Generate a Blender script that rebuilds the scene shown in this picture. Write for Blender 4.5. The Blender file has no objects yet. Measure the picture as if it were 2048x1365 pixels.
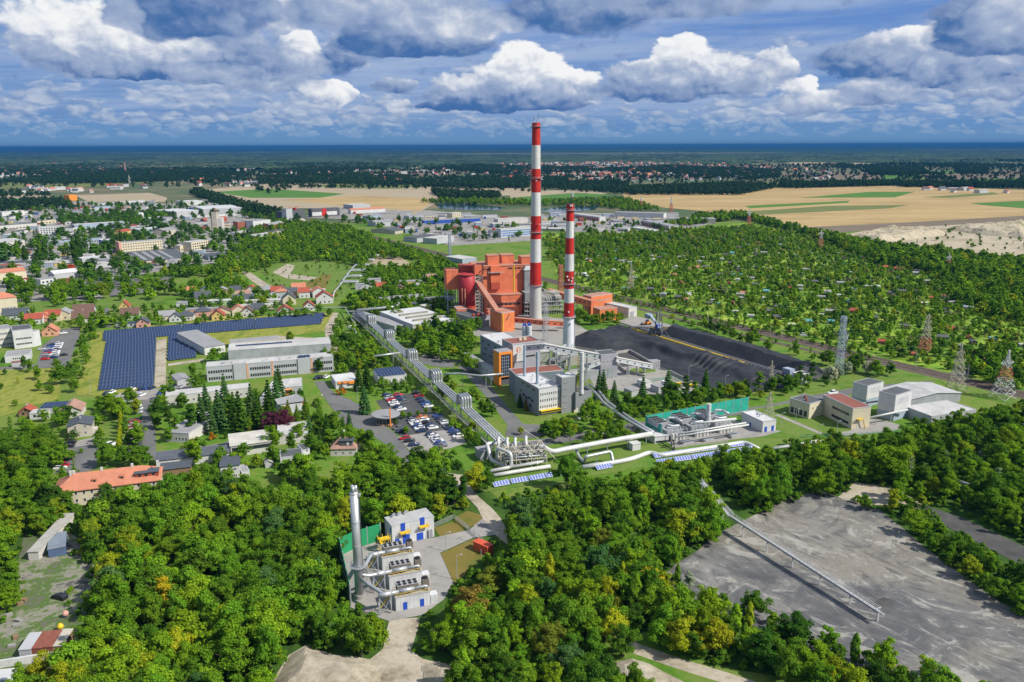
import bpy, bmesh, math, random
import numpy as np
from mathutils import Vector, Matrix
R = math.radians
random.seed(11)
SC = bpy.context.scene
COL = SC.collection
# ------------------ camera
CAM_H, FPX, PITCH, ROLL = 120.0, 1600.0, math.atan((682.5-292.0)/1600.0), 0.0039
fw = Vector((0, math.cos(PITCH), -math.sin(PITCH)))
r0 = Vector((1, 0, 0)); u0 = Vector((0, math.sin(PITCH), math.cos(PITCH)))
rt = r0*math.cos(ROLL)-u0*math.sin(ROLL)
up = u0*math.cos(ROLL)+r0*math.sin(ROLL)
cd = bpy.data.cameras.new('camera'); cam = bpy.data.objects.new('camera', cd); COL.objects.link(cam)
cd.sensor_width = 36; cd.lens = 36*FPX/2048; cd.clip_start = 1; cd.clip_end = 200000
M3 = Matrix((rt, up, -fw)).transposed()
cam.matrix_world = Matrix.Translation((0, 0, CAM_H))@M3 .to_4x4()
SC.camera = cam
def ray(px, py):
 return(fw*FPX+rt*(px-1024)-up*(py-682.5)).normalized()
def G(px, py, z=0.0):
 """the spot at height z that the photograph shows at (px, py)"""
 d = ray(px, py); t =(z-CAM_H)/d.z
 return Vector((d.x*t, d.y*t, z))
def PX(p):
 v = Vector(p)-Vector((0, 0, CAM_H)); w = v.dot(fw)
 return 1024+FPX*v.dot(rt)/w, 682.5-FPX*v.dot(up)/w
def HT(px, pyb, pyt):
 """height of something standing at (px,pyb) whose top is seen at pyt"""
 g = G(px, pyb); d = ray(px, pyt); t = math.hypot(g.x, g.y)/math.hypot(d.x, d.y)
 return CAM_H+d.z*t
 # ------------------ render settings
SC.render.engine = 'CYCLES'
cy = SC.cycles
cy.max_bounces = 5; cy.diffuse_bounces = 2; cy.glossy_bounces = 2; cy.transmission_bounces = 2
cy.volume_bounces = 0; cy.transparent_max_bounces = 4
cy.caustics_reflective = False; cy.caustics_refractive = False
cy.use_denoising = True
try:
 cy.denoiser = 'OPENIMAGEDENOISE'; cy.denoising_prefilter = 'ACCURATE'; cy.denoising_input_passes = 'RGB_ALBEDO_NORMAL'
except Exception:pass
SC.view_settings.view_transform = 'Standard'; SC.view_settings.look = 'None'
SC.view_settings.exposure = 0.64; SC.view_settings.gamma = 1
# ------------------ sun
SUN_AZ, SUN_EL = 110.0, 43.0
SV = Vector((math.sin(R(SUN_AZ))*math.cos(R(SUN_EL)), math.cos(R(SUN_AZ))*math.cos(R(SUN_EL)), math.sin(R(SUN_EL))))
sl = bpy.data.lights.new('sun', 'SUN'); sl.energy = 4.0; sl.angle = R(0.55); sl.color =(1, .95, .86)
so = bpy.data.objects.new('sun', sl); COL.objects.link(so)
so.rotation_euler =(-SV).to_track_quat('-Z', 'Y').to_euler()
# ------------------ small node language
class E:
 """a socket that understands + - * /"""
 def __init__(s, nt, sock):s.nt, s.s = nt, sock
 def op(s, o, *b, clamp=False):
  n = s.nt.nodes.new('ShaderNodeMath'); n.operation = o; n.use_clamp = clamp
  for i, v in enumerate((s, )+b):
   if isinstance(v, E):s.nt.links.new(v.s, n.inputs[i])
   else:n.inputs[i].default_value = v
  return E(s.nt, n.outputs[0])
 def __add__(s, b):return s.op('ADD', b)
 def __radd__(s, b):return s.op('ADD', b)
 def __sub__(s, b):return s.op('SUBTRACT', b)
 def __rsub__(s, b):return(s*-1.0)+b
 def __mul__(s, b):return s.op('MULTIPLY', b)
 def __rmul__(s, b):return s.op('MULTIPLY', b)
 def __truediv__(s, b):return s.op('DIVIDE', b)
def ss(x, a, b):
 n = x.nt.nodes.new('ShaderNodeMapRange'); n.interpolation_type = 'SMOOTHSTEP'
 x.nt.links.new(x.s, n.inputs[0])
 n.inputs[1].default_value = a; n.inputs[2].default_value = b
 return E(x.nt, n.outputs[0])
def comb(nt, x, y, z=0.0):
 n = nt.nodes.new('ShaderNodeCombineXYZ')
 for i, v in enumerate((x, y, z)):
  if isinstance(v, E):nt.links.new(v.s, n.inputs[i])
  else:n.inputs[i].default_value = v
 return E(nt, n.outputs[0])
def noise(nt, vec, scale, detail=4, rough=.55, dist=0.0, typ=None, lac=2.0):
 n = nt.nodes.new('ShaderNodeTexNoise')
 if vec is not None:nt.links.new(vec.s, n.inputs['Vector'])
 n.inputs['Scale'].default_value = scale; n.inputs['Detail'].default_value = detail
 n.inputs['Roughness'].default_value = rough; n.inputs['Distortion'].default_value = dist
 n.inputs['Lacunarity'].default_value = lac
 return E(nt, n.outputs[0])
def puff(nt, vec, scale, detail=3, rough=.5):
 n = nt.nodes.new('ShaderNodeTexVoronoi'); n.voronoi_dimensions = '2D'; n.feature = 'F1'; n.normalize = True
 nt.links.new(vec.s, n.inputs['Vector']); n.inputs['Scale'].default_value = scale; n.inputs['Detail'].default_value = detail; n.inputs['Roughness'].default_value = rough
 return 1.0-E(nt, n.outputs['Distance'])
def mix(nt, f, a, b, blend='MIX'):
 n = nt.nodes.new('ShaderNodeMix'); n.data_type = 'RGBA'; n.blend_type = blend
 for k, v in((0, f), (6, a), (7, b)):
  if isinstance(v, E):nt.links.new(v.s, n.inputs[k])
  elif k==0:n.inputs[0].default_value = v
  else:n.inputs[k].default_value =(*v[:3], 1)
 return E(nt, n.outputs[2])
def vmath(nt, op, a, b=None):
 n = nt.nodes.new('ShaderNodeVectorMath'); n.operation = op
 for i, v in enumerate((a, b)):
  if v is None:continue
  if isinstance(v, E):nt.links.new(v.s, n.inputs[i])
  else:n.inputs[i].default_value = v
 return E(nt, n.outputs['Value']if op in('DOT_PRODUCT', 'LENGTH')else n.outputs[0])
 # ------------------ world: blue sky with layered cumulus
W = bpy.data.worlds.new('World'); SC.world = W; W.use_nodes = True
wt = W.node_tree; wt.nodes.clear()
def build_sky():
 nt = wt
 tc = nt.nodes.new('ShaderNodeTexCoord'); gen = E(nt, tc.outputs['Generated'])
 sp = nt.nodes.new('ShaderNodeSeparateXYZ'); nt.links.new(gen.s, sp.inputs[0])
 x, y, z =(E(nt, o)for o in sp.outputs)
 K = 57.2958
 az = x.op('ARCTAN2', y)*K
 el = z.op('ARCSINE')*K
 sk = nt.nodes.new('ShaderNodeTexSky'); sk.sky_type = 'NISHITA'; sk.sun_disc = False
 sk.sun_elevation = R(SUN_EL); sk.sun_rotation = R(SUN_AZ); sk.altitude = 100; sk.air_density = 1; sk.dust_density = .3; sk.ozone_density = 3
 nish = E(nt, sk.outputs[0])
 base = mix(nt, 1.0, nish, (.052, .072, .096), 'MULTIPLY')
 blue = mix(nt, ss(el, 0, 9), (.09, .25, .54), (.02, .175, .58))
 base = mix(nt, ss(el, 12, 30), blue, base)
 # --- high thin sheets, seen in perspective
 ze = z.op('MAXIMUM', 0.015)
 q = comb(nt, x/ze, y/ze, 0.0)
 sheet = noise(nt, vmath(nt, 'MULTIPLY', q, (.16, .30, 1)), 1.0, 6, .6, .6)
 sheet2 = noise(nt, comb(nt, az*.05, el*.55+az*-.03, 3.0), 1.0, 6, .62, .5)
 sh = ss(sheet*.4+sheet2*.6, .36, .60)
 col = mix(nt, (sh*.65+.33)*ss(el, .6, 3.0), base, (.36, .47, .69))
 # --- rows of small distant cumulus, flat below and puffy above
 w1 = noise(nt, comb(nt, az*.45, el*.8, 9.0), 1.0, 4, .55)
 w2 = noise(nt, comb(nt, az*.45, el*.8, 21.0), 1.0, 4, .55)
 A = az+(w1-.5)*2.2
 EL = el+(w2-.5)*1.1
 def cumulus(col, sx, sy, thr, e0, e1, e2, e3, seed, bright, dark, amt):
  big = noise(nt, comb(nt, az*sx*.55, el*sy*.55, seed), 1.0, 3, .5)
  n1 = puff(nt, comb(nt, A*sx+seed, EL*sy, 0), 1.0, 2.5)
  n2 = puff(nt, comb(nt, A*sx+seed+.10, EL*sy+.20, 0), 1.0, 1.5)
  env = ss(el, e0, e1)*(1.0-ss(el, e2, e3))
  d = n1*.45+big*.75+(env-1.0)*.4
  a = ss(d, thr, thr+.09)
  l = ss((n1-n2)*1.4+(d-thr)*1.2+.30, 0.0, 1.0)
  return mix(nt, a*amt, col, mix(nt, l, dark, bright))
 col = cumulus(col, .95, 1.9, .645, .25, .7, 1.7, 2.6, 5.1, (.52, .60, .73), (.17, .31, .57), .8)
 col = cumulus(col, .50, 1.15, .64, .9, 1.6, 3.4, 5.0, 41.7, (.66, .71, .80), (.19, .31, .55), .85)
 col = cumulus(col, .34, .85, .70, 1.6, 2.4, 6.5, 9.0, 71.7, (.72, .76, .84), (.20, .32, .56), .8)
 # --- the big clouds, each with its own place in the sky
 P = comb(nt, A, EL, 0.0)
 def layer(col, blobs, sharp, seed, ns, grad):
  Ws = Bs = None
  for(bx, by, rx, ry, b, k)in blobs:
   d = ray(bx, by); ca = math.degrees(math.atan2(d.x, d.y)); ce = math.degrees(math.asin(d.z))
   ra, re = rx/1600*K, ry/1600*K
   v = vmath(nt, 'SUBTRACT', P, (ca, ce, 0)); v = vmath(nt, 'MULTIPLY', v, (1/ra, 1/re, 0))
   w =(1.0-vmath(nt, 'DOT_PRODUCT', v, v)).op('MAXIMUM', 0.0)*k
   t = vmath(nt, 'DOT_PRODUCT', v, (grad*.35, grad, 0))+b
   Ws = w if Ws is None else Ws+w
   Bs = w*t if Bs is None else w.op('MULTIPLY_ADD', t, Bs)
  B = Bs/(Ws+.001)
  na = puff(nt, comb(nt, A*ns+seed, EL*ns*1.25, 0), 1.0, 3.5, .55)
  nb = puff(nt, comb(nt, A*ns+seed+.13, EL*ns*1.25+.24, 0), 1.0, 2.5, .5)
  fb = noise(nt, comb(nt, az*ns*.8, el*ns*1.2, seed), 1.0, 7, .55)
  al = ss(Ws+(na-.72)*.9+(fb-.5)*.7-.04, .0, sharp)
  lit = B*.86+(na-nb)*.62+(fb-.5)*.75+.03
  c1 = mix(nt, ss(lit, -.05, .5), (.060, .160, .40), (.34, .43, .62))
  c2 = mix(nt, ss(lit, .42, .98), c1, (.93, .94, .955))
  return mix(nt, al, col, c2)
 back =[(140, 70, 115, 70, .85, 1), (95, 75, 60, 40, .75, .8), (300, 100, 120, 42, .8, .9), (170, 118, 110, 34, .4, .7), (330, 138, 190, 22, .15, .8), (430, 150, 110, 20, .75, .8), (520, 172, 70, 14, .6, .7), (480, 110, 170, 60, .28, .5), (600, 100, 38, 38, .95, .9), (590, 140, 70, 45, .55, .7), (545, 20, 60, 40, .8, .7), (660, 185, 60, 26, .85, 1), (790, 172, 42, 18, .4, .9), (690, 110, 50, 40, .25, .7), (1040, 125, 60, 40, .9, 1), (1080, 145, 70, 45, .92, 1), (1000, 155, 70, 34, .8, 1), (910, 175, 55, 30, .7, .9), (1140, 165, 70, 28, .85, .9), (1030, 190, 190, 26, .32, 1.2), (1000, 213, 200, 12, .1, .9), (800, 215, 22, 26, .7, .8), (1360, 110, 55, 42, .95, 1), (1410, 140, 90, 40, .7, .9), (1280, 150, 75, 28, .55, .9), (1330, 178, 140, 24, .3, .9), (1545, 130, 45, 36, .75, .9), (1480, 160, 90, 34, .5, .8), (1600, 172, 38, 20, .95, .9), (1630, 205, 80, 26, .65, .8), (1750, 185, 90, 30, .5, .9), (1820, 90, 100, 36, .75, 1), (1750, 115, 120, 40, .25, .8), (1890, 130, 130, 32, .33, .9), (1960, 110, 80, 28, .65, .8), (1850, 135, 26, 22, .9, .8), (2020, 178, 110, 20, .55, .9), (1950, 160, 140, 16, .18, .8)]
 front =[(330, 25, 110, 52, .10, 1.1), (440, 15, 110, 55, .18, 1), (250, 25, 34, 50, .85, .7), (640, 20, 120, 40, .42, .7), (830, 35, 190, 60, .52, 1), (920, 52, 130, 34, .82, .9), (830, 92, 170, 24, .05, 1.2), (740, 70, 60, 50, .2, .8), (1150, 30, 160, 42, .12, 1), (1330, 12, 220, 26, .35, 1), (1230, 8, 200, 20, .3, .9), (1950, 45, 90, 55, .2, 1.1), (2030, 20, 70, 40, .85, 1), (2010, 60, 70, 34, .7, .8), (2000, 88, 110, 22, .1, 1)]
 col = layer(col, back, .32, 4.0, .62, .32)
 col = layer(col, front, .50, 14.0, .40, .10)
 gz = noise(nt, vmath(nt, 'MULTIPLY', q, (.55, .55, 1)), 1.0, 6, .55, .3)
 col = mix(nt, ss(el, 11, 18)*ss(gz, .46, .62)*.8, col, (.62, .68, .78))
 col = mix(nt, (1.0-ss(el, 0.0, 2.4))*.8, col, (.185, .345, .58))
 bg = nt.nodes.new('ShaderNodeBackground'); nt.links.new(col.s, bg.inputs[0]); bg.inputs[1].default_value = .63
 out = nt.nodes.new('ShaderNodeOutputWorld'); nt.links.new(bg.outputs[0], out.inputs[0])
build_sky()
W.cycles.sampling_method = 'NONE'
# ------------------ materials
MATS ={}
def mat(name, c, rough=.75, metal=0.0, var=.18, scale=.35, c2=None, bump=0.0, spec=.3):
 if name in MATS:return MATS[name]
 m = bpy.data.materials.new(name); m.use_nodes = True; nt = m.node_tree
 b = nt.nodes['Principled BSDF']; b.inputs['Roughness'].default_value = rough; b.inputs['Metallic'].default_value = metal
 b.inputs['Specular IOR Level'].default_value = spec
 tc = nt.nodes.new('ShaderNodeTexCoord'); o = E(nt, tc.outputs['Object'])
 n = noise(nt, o, scale, 5, .6)
 n2 = noise(nt, o, scale*9, 3, .6)
 f = ss(n*.6+n2*.4, .33, .67)
 lo = c2 if c2 else tuple(v*(1-var)for v in c)
 hi = c if c2 else tuple(min(1, v*(1+var*.6))for v in c)
 nt.links.new(mix(nt, f, lo, hi).s, b.inputs['Base Color'])
 MATS[name] = m
 return m
 # ------------------ helpers: tagging and meshes
def tag(o, label=None, cat=None, group=None, kind=None):
 if label:o['label'] = label
 if cat:o['category'] = cat
 if group:o['group'] = group
 if kind:o['kind'] = kind
 return o
def link(name, me, m=None, parent=None):
 o = bpy.data.objects.new(name, me); COL.objects.link(o)
 if m is not None and me is not None:
  for k in(m if isinstance(m, (list, tuple))else[m]):me.materials.append(k)
 if parent:o.parent = parent
 return o
def empty(name, loc=(0, 0, 0), rz=0.0, **kw):
 o = bpy.data.objects.new(name, None); COL.objects.link(o); o.location = loc; o.rotation_euler.z = rz
 o.empty_display_size = .5
 return tag(o, **kw)
def copy_tree(o, parent=None):
 c = o.copy(); COL.objects.link(c); c.parent = parent
 for ch in list(o.children):copy_tree(ch, c)
 return c
class MB:
 """collects shapes, then links them as one mesh object"""
 def __init__(s):s.v, s.f, s.m =[], [], []
 def add(s, v, f, mi=0):
  n = len(s.v); s.v+=[tuple(p)for p in v]; s.f+=[tuple(i+n for i in q)for q in f]; s.m+=[mi]*len(f); return s
 def box(s, x0, y0, z0, x1, y1, z1, mi=0, rot=0.0, at=(0, 0)):
  v =[(x, y, z)for z in(z0, z1)for x, y in((x0, y0), (x1, y0), (x1, y1), (x0, y1))]
  if rot or at!=(0, 0):
   c, q = math.cos(rot), math.sin(rot); v =[(at[0]+x*c-y*q, at[1]+x*q+y*c, z)for x, y, z in v]
  return s.add(v, [(3, 2, 1, 0), (4, 5, 6, 7), (0, 1, 5, 4), (1, 2, 6, 5), (2, 3, 7, 6), (3, 0, 4, 7)], mi)
 def prism(s, pts, z0, z1, mi=0):
  n = len(pts); v =[(p[0], p[1], z0)for p in pts]+[(p[0], p[1], z1)for p in pts]
  return s.add(v, [tuple(range(n))[::-1], tuple(range(n, 2*n))]+[(i, (i+1)%n, (i+1)%n+n, i+n)for i in range(n)], mi)
 def lathe(s, prof, n=20, at=(0, 0), mi=0, cap=True):
  v =[]; f =[]
  for r, z in prof:v+=[(at[0]+r*math.cos(2*math.pi*i/n), at[1]+r*math.sin(2*math.pi*i/n), z)for i in range(n)]
  for k in range(len(prof)-1):f+=[(k*n+i, k*n+(i+1)%n, (k+1)*n+(i+1)%n, (k+1)*n+i)for i in range(n)]
  if cap:f+=[tuple(range(n))[::-1], tuple(range((len(prof)-1)*n, len(prof)*n))]
  return s.add(v, f, mi)
 def bar(s, a, b, w, h=None, mi=0):
  a, b = Vector(a), Vector(b); h = h or w; d =(b-a)
  if d.length<1e-4:return s
  d.normalize(); u = d.cross(Vector((0, 0, 1)))
  u = Vector((1, 0, 0))if u.length<1e-3 else u.normalized(); w2 = u.cross(d)
  v =[p+u*(i*w/2)+w2*(j*h/2)for p in(a, b)for i, j in((-1, -1), (1, -1), (1, 1), (-1, 1))]
  return s.add(v, [(3, 2, 1, 0), (4, 5, 6, 7), (0, 1, 5, 4), (1, 2, 6, 5), (2, 3, 7, 6), (3, 0, 4, 7)], mi)
 def tube(s, pts, r, n=10, mi=0, bend=None):
  pts =[Vector(p)for p in pts]
  if bend:
   q =[pts[0]]
   for i in range(1, len(pts)-1):
    a, b, c = pts[i-1], pts[i], pts[i+1]
    k = min(bend, (a-b).length*.45, (c-b).length*.45)
    p0 = b+(a-b).normalized()*k; p1 = b+(c-b).normalized()*k
    for t in(0, .25, .5, .75, 1):q.append(p0*(1-t)**2+b*2*t*(1-t)+p1*t*t)
   pts = q+[pts[-1]]
  rings =[]; u = None
  for i, p in enumerate(pts):
   d =(pts[min(i+1, len(pts)-1)]-pts[max(i-1, 0)])
   if d.length<1e-6:continue
   d.normalize()
   if u is None:u = d.orthogonal().normalized()
   u =(u-d*u.dot(d)).normalized(); w = d.cross(u)
   rr = r[i]if isinstance(r, (list, tuple))else r
   rings.append([p+(u*math.cos(2*math.pi*k/n)+w*math.sin(2*math.pi*k/n))*rr for k in range(n)])
  v =[p for g in rings for p in g]; f =[]
  for j in range(len(rings)-1):f+=[(j*n+k, j*n+(k+1)%n, (j+1)*n+(k+1)%n, (j+1)*n+k)for k in range(n)]
  f+=[tuple(range(n))[::-1], tuple(range((len(rings)-1)*n, len(rings)*n))]
  return s.add(v, f, mi)
 def mesh(s, name):
  me = bpy.data.meshes.new(name); me.from_pydata(s.v, [], s.f); me.polygons.foreach_set('material_index', s.m); me.update(); return me
 def build(s, name, m, parent=None, smooth=False):
  me = s.mesh(name)
  if smooth:me.polygons.foreach_set('use_smooth', [True]*len(me.polygons))
  return link(name, me, m, parent)
def poly_in(p, poly):
 x, y = p[0], p[1]; c = False; j = len(poly)-1
 for i in range(len(poly)):
  xi, yi = poly[i][0], poly[i][1]; xj, yj = poly[j][0], poly[j][1]
  if(yi>y)!=(yj>y)and x<(xj-xi)*(y-yi)/(yj-yi)+xi:c = not c
  j = i
 return c
def GP(pts, z=0.0):return[G(x, y, z)for x, y in pts]
# ------------------ ground materials
def patchy(name, cols, scale, rough=.95, warp=.4, fine=6.0, stretch=(1, 1, 1), detail=7):
 """colours that follow each other along a warped noise"""
 m = bpy.data.materials.new(name); m.use_nodes = True; nt = m.node_tree; b = nt.nodes['Principled BSDF']
 b.inputs['Roughness'].default_value = rough; b.inputs['Specular IOR Level'].default_value = .15
 tc = nt.nodes.new('ShaderNodeTexCoord'); o = vmath(nt, 'MULTIPLY', E(nt, tc.outputs['Object']), stretch)
 n = noise(nt, o, scale, detail, .62, warp); n2 = noise(nt, o, scale*fine, 4, .65, .3)
 f = n*.68+n2*.32
 r = nt.nodes.new('ShaderNodeValToRGB'); nt.links.new(f.s, r.inputs[0])
 el = r.color_ramp.elements
 while len(el)<len(cols):el.new(.5)
 for i, c in enumerate(cols):el[i].position = .33+.34*i/(len(cols)-1); el[i].color =(*c, 1)
 nt.links.new(r.outputs[0], b.inputs['Base Color']); MATS[name] = m
 return m
M_GRASS = patchy('grass', [(.035, .085, .011), (.07, .15, .015), (.09, .19, .016), (.155, .19, .04), (.08, .17, .016), (.11, .21, .018)], .028, fine=14)
M_LAWN = patchy('lawn', [(.055, .12, .014), (.08, .175, .016), (.14, .19, .04), (.07, .155, .014), (.10, .19, .022)], .045, fine=13)
M_DRYGRASS = patchy('dry_grass', [(.09, .155, .018), (.16, .195, .026), (.25, .25, .05), (.12, .18, .02), (.20, .22, .035)], .07, stretch=(1, .35, 1))
M_MOWN = patchy('mown_lawn', [(.09, .12, .018), (.16, .13, .03), (.19, .145, .045)], .09)
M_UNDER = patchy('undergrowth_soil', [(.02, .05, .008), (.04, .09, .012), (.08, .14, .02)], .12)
M_PLAIN = patchy('far_plain', [(.05, .085, .035), (.18, .15, .09), (.055, .10, .04), (.22, .175, .105), (.035, .07, .03)], .0014, stretch=(1, 1.6, 1), fine=5)
def allot_material():
 m = patchy('allotment_ground', [(.06, .13, .014), (.11, .215, .018), (.17, .27, .022), (.24, .24, .07)], .05, fine=5); nt = m.node_tree; b = nt.nodes['Principled BSDF']
 tc = nt.nodes.new('ShaderNodeTexCoord'); mp = nt.nodes.new('ShaderNodeMapping'); mp.inputs['Rotation'].default_value[2] = R(14); nt.links.new(tc.outputs['Object'], mp.inputs[0])
 br = nt.nodes.new('ShaderNodeTexBrick'); nt.links.new(mp.outputs[0], br.inputs['Vector']); br.inputs['Scale'].default_value = 1; br.inputs['Brick Width'].default_value = 24; br.inputs['Row Height'].default_value = 13; br.inputs['Mortar Size'].default_value = .7
 br.inputs['Color1'].default_value =(.5, .52, .4, 1); br.inputs['Color2'].default_value =(1.5, 1.45, 1.6, 1); br.inputs['Mortar'].default_value =(2.2, 1.5, 3, 1); br.offset_frequency = 2
 src = b.inputs['Base Color'].links[0].from_socket; nt.links.new(mix(nt, .75, E(nt, src), E(nt, br.outputs['Color']), 'MULTIPLY').s, b.inputs['Base Color'])
 return m
M_ALLOT = allot_material()
M_ASPH = patchy('asphalt', [(.10, .10, .10), (.14, .14, .137), (.175, .17, .165)], .06)
M_DASPH = patchy('parking_asphalt', [(.055, .057, .06), (.075, .077, .08), (.10, .10, .10)], .08)
M_CONC = patchy('concrete', [(.21, .20, .185), (.28, .265, .245), (.33, .315, .29)], .08)
M_YARD = patchy('yard_ground', [(.13, .125, .12), (.22, .21, .195), (.30, .285, .26), (.10, .10, .095)], .028, fine=9)
M_SAND = patchy('sand', [(.16, .13, .085), (.30, .26, .19), (.42, .37, .29), (.20, .17, .10)], .09, fine=7)
M_QUARRY = patchy('quarry_sand', [(.16, .16, .06), (.33, .28, .19), (.44, .38, .28), (.12, .15, .04)], .02, fine=8)
M_DIRT = patchy('dirt', [(.05, .10, .018), (.13, .12, .10), (.07, .13, .02), (.25, .23, .19), (.08, .08, .07), (.06, .12, .02)], .055, fine=8)
M_FTAN = patchy('stubble', [(.26, .185, .085), (.35, .25, .11), (.41, .295, .135), (.47, .35, .175)], .005, stretch=(1, 3, 1), fine=9)
M_FTAN2 = patchy('pale_stubble', [(.30, .25, .17), (.35, .285, .19), (.40, .325, .21)], .006, stretch=(1, 5, 1))
M_FBRN = patchy('ploughed_soil', [(.13, .105, .075), (.17, .135, .095), (.21, .17, .115)], .01, stretch=(1, 5, 1))
M_FGRN = patchy('green_crop', [(.05, .13, .02), (.075, .17, .025), (.09, .20, .025)], .008, stretch=(1, 5, 1))
M_FOLV = patchy('olive_crop', [(.10, .13, .04), (.14, .16, .05), (.17, .18, .06)], .008, stretch=(1, 5, 1))
M_BALL = patchy('ballast', [(.07, .055, .045), (.11, .085, .068), (.15, .12, .10)], .3)
M_WATER = mat('lake_water', (.012, .035, .07), .12, var=.3, scale=.01, spec=.5)
M_GRAVEL = patchy('dark_gravel', [(.05, .05, .05), (.075, .074, .07), (.105, .10, .095)], .15)
M_PAINT = mat('road_paint', (.72, .72, .70), .7)
def ash_material():
 m = bpy.data.materials.new('ash_mud'); m.use_nodes = True; nt = m.node_tree; b = nt.nodes['Principled BSDF']
 tc = nt.nodes.new('ShaderNodeTexCoord'); o = E(nt, tc.outputs['Object'])
 big = noise(nt, o, .014, 6, .6, 1.2); mid = noise(nt, o, .05, 8, .65, 2.2); fine = noise(nt, o, .5, 5, .7, .6)
 mp = nt.nodes.new('ShaderNodeMapping'); mp.inputs['Rotation'].default_value[2] = R(52); nt.links.new(o.s, mp.inputs[0])
 flow = noise(nt, vmath(nt, 'MULTIPLY', E(nt, mp.outputs[0]), (.55, 1.5, 1)), .075, 9, .68, 3.2)
 crk = noise(nt, o, .16, 3, .5, 1.5)
 c = mix(nt, ss(mid*.6+big*.4, .42, .58), (.085, .085, .086), (.215, .205, .188)); c = mix(nt, ss(noise(nt, o, .011, 9, .62, 2.4), .47, .54)*.55, c, (.085, .085, .087))
 c = mix(nt, ss(big, .50, .66)*.7, c, (.215, .19, .145))
 c = mix(nt, ss(flow, .55, .67)*.75, c, (.38, .365, .33)); c = mix(nt, (1.0-ss((crk-.5).op('ABSOLUTE'), 0, .012))*ss(big, .42, .55)*.55, c, (.065, .062, .058))
 c = mix(nt, (1.0-ss(flow, .34, .46))*.75, c, (.055, .055, .058))
 c = mix(nt, ss(fine, .3, .7)*.25, c, (.12, .118, .112))
 alg = noise(nt, o, .022, 7, .62, 1.8); c = mix(nt, ss(alg, .60, .70)*.6, c, (.13, .125, .035)); blo = noise(nt, o, .032, 9, .7, 2.8); c = mix(nt, ss(blo, .55, .62)*.75, c, (.33, .315, .275)); c = mix(nt, (1.0-ss(blo, .36, .45))*.6, c, (.06, .06, .062))
 nt.links.new(c.s, b.inputs['Base Color']); b.inputs['Specular IOR Level'].default_value = .4
 r = nt.nodes.new('ShaderNodeMapRange'); nt.links.new(mid.s, r.inputs[0]); r.inputs[1].default_value = .35; r.inputs[2].default_value = .6; r.inputs[3].default_value = .55; r.inputs[4].default_value = .95
 nt.links.new(r.outputs[0], b.inputs['Roughness'])
 bp = nt.nodes.new('ShaderNodeBump'); bp.inputs['Strength'].default_value = .8; bp.inputs['Distance'].default_value = .4
 nt.links.new((mid*.7+fine*.3).s, bp.inputs['Height']); nt.links.new(bp.outputs[0], b.inputs['Normal'])
 return m
M_ASH = ash_material()
# ------------------ ground sheets
LAYER ={'n':0}
def sheet(name, pts, m, lev=1, kind='structure', world=False, dz=0.004):
 z = lev*dz
 LAYER['n']+=1; z+=LAYER['n']*.0011*(12 if dz>.01 else 1)
 P =[Vector((p[0], p[1], z))for p in pts]if world else GP(pts, z)
 bm = bmesh.new(); vs =[bm.verts.new(p)for p in P]; f = bm.faces.new(vs); f.normal_update()
 if f.normal.z<0:f.normal_flip()
 bmesh.ops.triangulate(bm, faces=bm.faces[:]); me = bpy.data.meshes.new(name); bm.to_mesh(me); bm.free()
 return tag(link(name, me, m), kind=kind)
def strip_pts(pts, w):
 """a band of width w metres along photo points"""
 P =[G(*p)for p in pts]; L, Rr =[], []
 for i, p in enumerate(P):
  d =(P[min(i+1, len(P)-1)]-P[max(i-1, 0)]).normalized(); n = Vector((-d.y, d.x, 0))*(w/2)
  L.append(p+n); Rr.append(p-n)
 return L+Rr[::-1]
def band(name, pts, w, m, lev=2):return sheet(name, strip_pts(pts, w), m, lev, world=True)
def ring_ground():
 S = 90000
 g = sheet('ground', [(-S, -2000), (S, -2000), (S, S), (-S, S)], M_PLAIN, 0, world=True); g.location.z = -.30
 g2 = sheet('near_ground', [(-900, -300), (1100, -300), (1500, 1300), (-1300, 1300)], M_GRASS, 0, world=True)
ring_ground()
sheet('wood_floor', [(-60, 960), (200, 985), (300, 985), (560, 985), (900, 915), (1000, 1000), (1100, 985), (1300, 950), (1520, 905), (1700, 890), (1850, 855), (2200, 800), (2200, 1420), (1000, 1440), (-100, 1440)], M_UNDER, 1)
FARZ = .06
def field(name, pts, m, lev):return sheet(name, pts, m, lev, dz=FARZ)
# fields (far: layers 6 cm apart)
field('field', [(1245, 386), (1480, 378), (1760, 372), (2048, 380), (2048, 441), (1650, 467), (1520, 440), (1420, 424), (1330, 416), (1250, 402)], M_FTAN, 1)
field('field', [(1560, 457), (1800, 446), (2048, 432), (2048, 441), (1650, 467)], M_FBRN, 2)
field('field', [(1490, 412), (1700, 402), (1695, 406), (1500, 417)], M_FGRN, 2)
field('field', [(1400, 430), (1660, 412), (1820, 410), (1780, 417), (1440, 434)], M_FOLV, 2)
field('field', [(1600, 396), (1740, 384), (1830, 384), (1790, 395)], M_FGRN, 2)
field('field', [(1845, 395), (1985, 385), (2000, 389), (1900, 396)], M_FOLV, 2)
field('field', [(1940, 407), (2048, 402), (2048, 417), (1980, 412)], M_FGRN, 2)
field('field', [(395, 381), (560, 366), (700, 370), (860, 374), (885, 400), (840, 424), (700, 417), (560, 417), (450, 400)], M_FTAN2, 1)
field('field', [(430, 384), (540, 378), (690, 388), (640, 396), (500, 396)], M_FGRN, 2)
field('field', [(600, 372), (720, 366), (840, 372), (800, 378), (680, 377)], M_FOLV, 2)
field('field', [(560, 400), (720, 392), (870, 398), (840, 422), (690, 412)], M_FTAN, 2)
field('field', [(150, 391), (300, 386), (335, 396), (330, 404), (180, 406)], M_FTAN2, 1)
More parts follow.
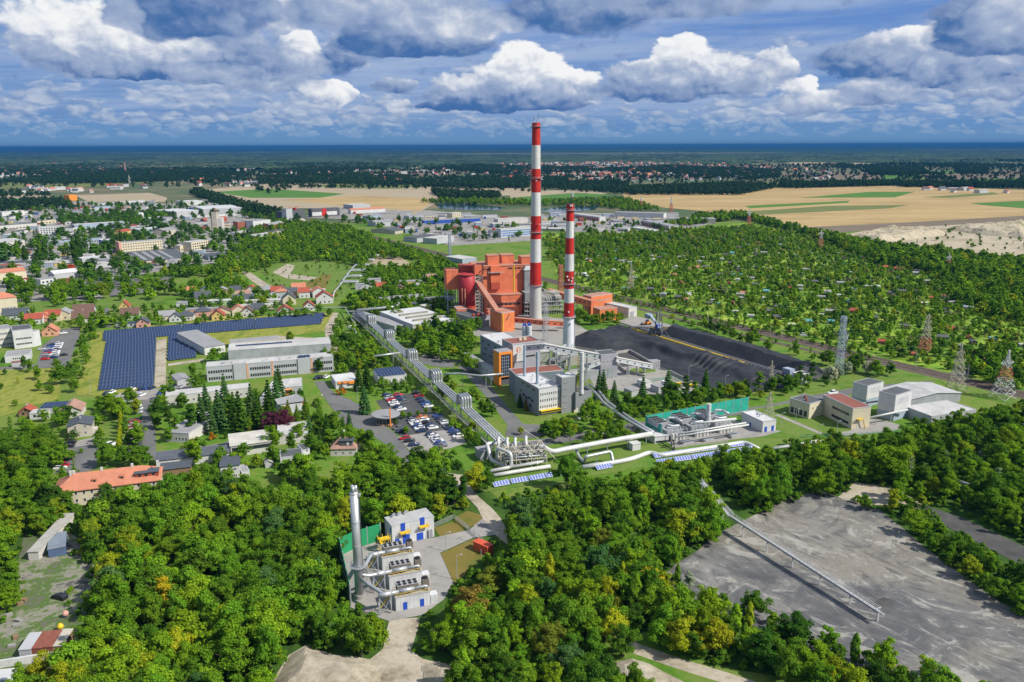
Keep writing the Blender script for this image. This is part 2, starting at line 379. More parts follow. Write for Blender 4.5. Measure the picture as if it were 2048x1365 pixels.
field('field', [(0, 390), (90, 390), (110, 398), (0, 402)], M_FTAN2, 1)
field('field', [(0, 364), (250, 361), (300, 366), (200, 374), (0, 378)], M_FOLV, 1)
field('field', [(1020, 383), (1170, 380), (1215, 387), (1150, 398), (1020, 398)], M_FTAN2, 1)
field('field', [(1020, 396), (1150, 386), (1230, 390), (1130, 403), (1020, 405)], M_FGRN, 2)
field('field', [(880, 380), (1060, 376), (1060, 390), (890, 396)], M_FTAN2, 1)
field('field', [(1570, 324), (1850, 320), (1860, 327), (1600, 333)], M_FTAN2, 1)
field('field', [(1560, 350), (1800, 342), (2048, 340), (2048, 358), (1640, 362)], M_FBRN, 1)
field('field', [(1760, 350), (1840, 350), (1850, 358), (1770, 360)], M_FGRN, 2)
field('field', [(1850, 343), (1960, 340), (1960, 346), (1870, 348)], M_FGRN, 2)
field('field', [(1910, 360), (2048, 356), (2048, 366), (1930, 366)], M_FGRN, 2)
field('field', [(1400, 371), (1560, 364), (1800, 364), (1790, 370), (1500, 378)], M_FOLV, 1)
field('field', [(0, 332), (110, 330), (120, 340), (0, 342)], M_FTAN2, 1)
field('field', [(330, 338), (400, 337), (410, 342), (340, 343)], M_FTAN2, 1)
field('field', [(560, 338), (620, 337), (640, 344), (570, 346)], M_FTAN2, 1)
field('field', [(700, 347), (900, 344), (920, 350), (720, 352)], M_FBRN, 1)
field('field', [(880, 336), (980, 333), (1040, 337), (900, 341)], M_FBRN, 1)
field('field', [(930, 322), (1010, 321), (1040, 326), (940, 327)], M_FTAN2, 1)
field('field', [(1060, 321), (1150, 319), (1170, 322), (1070, 324)], M_FTAN2, 1)
field('field', [(1380, 332), (1480, 330), (1500, 335), (1400, 338)], M_FTAN2, 1)
field('field', [(1540, 316), (1620, 315), (1640, 318), (1550, 320)], M_FTAN2, 1)
field('field', [(1880, 318), (1930, 317), (1940, 320), (1890, 321)], M_FTAN2, 1)
field('field', [(1950, 318), (2048, 316), (2048, 319), (1960, 321)], M_FTAN2, 1)
sheet('quarry', [(1690, 470), (1760, 455), (1860, 448), (2048, 440), (2048, 545), (1990, 532), (1900, 512), (1830, 500), (1760, 492)], M_QUARRY, 30)
sheet('bare_field', [(738, 530), (748, 514), (800, 514), (822, 528), (822, 531)], M_FTAN2, 3)
sheet('lake', [(870, 409), (905, 405), (960, 410), (1010, 415), (1000, 421), (930, 420), (880, 417)], M_WATER, 60)
sheet('lake', [(1080, 418), (1150, 412), (1200, 411), (1190, 420), (1130, 426), (1085, 424)], M_WATER, 60)
# allotments, scrub
sheet('allotment_ground', [(1085, 470), (1240, 468), (1350, 462), (1500, 445), (1640, 470), (1760, 505), (1900, 530), (2048, 548), (2048, 775), (1900, 745), (1740, 712), (1540, 660), (1330, 618), (1120, 570)], M_ALLOT, 1)
sheet('meadow', [(520, 540), (620, 515), (700, 520), (740, 545), (690, 590), (640, 610), (560, 585)], M_LAWN, 2)
for p_ in([(545, 545), (575, 528), (590, 532), (580, 548), (640, 556), (635, 562), (575, 558)], [(600, 572), (650, 548), (664, 550), (650, 580), (615, 588)], [(480, 540), (500, 545), (560, 585), (545, 590), (500, 560)]):sheet('dirt_patch', p_, M_SAND if p_[0][0]!=600 else M_MOWN, 4)
sheet('meadow', [(0, 604), (120, 588), (310, 588), (330, 602), (200, 618), (0, 640)], M_LAWN, 2)
# industrial yards
sheet('industrial_yard', [(0, 408), (200, 402), (330, 408), (480, 402), (600, 432), (580, 470), (520, 480), (490, 520), (360, 535), (230, 560), (200, 600), (0, 605)], M_YARD, 2)
sheet('industrial_yard', [(600, 435), (720, 408), (900, 425), (1060, 440), (1060, 482), (900, 492), (800, 462), (720, 440)], M_YARD, 2)
sheet('industrial_yard', [(1040, 440), (1130, 425), (1330, 430), (1430, 447), (1340, 464), (1250, 466), (1060, 462)], M_YARD, 3)
# plant, streets and car parks
sheet('plant_yard', [(905, 640), (930, 612), (1140, 640), (1180, 665), (1150, 690), (1060, 690), (930, 668)], M_CONC, 2)
sheet('plant_yard', [(1180, 758), (1230, 735), (1300, 735), (1341, 744), (1400, 775), (1385, 788), (1330, 792), (1240, 782), (1190, 776)], M_CONC, 2)
sheet('plant_yard', [(1234, 642), (1274, 633), (1350, 652), (1335, 662), (1285, 657), (1240, 650)], M_CONC, 2)
sheet('plant_yard', [(1130, 700), (1180, 685), (1310, 720), (1300, 738), (1200, 745), (1130, 720)], M_CONC, 2)
sheet('plant_road', [(905, 722), (930, 722), (983, 774), (1004, 801), (1046, 848), (1080, 850), (1098, 868), (1060, 878), (1010, 872), (1015, 851), (975, 796), (943, 762)], M_ASPH, 3)
sheet('plant_road', [(835, 715), (870, 700), (905, 722), (910, 735), (880, 735), (845, 728)], M_ASPH, 4)
sheet('street', strip_pts([(1020, 894), (1080, 886), (1174, 870), (1289, 850), (1420, 832), (1536, 817), (1640, 795), (1740, 776), (1850, 760), (1945, 744), (1950, 735), (1990, 722)], 7.5), M_ASPH, 4, world=True)
sheet('street', [(629, 764), (648, 762), (668, 786), (700, 800), (730, 815), (748, 838), (790, 866), (815, 900), (840, 925), (805, 925), (780, 895), (735, 865), (690, 848), (660, 812), (640, 782)], M_ASPH, 3)
sheet('car_park', [(752, 802), (832, 784), (858, 808), (878, 832), (930, 872), (935, 884), (905, 860), (800, 872), (768, 846), (780, 838)], M_DASPH, 5)
sheet('car_park', [(795, 874), (905, 858), (934, 886), (900, 897), (845, 905), (822, 905)], M_CONC, 6)
sheet('street', [(284, 800), (310, 796), (312, 905), (285, 908)], M_ASPH, 4)
sheet('street', strip_pts([(300, 912), (382, 903), (450, 893), (490, 878), (555, 862)], 8), M_ASPH, 5, world=True)
sheet('parking_strip', [(205, 792), (260, 782), (390, 768), (388, 782), (312, 797), (225, 808)], M_CONC, 5)
sheet('parking_strip', [(258, 838), (283, 834), (284, 905), (255, 905)], M_DASPH, 5)
sheet('car_park', [(70, 738), (86, 690), (118, 668), (118, 660), (160, 654), (158, 676), (146, 704), (138, 732)], M_ASPH, 4)
sheet('street', [(0, 735), (72, 729), (76, 738), (0, 746)], M_ASPH, 5)
sheet('street', [(197, 618), (218, 616), (222, 655), (203, 655)], M_ASPH, 4)
sheet('truck_yard', [(205, 566), (240, 556), (345, 553), (342, 578), (220, 594)], M_ASPH, 4)
sheet('car_park', [(133, 897), (200, 886), (192, 938), (150, 950), (108, 948), (128, 922)], M_ASPH, 4)
sheet('gas_plant_yard', [(678, 1112), (708, 1098), (760, 1083), (867, 1076), (939, 1060), (965, 1037), (991, 1070), (946, 1076), (880, 1106), (908, 1168), (887, 1200), (845, 1230), (779, 1243), (701, 1215), (688, 1148)], M_CONC, 5)
sheet('gas_plant_lawn', [(881, 1107), (946, 1078), (974, 1090), (964, 1116), (930, 1150), (909, 1168)], M_MOWN, 4)
sheet('gas_plant_lawn', [(868, 1056), (905, 1045), (925, 1052), (928, 1062), (880, 1074)], M_MOWN, 4)
sheet('gas_plant_lawn', [(908, 1036), (935, 1022), (962, 1030), (964, 1042), (935, 1058), (912, 1048)], M_MOWN, 4)
sheet('dirt_track', [(888, 945), (925, 985), (955, 1016), (965, 1037), (991, 1070), (1018, 1092), (1022, 1075), (1000, 1035), (985, 1018), (955, 992), (925, 950)], M_SAND, 6)
sheet('sand_clearing', [(779, 1240), (840, 1235), (835, 1260), (822, 1301), (845, 1318), (925, 1337), (925, 1400), (520, 1400), (577, 1311), (613, 1290), (640, 1300), (668, 1312), (701, 1312), (740, 1319), (766, 1298), (772, 1266)], M_SAND, 3)
sheet('ash_pond', [(1320, 1160), (1350, 1130), (1395, 1102), (1420, 1075), (1470, 1050), (1530, 1020), (1560, 1002), (1640, 980), (1690, 1000), (1758, 1020), (1810, 1060), (1850, 1095), (1930, 1155), (2000, 1205), (2200, 1300), (2200, 1420), (1980, 1395), (1900, 1380), (1780, 1345), (1700, 1330), (1600, 1290), (1480, 1240), (1400, 1215)], M_ASH, 3)
sheet('gravel_bank', [(1840, 1008), (1925, 1036), (2090, 1112), (2090, 1155), (1960, 1088), (1870, 1042)], M_GRAVEL, 3)
sheet('sand_bank', [(1670, 1000), (1710, 965), (1790, 975), (1850, 1008), (1840, 1020), (1760, 1010), (1720, 1015)], M_SAND, 2)
sheet('sand_bank', [(1955, 902), (2060, 898), (2060, 912), (1965, 916)], M_SAND, 3)
band('dirt_track', [(1222, 1268), (1276, 1300), (1357, 1328), (1490, 1369), (1560, 1395)], 4.2, M_SAND, 6)
sheet('meadow', [(1200, 1262), (1300, 1265), (1420, 1330), (1700, 1380), (1600, 1420), (1180, 1400), (1215, 1330)], M_LAWN, 4)
sheet('sand_patch', [(1205, 1330), (1262, 1318), (1290, 1325), (1370, 1365), (1360, 1400), (1260, 1400)], M_SAND, 5)
# solar farm lawn and tracks
sheet('solar_lawn', [(184, 668), (210, 662), (420, 640), (670, 622), (650, 662), (460, 690), (335, 685), (332, 775), (195, 792), (152, 790), (160, 750), (172, 710)], M_DRYGRASS, 3)
sheet('lawn', [(333, 735), (400, 722), (412, 760), (335, 772)], M_LAWN, 4)
sheet('gravel_track', [(313, 680), (333, 678), (331, 772), (309, 775)], M_SAND, 5)
sheet('gravel_track', [(336, 728), (408, 717), (408, 722), (336, 733)], M_SAND, 5)
sheet('gravel_track', [(666, 626), (677, 626), (666, 660), (667, 690), (682, 700), (702, 728), (716, 748), (688, 750), (687, 735), (672, 712), (652, 680), (649, 657)], M_SAND, 6)
sheet('lawn', [(680, 626), (692, 628), (700, 660), (706, 672), (670, 690), (666, 660)], M_LAWN, 4)
sheet('mown_field', [(0, 740), (118, 736), (122, 798), (88, 806), (0, 834)], M_DRYGRASS, 3)
sheet('storage_yard', [(455, 690), (560, 672), (660, 678), (655, 695), (470, 712)], M_SAND, 4)
sheet('scrap_yard', [(50, 1062), (95, 1040), (170, 1085), (190, 1130), (150, 1345), (-60, 1365), (-60, 1250), (20, 1190)], M_DIRT, 3)
sheet('lawn', [(196, 848), (232, 838), (258, 836), (256, 905), (200, 905)], M_LAWN, 2)
sheet('lawn', [(0, 905), (120, 890), (135, 900), (110, 935), (20, 955), (0, 950)], M_LAWN, 2)
sheet('forecourt', [(129, 888), (198, 872), (202, 886), (132, 897)], M_CONC, 6)
# service strip and right-hand works
sheet('lawn', [(1000, 905), (1100, 895), (1330, 875), (1500, 865), (1580, 862), (1640, 878), (1560, 895), (1300, 935), (1100, 965), (960, 985), (985, 945)], M_LAWN, 2)
sheet('plant_pad', [(1325, 880), (1346, 892), (1460, 880), (1526, 873), (1562, 863), (1500, 846), (1400, 832), (1330, 858)], M_CONC, 5)
sheet('lawn', [(1500, 820), (1590, 805), (1680, 845), (1760, 840), (1790, 860), (1690, 872), (1560, 868)], M_LAWN, 4)
sheet('plant_pad', [(1730, 838), (1760, 838), (1805, 852), (1790, 862), (1692, 872), (1655, 868), (1700, 862)], M_CONC, 5)
band('path', [(1553, 830), (1600, 850), (1642, 868)], 2.4, M_CONC, 6)
sheet('lawn', [(1680, 715), (1760, 725), (1850, 750), (1900, 762), (1860, 762), (1740, 772), (1700, 775), (1600, 790), (1590, 770), (1660, 745)], M_LAWN, 3)
sheet('lawn', [(1880, 760), (1960, 768), (2048, 790), (2048, 815), (1980, 800), (1900, 780)], M_LAWN, 3)
# railway
RAIL =[(560, 430), (737, 473), (870, 506), (1000, 538), (1140, 572), (1300, 611), (1536, 668), (1740, 718), (1950, 768), (2120, 808)]
band('railway_ballast', RAIL, 14, M_BALL, 5)
band('railway_ballast', [(1240, 608), (1440, 660), (1640, 706), (1720, 722)], 5, M_BALL, 4)
def rails():
 P =[G(*p, .03)for p in(RAIL[1], RAIL[-1])]; d =(P[1]-P[0]).normalized(); n = Vector((-d.y, d.x, 0))
 for k in(-2.4, 2.4):
  t = MB()
  L =(P[1]-P[0]).length; a = P[0]+n*k
  for i in range(int(L/1.3)):
   if i*1.3>L*.35:t.bar(a+d*(i*1.3)-n*1.3, a+d*(i*1.3)+n*1.3, .28, .1)
  b = MB()
  for s in(-.75, .75):b.bar(a+n*s+Vector((0, 0, .14)), P[1]+n*(k+s)+Vector((0, 0, .14)), .1, .16)
  e = empty('railway_track', label='nearer of the two parallel railway tracks beside the coal yard' if k<0 else 'farther of the two parallel railway tracks, on the allotment side', cat='railway track', group='railway tracks')
  t.build('sleepers', mat('sleeper', (.10, .085, .07), .9), e); b.build('rails', mat('rail_steel', (.25, .2, .17), .5, .6), e)
rails()
# road markings
def zebra(a, b, n, w, l):
 A, B = G(*a), G(*b); d =(B-A).normalized(); nn = Vector((-d.y, d.x, 0)); L =(B-A).length; m = MB()
 for i in range(n):
  c = A+d*(L*(i+.5)/n); q =[c+d*(s*w/2)+nn*(t*l/2)for s, t in((-1, -1), (1, -1), (1, 1), (-1, 1))]
  m.add([(p.x, p.y, .045)for p in q], [(0, 1, 2, 3)])
 tag(m.build('zebra_crossing', M_PAINT), kind='structure')
zebra((644, 791), (663, 787), 7, .5, 3); zebra((664, 810), (684, 805), 7, .5, 3); zebra((745, 869), (772, 862), 9, .5, 3.2); zebra((835, 728), (862, 722), 7, .5, 3)
# ------------------ foliage
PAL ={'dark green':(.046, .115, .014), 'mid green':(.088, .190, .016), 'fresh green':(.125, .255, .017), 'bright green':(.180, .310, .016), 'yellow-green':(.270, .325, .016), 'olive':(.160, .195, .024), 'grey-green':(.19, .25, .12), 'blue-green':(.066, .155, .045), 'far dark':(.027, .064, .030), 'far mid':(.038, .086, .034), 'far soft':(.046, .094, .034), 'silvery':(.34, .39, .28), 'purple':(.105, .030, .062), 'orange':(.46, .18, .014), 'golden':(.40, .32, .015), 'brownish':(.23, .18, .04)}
def foliage(name, random_ramp=False, ramp=None):
 m = bpy.data.materials.new(name); m.use_nodes = True; nt = m.node_tree; nt.nodes.clear()
 oi = nt.nodes.new('ShaderNodeObjectInfo'); ge = nt.nodes.new('ShaderNodeNewGeometry')
 if random_ramp:
  r = nt.nodes.new('ShaderNodeValToRGB'); nt.links.new(oi.outputs['Random'], r.inputs[0]); el = r.color_ramp.elements
  while len(el)<len(ramp):el.new(.5)
  for i, c in enumerate(ramp):el[i].position = i/(len(ramp)-1); el[i].color =(*PAL[c], 1)
  base = E(nt, r.outputs[0])
 else:base = E(nt, oi.outputs['Color'])
 isl = E(nt, ge.outputs['Random Per Island'])
 v = isl*.9+.62
 c = mix(nt, 1.0, base, comb(nt, v, v, v*.9), 'MULTIPLY')
 c = mix(nt, ss(isl, .86, 1.0)*.35, c, (.20, .22, .03))
 d = nt.nodes.new('ShaderNodeBsdfDiffuse'); t = nt.nodes.new('ShaderNodeBsdfTranslucent')
 nt.links.new(c.s, d.inputs[0]); nt.links.new(c.s, t.inputs[0])
 x = nt.nodes.new('ShaderNodeMixShader'); x.inputs[0].default_value = .36
 nt.links.new(d.outputs[0], x.inputs[1]); nt.links.new(t.outputs[0], x.inputs[2])
 o = nt.nodes.new('ShaderNodeOutputMaterial'); nt.links.new(x.outputs[0], o.inputs[0])
 return m
M_FOL = foliage('foliage')
M_FOLW = foliage('foliage_woods', True, ['dark green', 'mid green', 'mid green', 'fresh green', 'dark green', 'fresh green', 'bright green', 'mid green', 'bright green', 'mid green', 'yellow-green'])
M_FOLA = foliage('foliage_gardens', True, ['mid green', 'fresh green', 'dark green', 'bright green', 'blue-green', 'fresh green', 'bright green', 'mid green', 'yellow-green', 'grey-green'])
M_FOLF = foliage('foliage_far_shaded', True, ['far dark', 'far mid', 'far dark', 'far soft', 'far dark', 'far mid'])  # darker, bluer greens carry distant cloud shade and haze in the colour
M_BARK = mat('bark', (.115, .09, .065), .9, scale=2)
def leaf_mesh(name, pts, nrm, size, rng):
 """one small leaf spray (a bent diamond) at every point"""
 n = len(pts); nrm = nrm+rng.normal(0, .45, (n, 3)); nrm/=np.linalg.norm(nrm, axis=1)[:, None]+1e-9
 t = rng.normal(0, 1, (n, 3)); t-=nrm*(t*nrm).sum(1)[:, None]; t/=np.linalg.norm(t, axis=1)[:, None]+1e-9
 b = np.cross(nrm, t); s =(size*rng.uniform(.6, 1.35, n))[:, None]
 V = np.stack([pts+t*s, pts+b*s*.62-nrm*s*.12, pts-t*s*.9, pts-b*s*.62-nrm*s*.12], 1).reshape(-1, 3)
 me = bpy.data.meshes.new(name); me.vertices.add(4*n); me.vertices.foreach_set('co', V.astype(np.float32).ravel())
 me.loops.add(4*n); me.loops.foreach_set('vertex_index', np.arange(4*n, dtype=np.int32))
 me.polygons.add(n); me.polygons.foreach_set('loop_start', np.arange(0, 4*n, 4, dtype=np.int32)); me.polygons.foreach_set('loop_total', np.full(n, 4, dtype=np.int32))
 me.update(); me.validate(); return me
def crown(name, seed, h, r, z0, n, leaf, kind='broad'):
 rng = np.random.default_rng(seed); P, N =[], []
 if kind in('broad', 'shrub', 'willow'):
  K ={'broad':58, 'shrub':14, 'willow':34}[kind]; hc =(h-z0)
  c0 = np.array([0, 0, z0+hc*.48]); cs =[]
  for i in range(K):
   u = rng.normal(0, 1, 3); u/=np.linalg.norm(u); u[2] = u[2]*.9+.12
   rad = rng.uniform(.28, 1.0)
   lop = 1+.36*math.sin(2.0*math.atan2(u[1], u[0])+seed)+.16*math.sin(3*math.atan2(u[1], u[0])+2.1*seed)
   prof = 1.0-.35*max(0, u[2])
   cs.append((c0+u*rad*np.array([r*lop*prof, r*lop*prof, hc*.5]), r*rng.uniform(.13, .33)))
  cs.append((c0+np.array([0, 0, hc*.38]), r*.32))
  w = np.array([c[1]**2 for c in cs]); w/=w.sum()
  for(c, cr), k in zip(cs, rng.multinomial(n, w)):
   u = rng.normal(0, 1, (k, 3)); u/=np.linalg.norm(u, axis=1)[:, None]; u[:, 2] = np.where(u[:, 2]<-.35, -u[:, 2], u[:, 2])
   rr = cr*np.where(rng.uniform(0, 1, k)<.82, rng.uniform(.55, 1.08, k), rng.uniform(1.0, 1.5, k))[:, None]
   p = c+u*rr*np.array([1, 1, .80])
   if kind=='willow':p[:, 2]-=(rng.uniform(0, 1, k)**2)*hc*.35*(np.linalg.norm(p[:, :2], axis=1)/r)
   P.append(p); N.append(u*np.array([1, 1, 1.1])+(p-c0)/max(r, hc)*.5+np.array([0, 0, .25]))
 elif kind=='spruce':
  L = 13
  for i in range(L):
   f = i/(L-1); z = z0+(h-z0)*f**.9; R0 = r*(1-f)**.85+.12
   nb = int(10-5*f); k = max(6, int(n/L*(1.5-1.1*f)))
   for b in range(nb):
    a = 2*math.pi*(b+rng.uniform(-.3, .3))/nb+i*.8; m = max(2, k//nb); t = rng.uniform(.1, 1, m)**.7
    d = rng.normal(0, .10*R0+.05, m)
    x = R0*t*rng.uniform(.85, 1.1); p = np.stack([x*math.cos(a)-d*math.sin(a), x*math.sin(a)+d*math.cos(a), z-.42*x+rng.normal(0, .10, m)], 1)
    P.append(p); N.append(np.tile([math.cos(a)*.6, math.sin(a)*.6, .9], (m, 1)))
 elif kind=='pine':
  hc = h-z0
  for i in range(15):
   f = rng.uniform(0, 1); a = rng.uniform(0, 6.28); rad = r*rng.uniform(.1, .75)*(1-f*.6)
   c = np.array([rad*math.cos(a), rad*math.sin(a), z0+hc*f]); k = n//15; cr = r*rng.uniform(.3, .45)
   u = rng.normal(0, 1, (k, 3)); u/=np.linalg.norm(u, axis=1)[:, None]; u[:, 2] = np.abs(u[:, 2])*.9-.1
   P.append(c+u*cr*rng.uniform(.5, 1.1, k)[:, None]*np.array([1, 1, .55])); N.append(u+np.array([0, 0, .4]))
 elif kind=='column':
  a = rng.uniform(0, 6.28, n); f = rng.uniform(0, 1, n)**.9
  prof = np.sin(np.clip(f*.92+.08, 0, 1)*math.pi)**.55; lum = 1+.22*np.sin(a*3+f*17)+.12*np.sin(a*5-f*31)
  R1 = r*prof*lum*rng.uniform(.75, 1.05, n)
  P.append(np.stack([R1*np.cos(a), R1*np.sin(a), z0+(h-z0)*f], 1)); N.append(np.stack([np.cos(a), np.sin(a), .7+.6*f], 1))
 return leaf_mesh(name, np.concatenate(P), np.concatenate(N), leaf, rng)
def trunk_mesh(name, seed, h, rad, spread):
 rng = random.Random(seed); t = MB()
 t.tube([(0, 0, -.4), (rng.uniform(-.1, .1), 0, h*.25), (rng.uniform(-.3, .3), rng.uniform(-.3, .3), h*.55), (rng.uniform(-.4, .4), rng.uniform(-.4, .4), h*.86)], [rad*1.25, rad, rad*.65, rad*.2], 7)
 for i in range(6):
  a = i*1.05+rng.uniform(-.3, .3); z = h*rng.uniform(.25, .55)
  t.tube([(0, 0, z), (math.cos(a)*spread*.4, math.sin(a)*spread*.4, z+h*.14), (math.cos(a)*spread*.75, math.sin(a)*spread*.75, z+h*.28)], [rad*.5, rad*.33, rad*.1], 5)
 return t.mesh(name)
 # prototypes: (crown mesh, trunk mesh, nominal height, crown radius)
PROTO ={'broad':[], 'spruce':[], 'pine':[], 'column':[], 'shrub':[], 'willow':[]}
for i, (h, r)in enumerate([(11, 4.2), (12, 3.9), (10, 4.6), (12.5, 4.6), (11, 3.5), (9.5, 4.0), (13, 4.3)]):
 PROTO['broad'].append((crown('broad_crown', 100+i, h, r, h*.08, 7800, .27), trunk_mesh('broad_trunk', i, h, .24, r), h, r))
for i in range(2):PROTO['willow'].append((crown('willow_crown', 140+i, 10, 4.4, 1.0, 4200, .40, 'willow'), trunk_mesh('willow_trunk', 20+i, 10, .25, 4), 10, 4.4))
for i in range(3):PROTO['spruce'].append((crown('spruce_crown', 200+i, 13, 2.9, .8, 2400, .40, 'spruce'), trunk_mesh('spruce_trunk', 30+i, 13, .2, .3), 13, 2.9))
for i in range(2):PROTO['pine'].append((crown('pine_crown', 220+i, 11, 3.0, 3.5, 2300, .36, 'pine'), trunk_mesh('pine_trunk', 40+i, 11, .17, 1.5), 11, 3.0))
for i in range(2):PROTO['column'].append((crown('column_crown', 240+i, 14, 1.6, .6, 2400, .38, 'column'), trunk_mesh('column_trunk', 50+i, 14, .2, .4), 14, 1.6))
for i in range(3):PROTO['shrub'].append((crown('shrub_crown', 260+i, 3.0, 2.0, .05, 900, .30, 'shrub'), None, 3.0, 2.0))
for k in PROTO:
 for c, t, h, r in PROTO[k]:
  c.materials.append(M_FOL)
  if t:t.materials.append(M_BARK)
LITE =[crown('lite_crown', 300+i, 8, 3.4, .4, 420, .62)for i in range(4)]+[crown('lite_column', 330, 11, 1.5, .4, 260, .55, 'column'), crown('lite_bush', 340, 2.6, 2.0, .05, 260, .45, 'shrub')]
FARL =[crown('far_crown', 310+i, 11, 5.2, .3, 130, 1.5)for i in range(3)]
for m in LITE+FARL:m.materials.append(M_FOLW)
TREES =[]
KEEP =[]
def keep_out(pts, z=0):KEEP.append([(p.x, p.y)for p in GP(pts, z)])
def plant(kind, px, py, h, col, top=False):
 """a tree whose foot (or, with top=True, whose middle) the photo shows at (px,py)"""
 g = G(px, py, h*.55 if top else 0); TREES.append(dict(kind=kind, x=g.x, y=g.y, h=h, col=col)); return g
def scatter(poly, spacing, hr, kinds, cols, zc=None, jit=.42, holes=(), world=False, seed=1, skip=0.0):
 rng = random.Random(seed); zc =(hr[0]+hr[1])/2*.55 if zc is None else zc
 W_ = poly if world else[(p.x, p.y)for p in GP(poly, zc)]
 H_ =[[(p.x, p.y)for p in GP(h, zc)]for h in holes]
 xs =[p[0]for p in W_]; ys =[p[1]for p in W_]; out =[]
 y = min(ys); row = 0
 while y<max(ys):
  x = min(xs)+(row%2)*spacing/2
  while x<max(xs):
   q =(x+rng.uniform(-jit, jit)*spacing, y+rng.uniform(-jit, jit)*spacing)
   x+=spacing
   if not poly_in(q, W_)or any(poly_in(q, h)for h in H_)or any(poly_in(q, k)for k in KEEP)or rng.random()<skip:continue
   out.append(dict(kind=rng.choice(kinds), x=q[0], y=q[1], h=rng.uniform(*hr), col=rng.choice(cols)))
  y+=spacing*.87; row+=1
 return out
def points_stuff(name, items, meshes, m, noms, label=None):
 """one object whose points each carry one of the given crowns"""
 me = bpy.data.meshes.new(name); n = len(items)
 me.vertices.add(n); me.vertices.foreach_set('co', np.array([(t['x'], t['y'], t.get('z', 0))for t in items], dtype=np.float32).ravel())
 rng = np.random.default_rng(5)
 vi = np.array([t.get('vi', -1)for t in items], dtype=np.int32); vi = np.where(vi<0, rng.integers(0, len(meshes), n), vi).astype(np.int32)
 hs = np.array([t['h']for t in items])/np.array(noms)[vi]
 a = me.attributes.new('vi', 'INT', 'POINT'); a.data.foreach_set('value', vi)
 a = me.attributes.new('sc', 'FLOAT_VECTOR', 'POINT'); wd = hs*rng.uniform(.85, 1.2, n); a.data.foreach_set('vector', np.stack([wd, wd, hs], 1).astype(np.float32).ravel())
 a = me.attributes.new('rz', 'FLOAT', 'POINT'); a.data.foreach_set('value', rng.uniform(0, 6.28, n).astype(np.float32))
 o = link(name, me); ng = bpy.data.node_groups.new(name, 'GeometryNodeTree')
 ng.interface.new_socket('Geometry', in_out='INPUT', socket_type='NodeSocketGeometry'); ng.interface.new_socket('Geometry', in_out='OUTPUT', socket_type='NodeSocketGeometry')
 N_ = ng.nodes; L = ng.links; gi = N_.new('NodeGroupInput'); go = N_.new('NodeGroupOutput'); j = N_.new('GeometryNodeJoinGeometry')
 for k, ms in reversed(list(enumerate(meshes))):
  ob = PROTO_OB(ms)
  oi = N_.new('GeometryNodeObjectInfo'); oi.inputs[0].default_value = ob; oi.transform_space = 'ORIGINAL'; gt = N_.new('GeometryNodeGeometryToInstance')
  L.new(oi.outputs['Geometry'], gt.inputs[0]); L.new(gt.outputs[0], j.inputs[0])
 ip = N_.new('GeometryNodeInstanceOnPoints'); ip.inputs['Pick Instance'].default_value = True
 def attr(nm, t, typ):
  at = N_.new('GeometryNodeInputNamedAttribute'); at.data_type = typ; at.inputs[0].default_value = nm; return at.outputs[0]
 rot = N_.new('ShaderNodeCombineXYZ'); L.new(attr('rz', 0, 'FLOAT'), rot.inputs[2])
 L.new(gi.outputs[0], ip.inputs['Points']); L.new(j.outputs[0], ip.inputs['Instance']); L.new(attr('vi', 0, 'INT'), ip.inputs['Instance Index'])
 L.new(rot.outputs[0], ip.inputs['Rotation']); L.new(attr('sc', 0, 'FLOAT_VECTOR'), ip.inputs['Scale'])
 last = ip
 if m:last = N_.new('GeometryNodeSetMaterial'); last.inputs['Material'].default_value = m; L.new(ip.outputs[0], last.inputs[0])
 L.new(last.outputs[0], go.inputs[0])
 md = o.modifiers.new('scatter', 'NODES'); md.node_group = ng
 return tag(o, label, None, None, 'stuff')
_PO ={}
def PROTO_OB(me):
 if me.name not in _PO:_PO[me.name] = bpy.data.objects.new(me.name, me)
 return _PO[me.name]
 # ------------------ building kit
M_WHITE = mat('white_wall', (.55, .55, .54), .7, var=.14, scale=.2)
M_OFFWHITE = mat('offwhite_wall', (.52, .50, .46), .8, var=.12, scale=.2)
M_CREAM = mat('cream_wall', (.56, .50, .36), .8, var=.10, scale=.2)
M_BEIGE = mat('beige_wall', (.44, .40, .33), .8, var=.14, scale=.2)
M_LGREY = mat('light_grey_wall', (.40, .41, .42), .7, var=.08, scale=.2)
M_GREY = mat('grey_cladding', (.235, .245, .25), .6, var=.08, scale=.15)
M_MGREY = mat('mid_grey_wall', (.29, .295, .31), .7, var=.1, scale=.2)
M_BGREY = mat('blue_grey_cladding', (.17, .20, .24), .55, var=.08, scale=.15)
M_PGREY = mat('mauve_grey_wall', (.34, .33, .36), .7, var=.08, scale=.15)
M_DGREY = mat('dark_grey_roof', (.095, .10, .105), .7, var=.15, scale=.2)
M_SLATE = mat('slate_roof', (.075, .085, .10), .6, var=.12, scale=.4)
M_GROOF = mat('grey_roof', (.27, .27, .275), .75, var=.16, scale=.12)
M_LROOF = mat('light_roof', (.45, .44, .42), .75, var=.2, scale=.10)
M_WROOF = mat('white_roof', (.54, .54, .53), .6, var=.18, scale=.10)
M_CROOF = mat('cream_sheet_roof', (.56, .53, .46), .6, var=.06, scale=.2)
M_RROOF = mat('red_felt_roof', (.235, .085, .062), .85, var=.16, scale=.2)
M_OTILE = mat('orange_tile_roof', (.47, .185, .11), .8, var=.16, scale=.5)
M_RTILE = mat('red_tile_roof', (.33, .075, .045), .8, var=.16, scale=.5)
M_BTILE = mat('brown_tile_roof', (.145, .085, .065), .8, var=.16, scale=.5)
M_PTILE = mat('pinkish_tile_roof', (.34, .20, .15), .8, var=.2, scale=.6)
M_ORANGE = mat('orange_cladding', (.62, .175, .045), .6, var=.08, scale=.1)
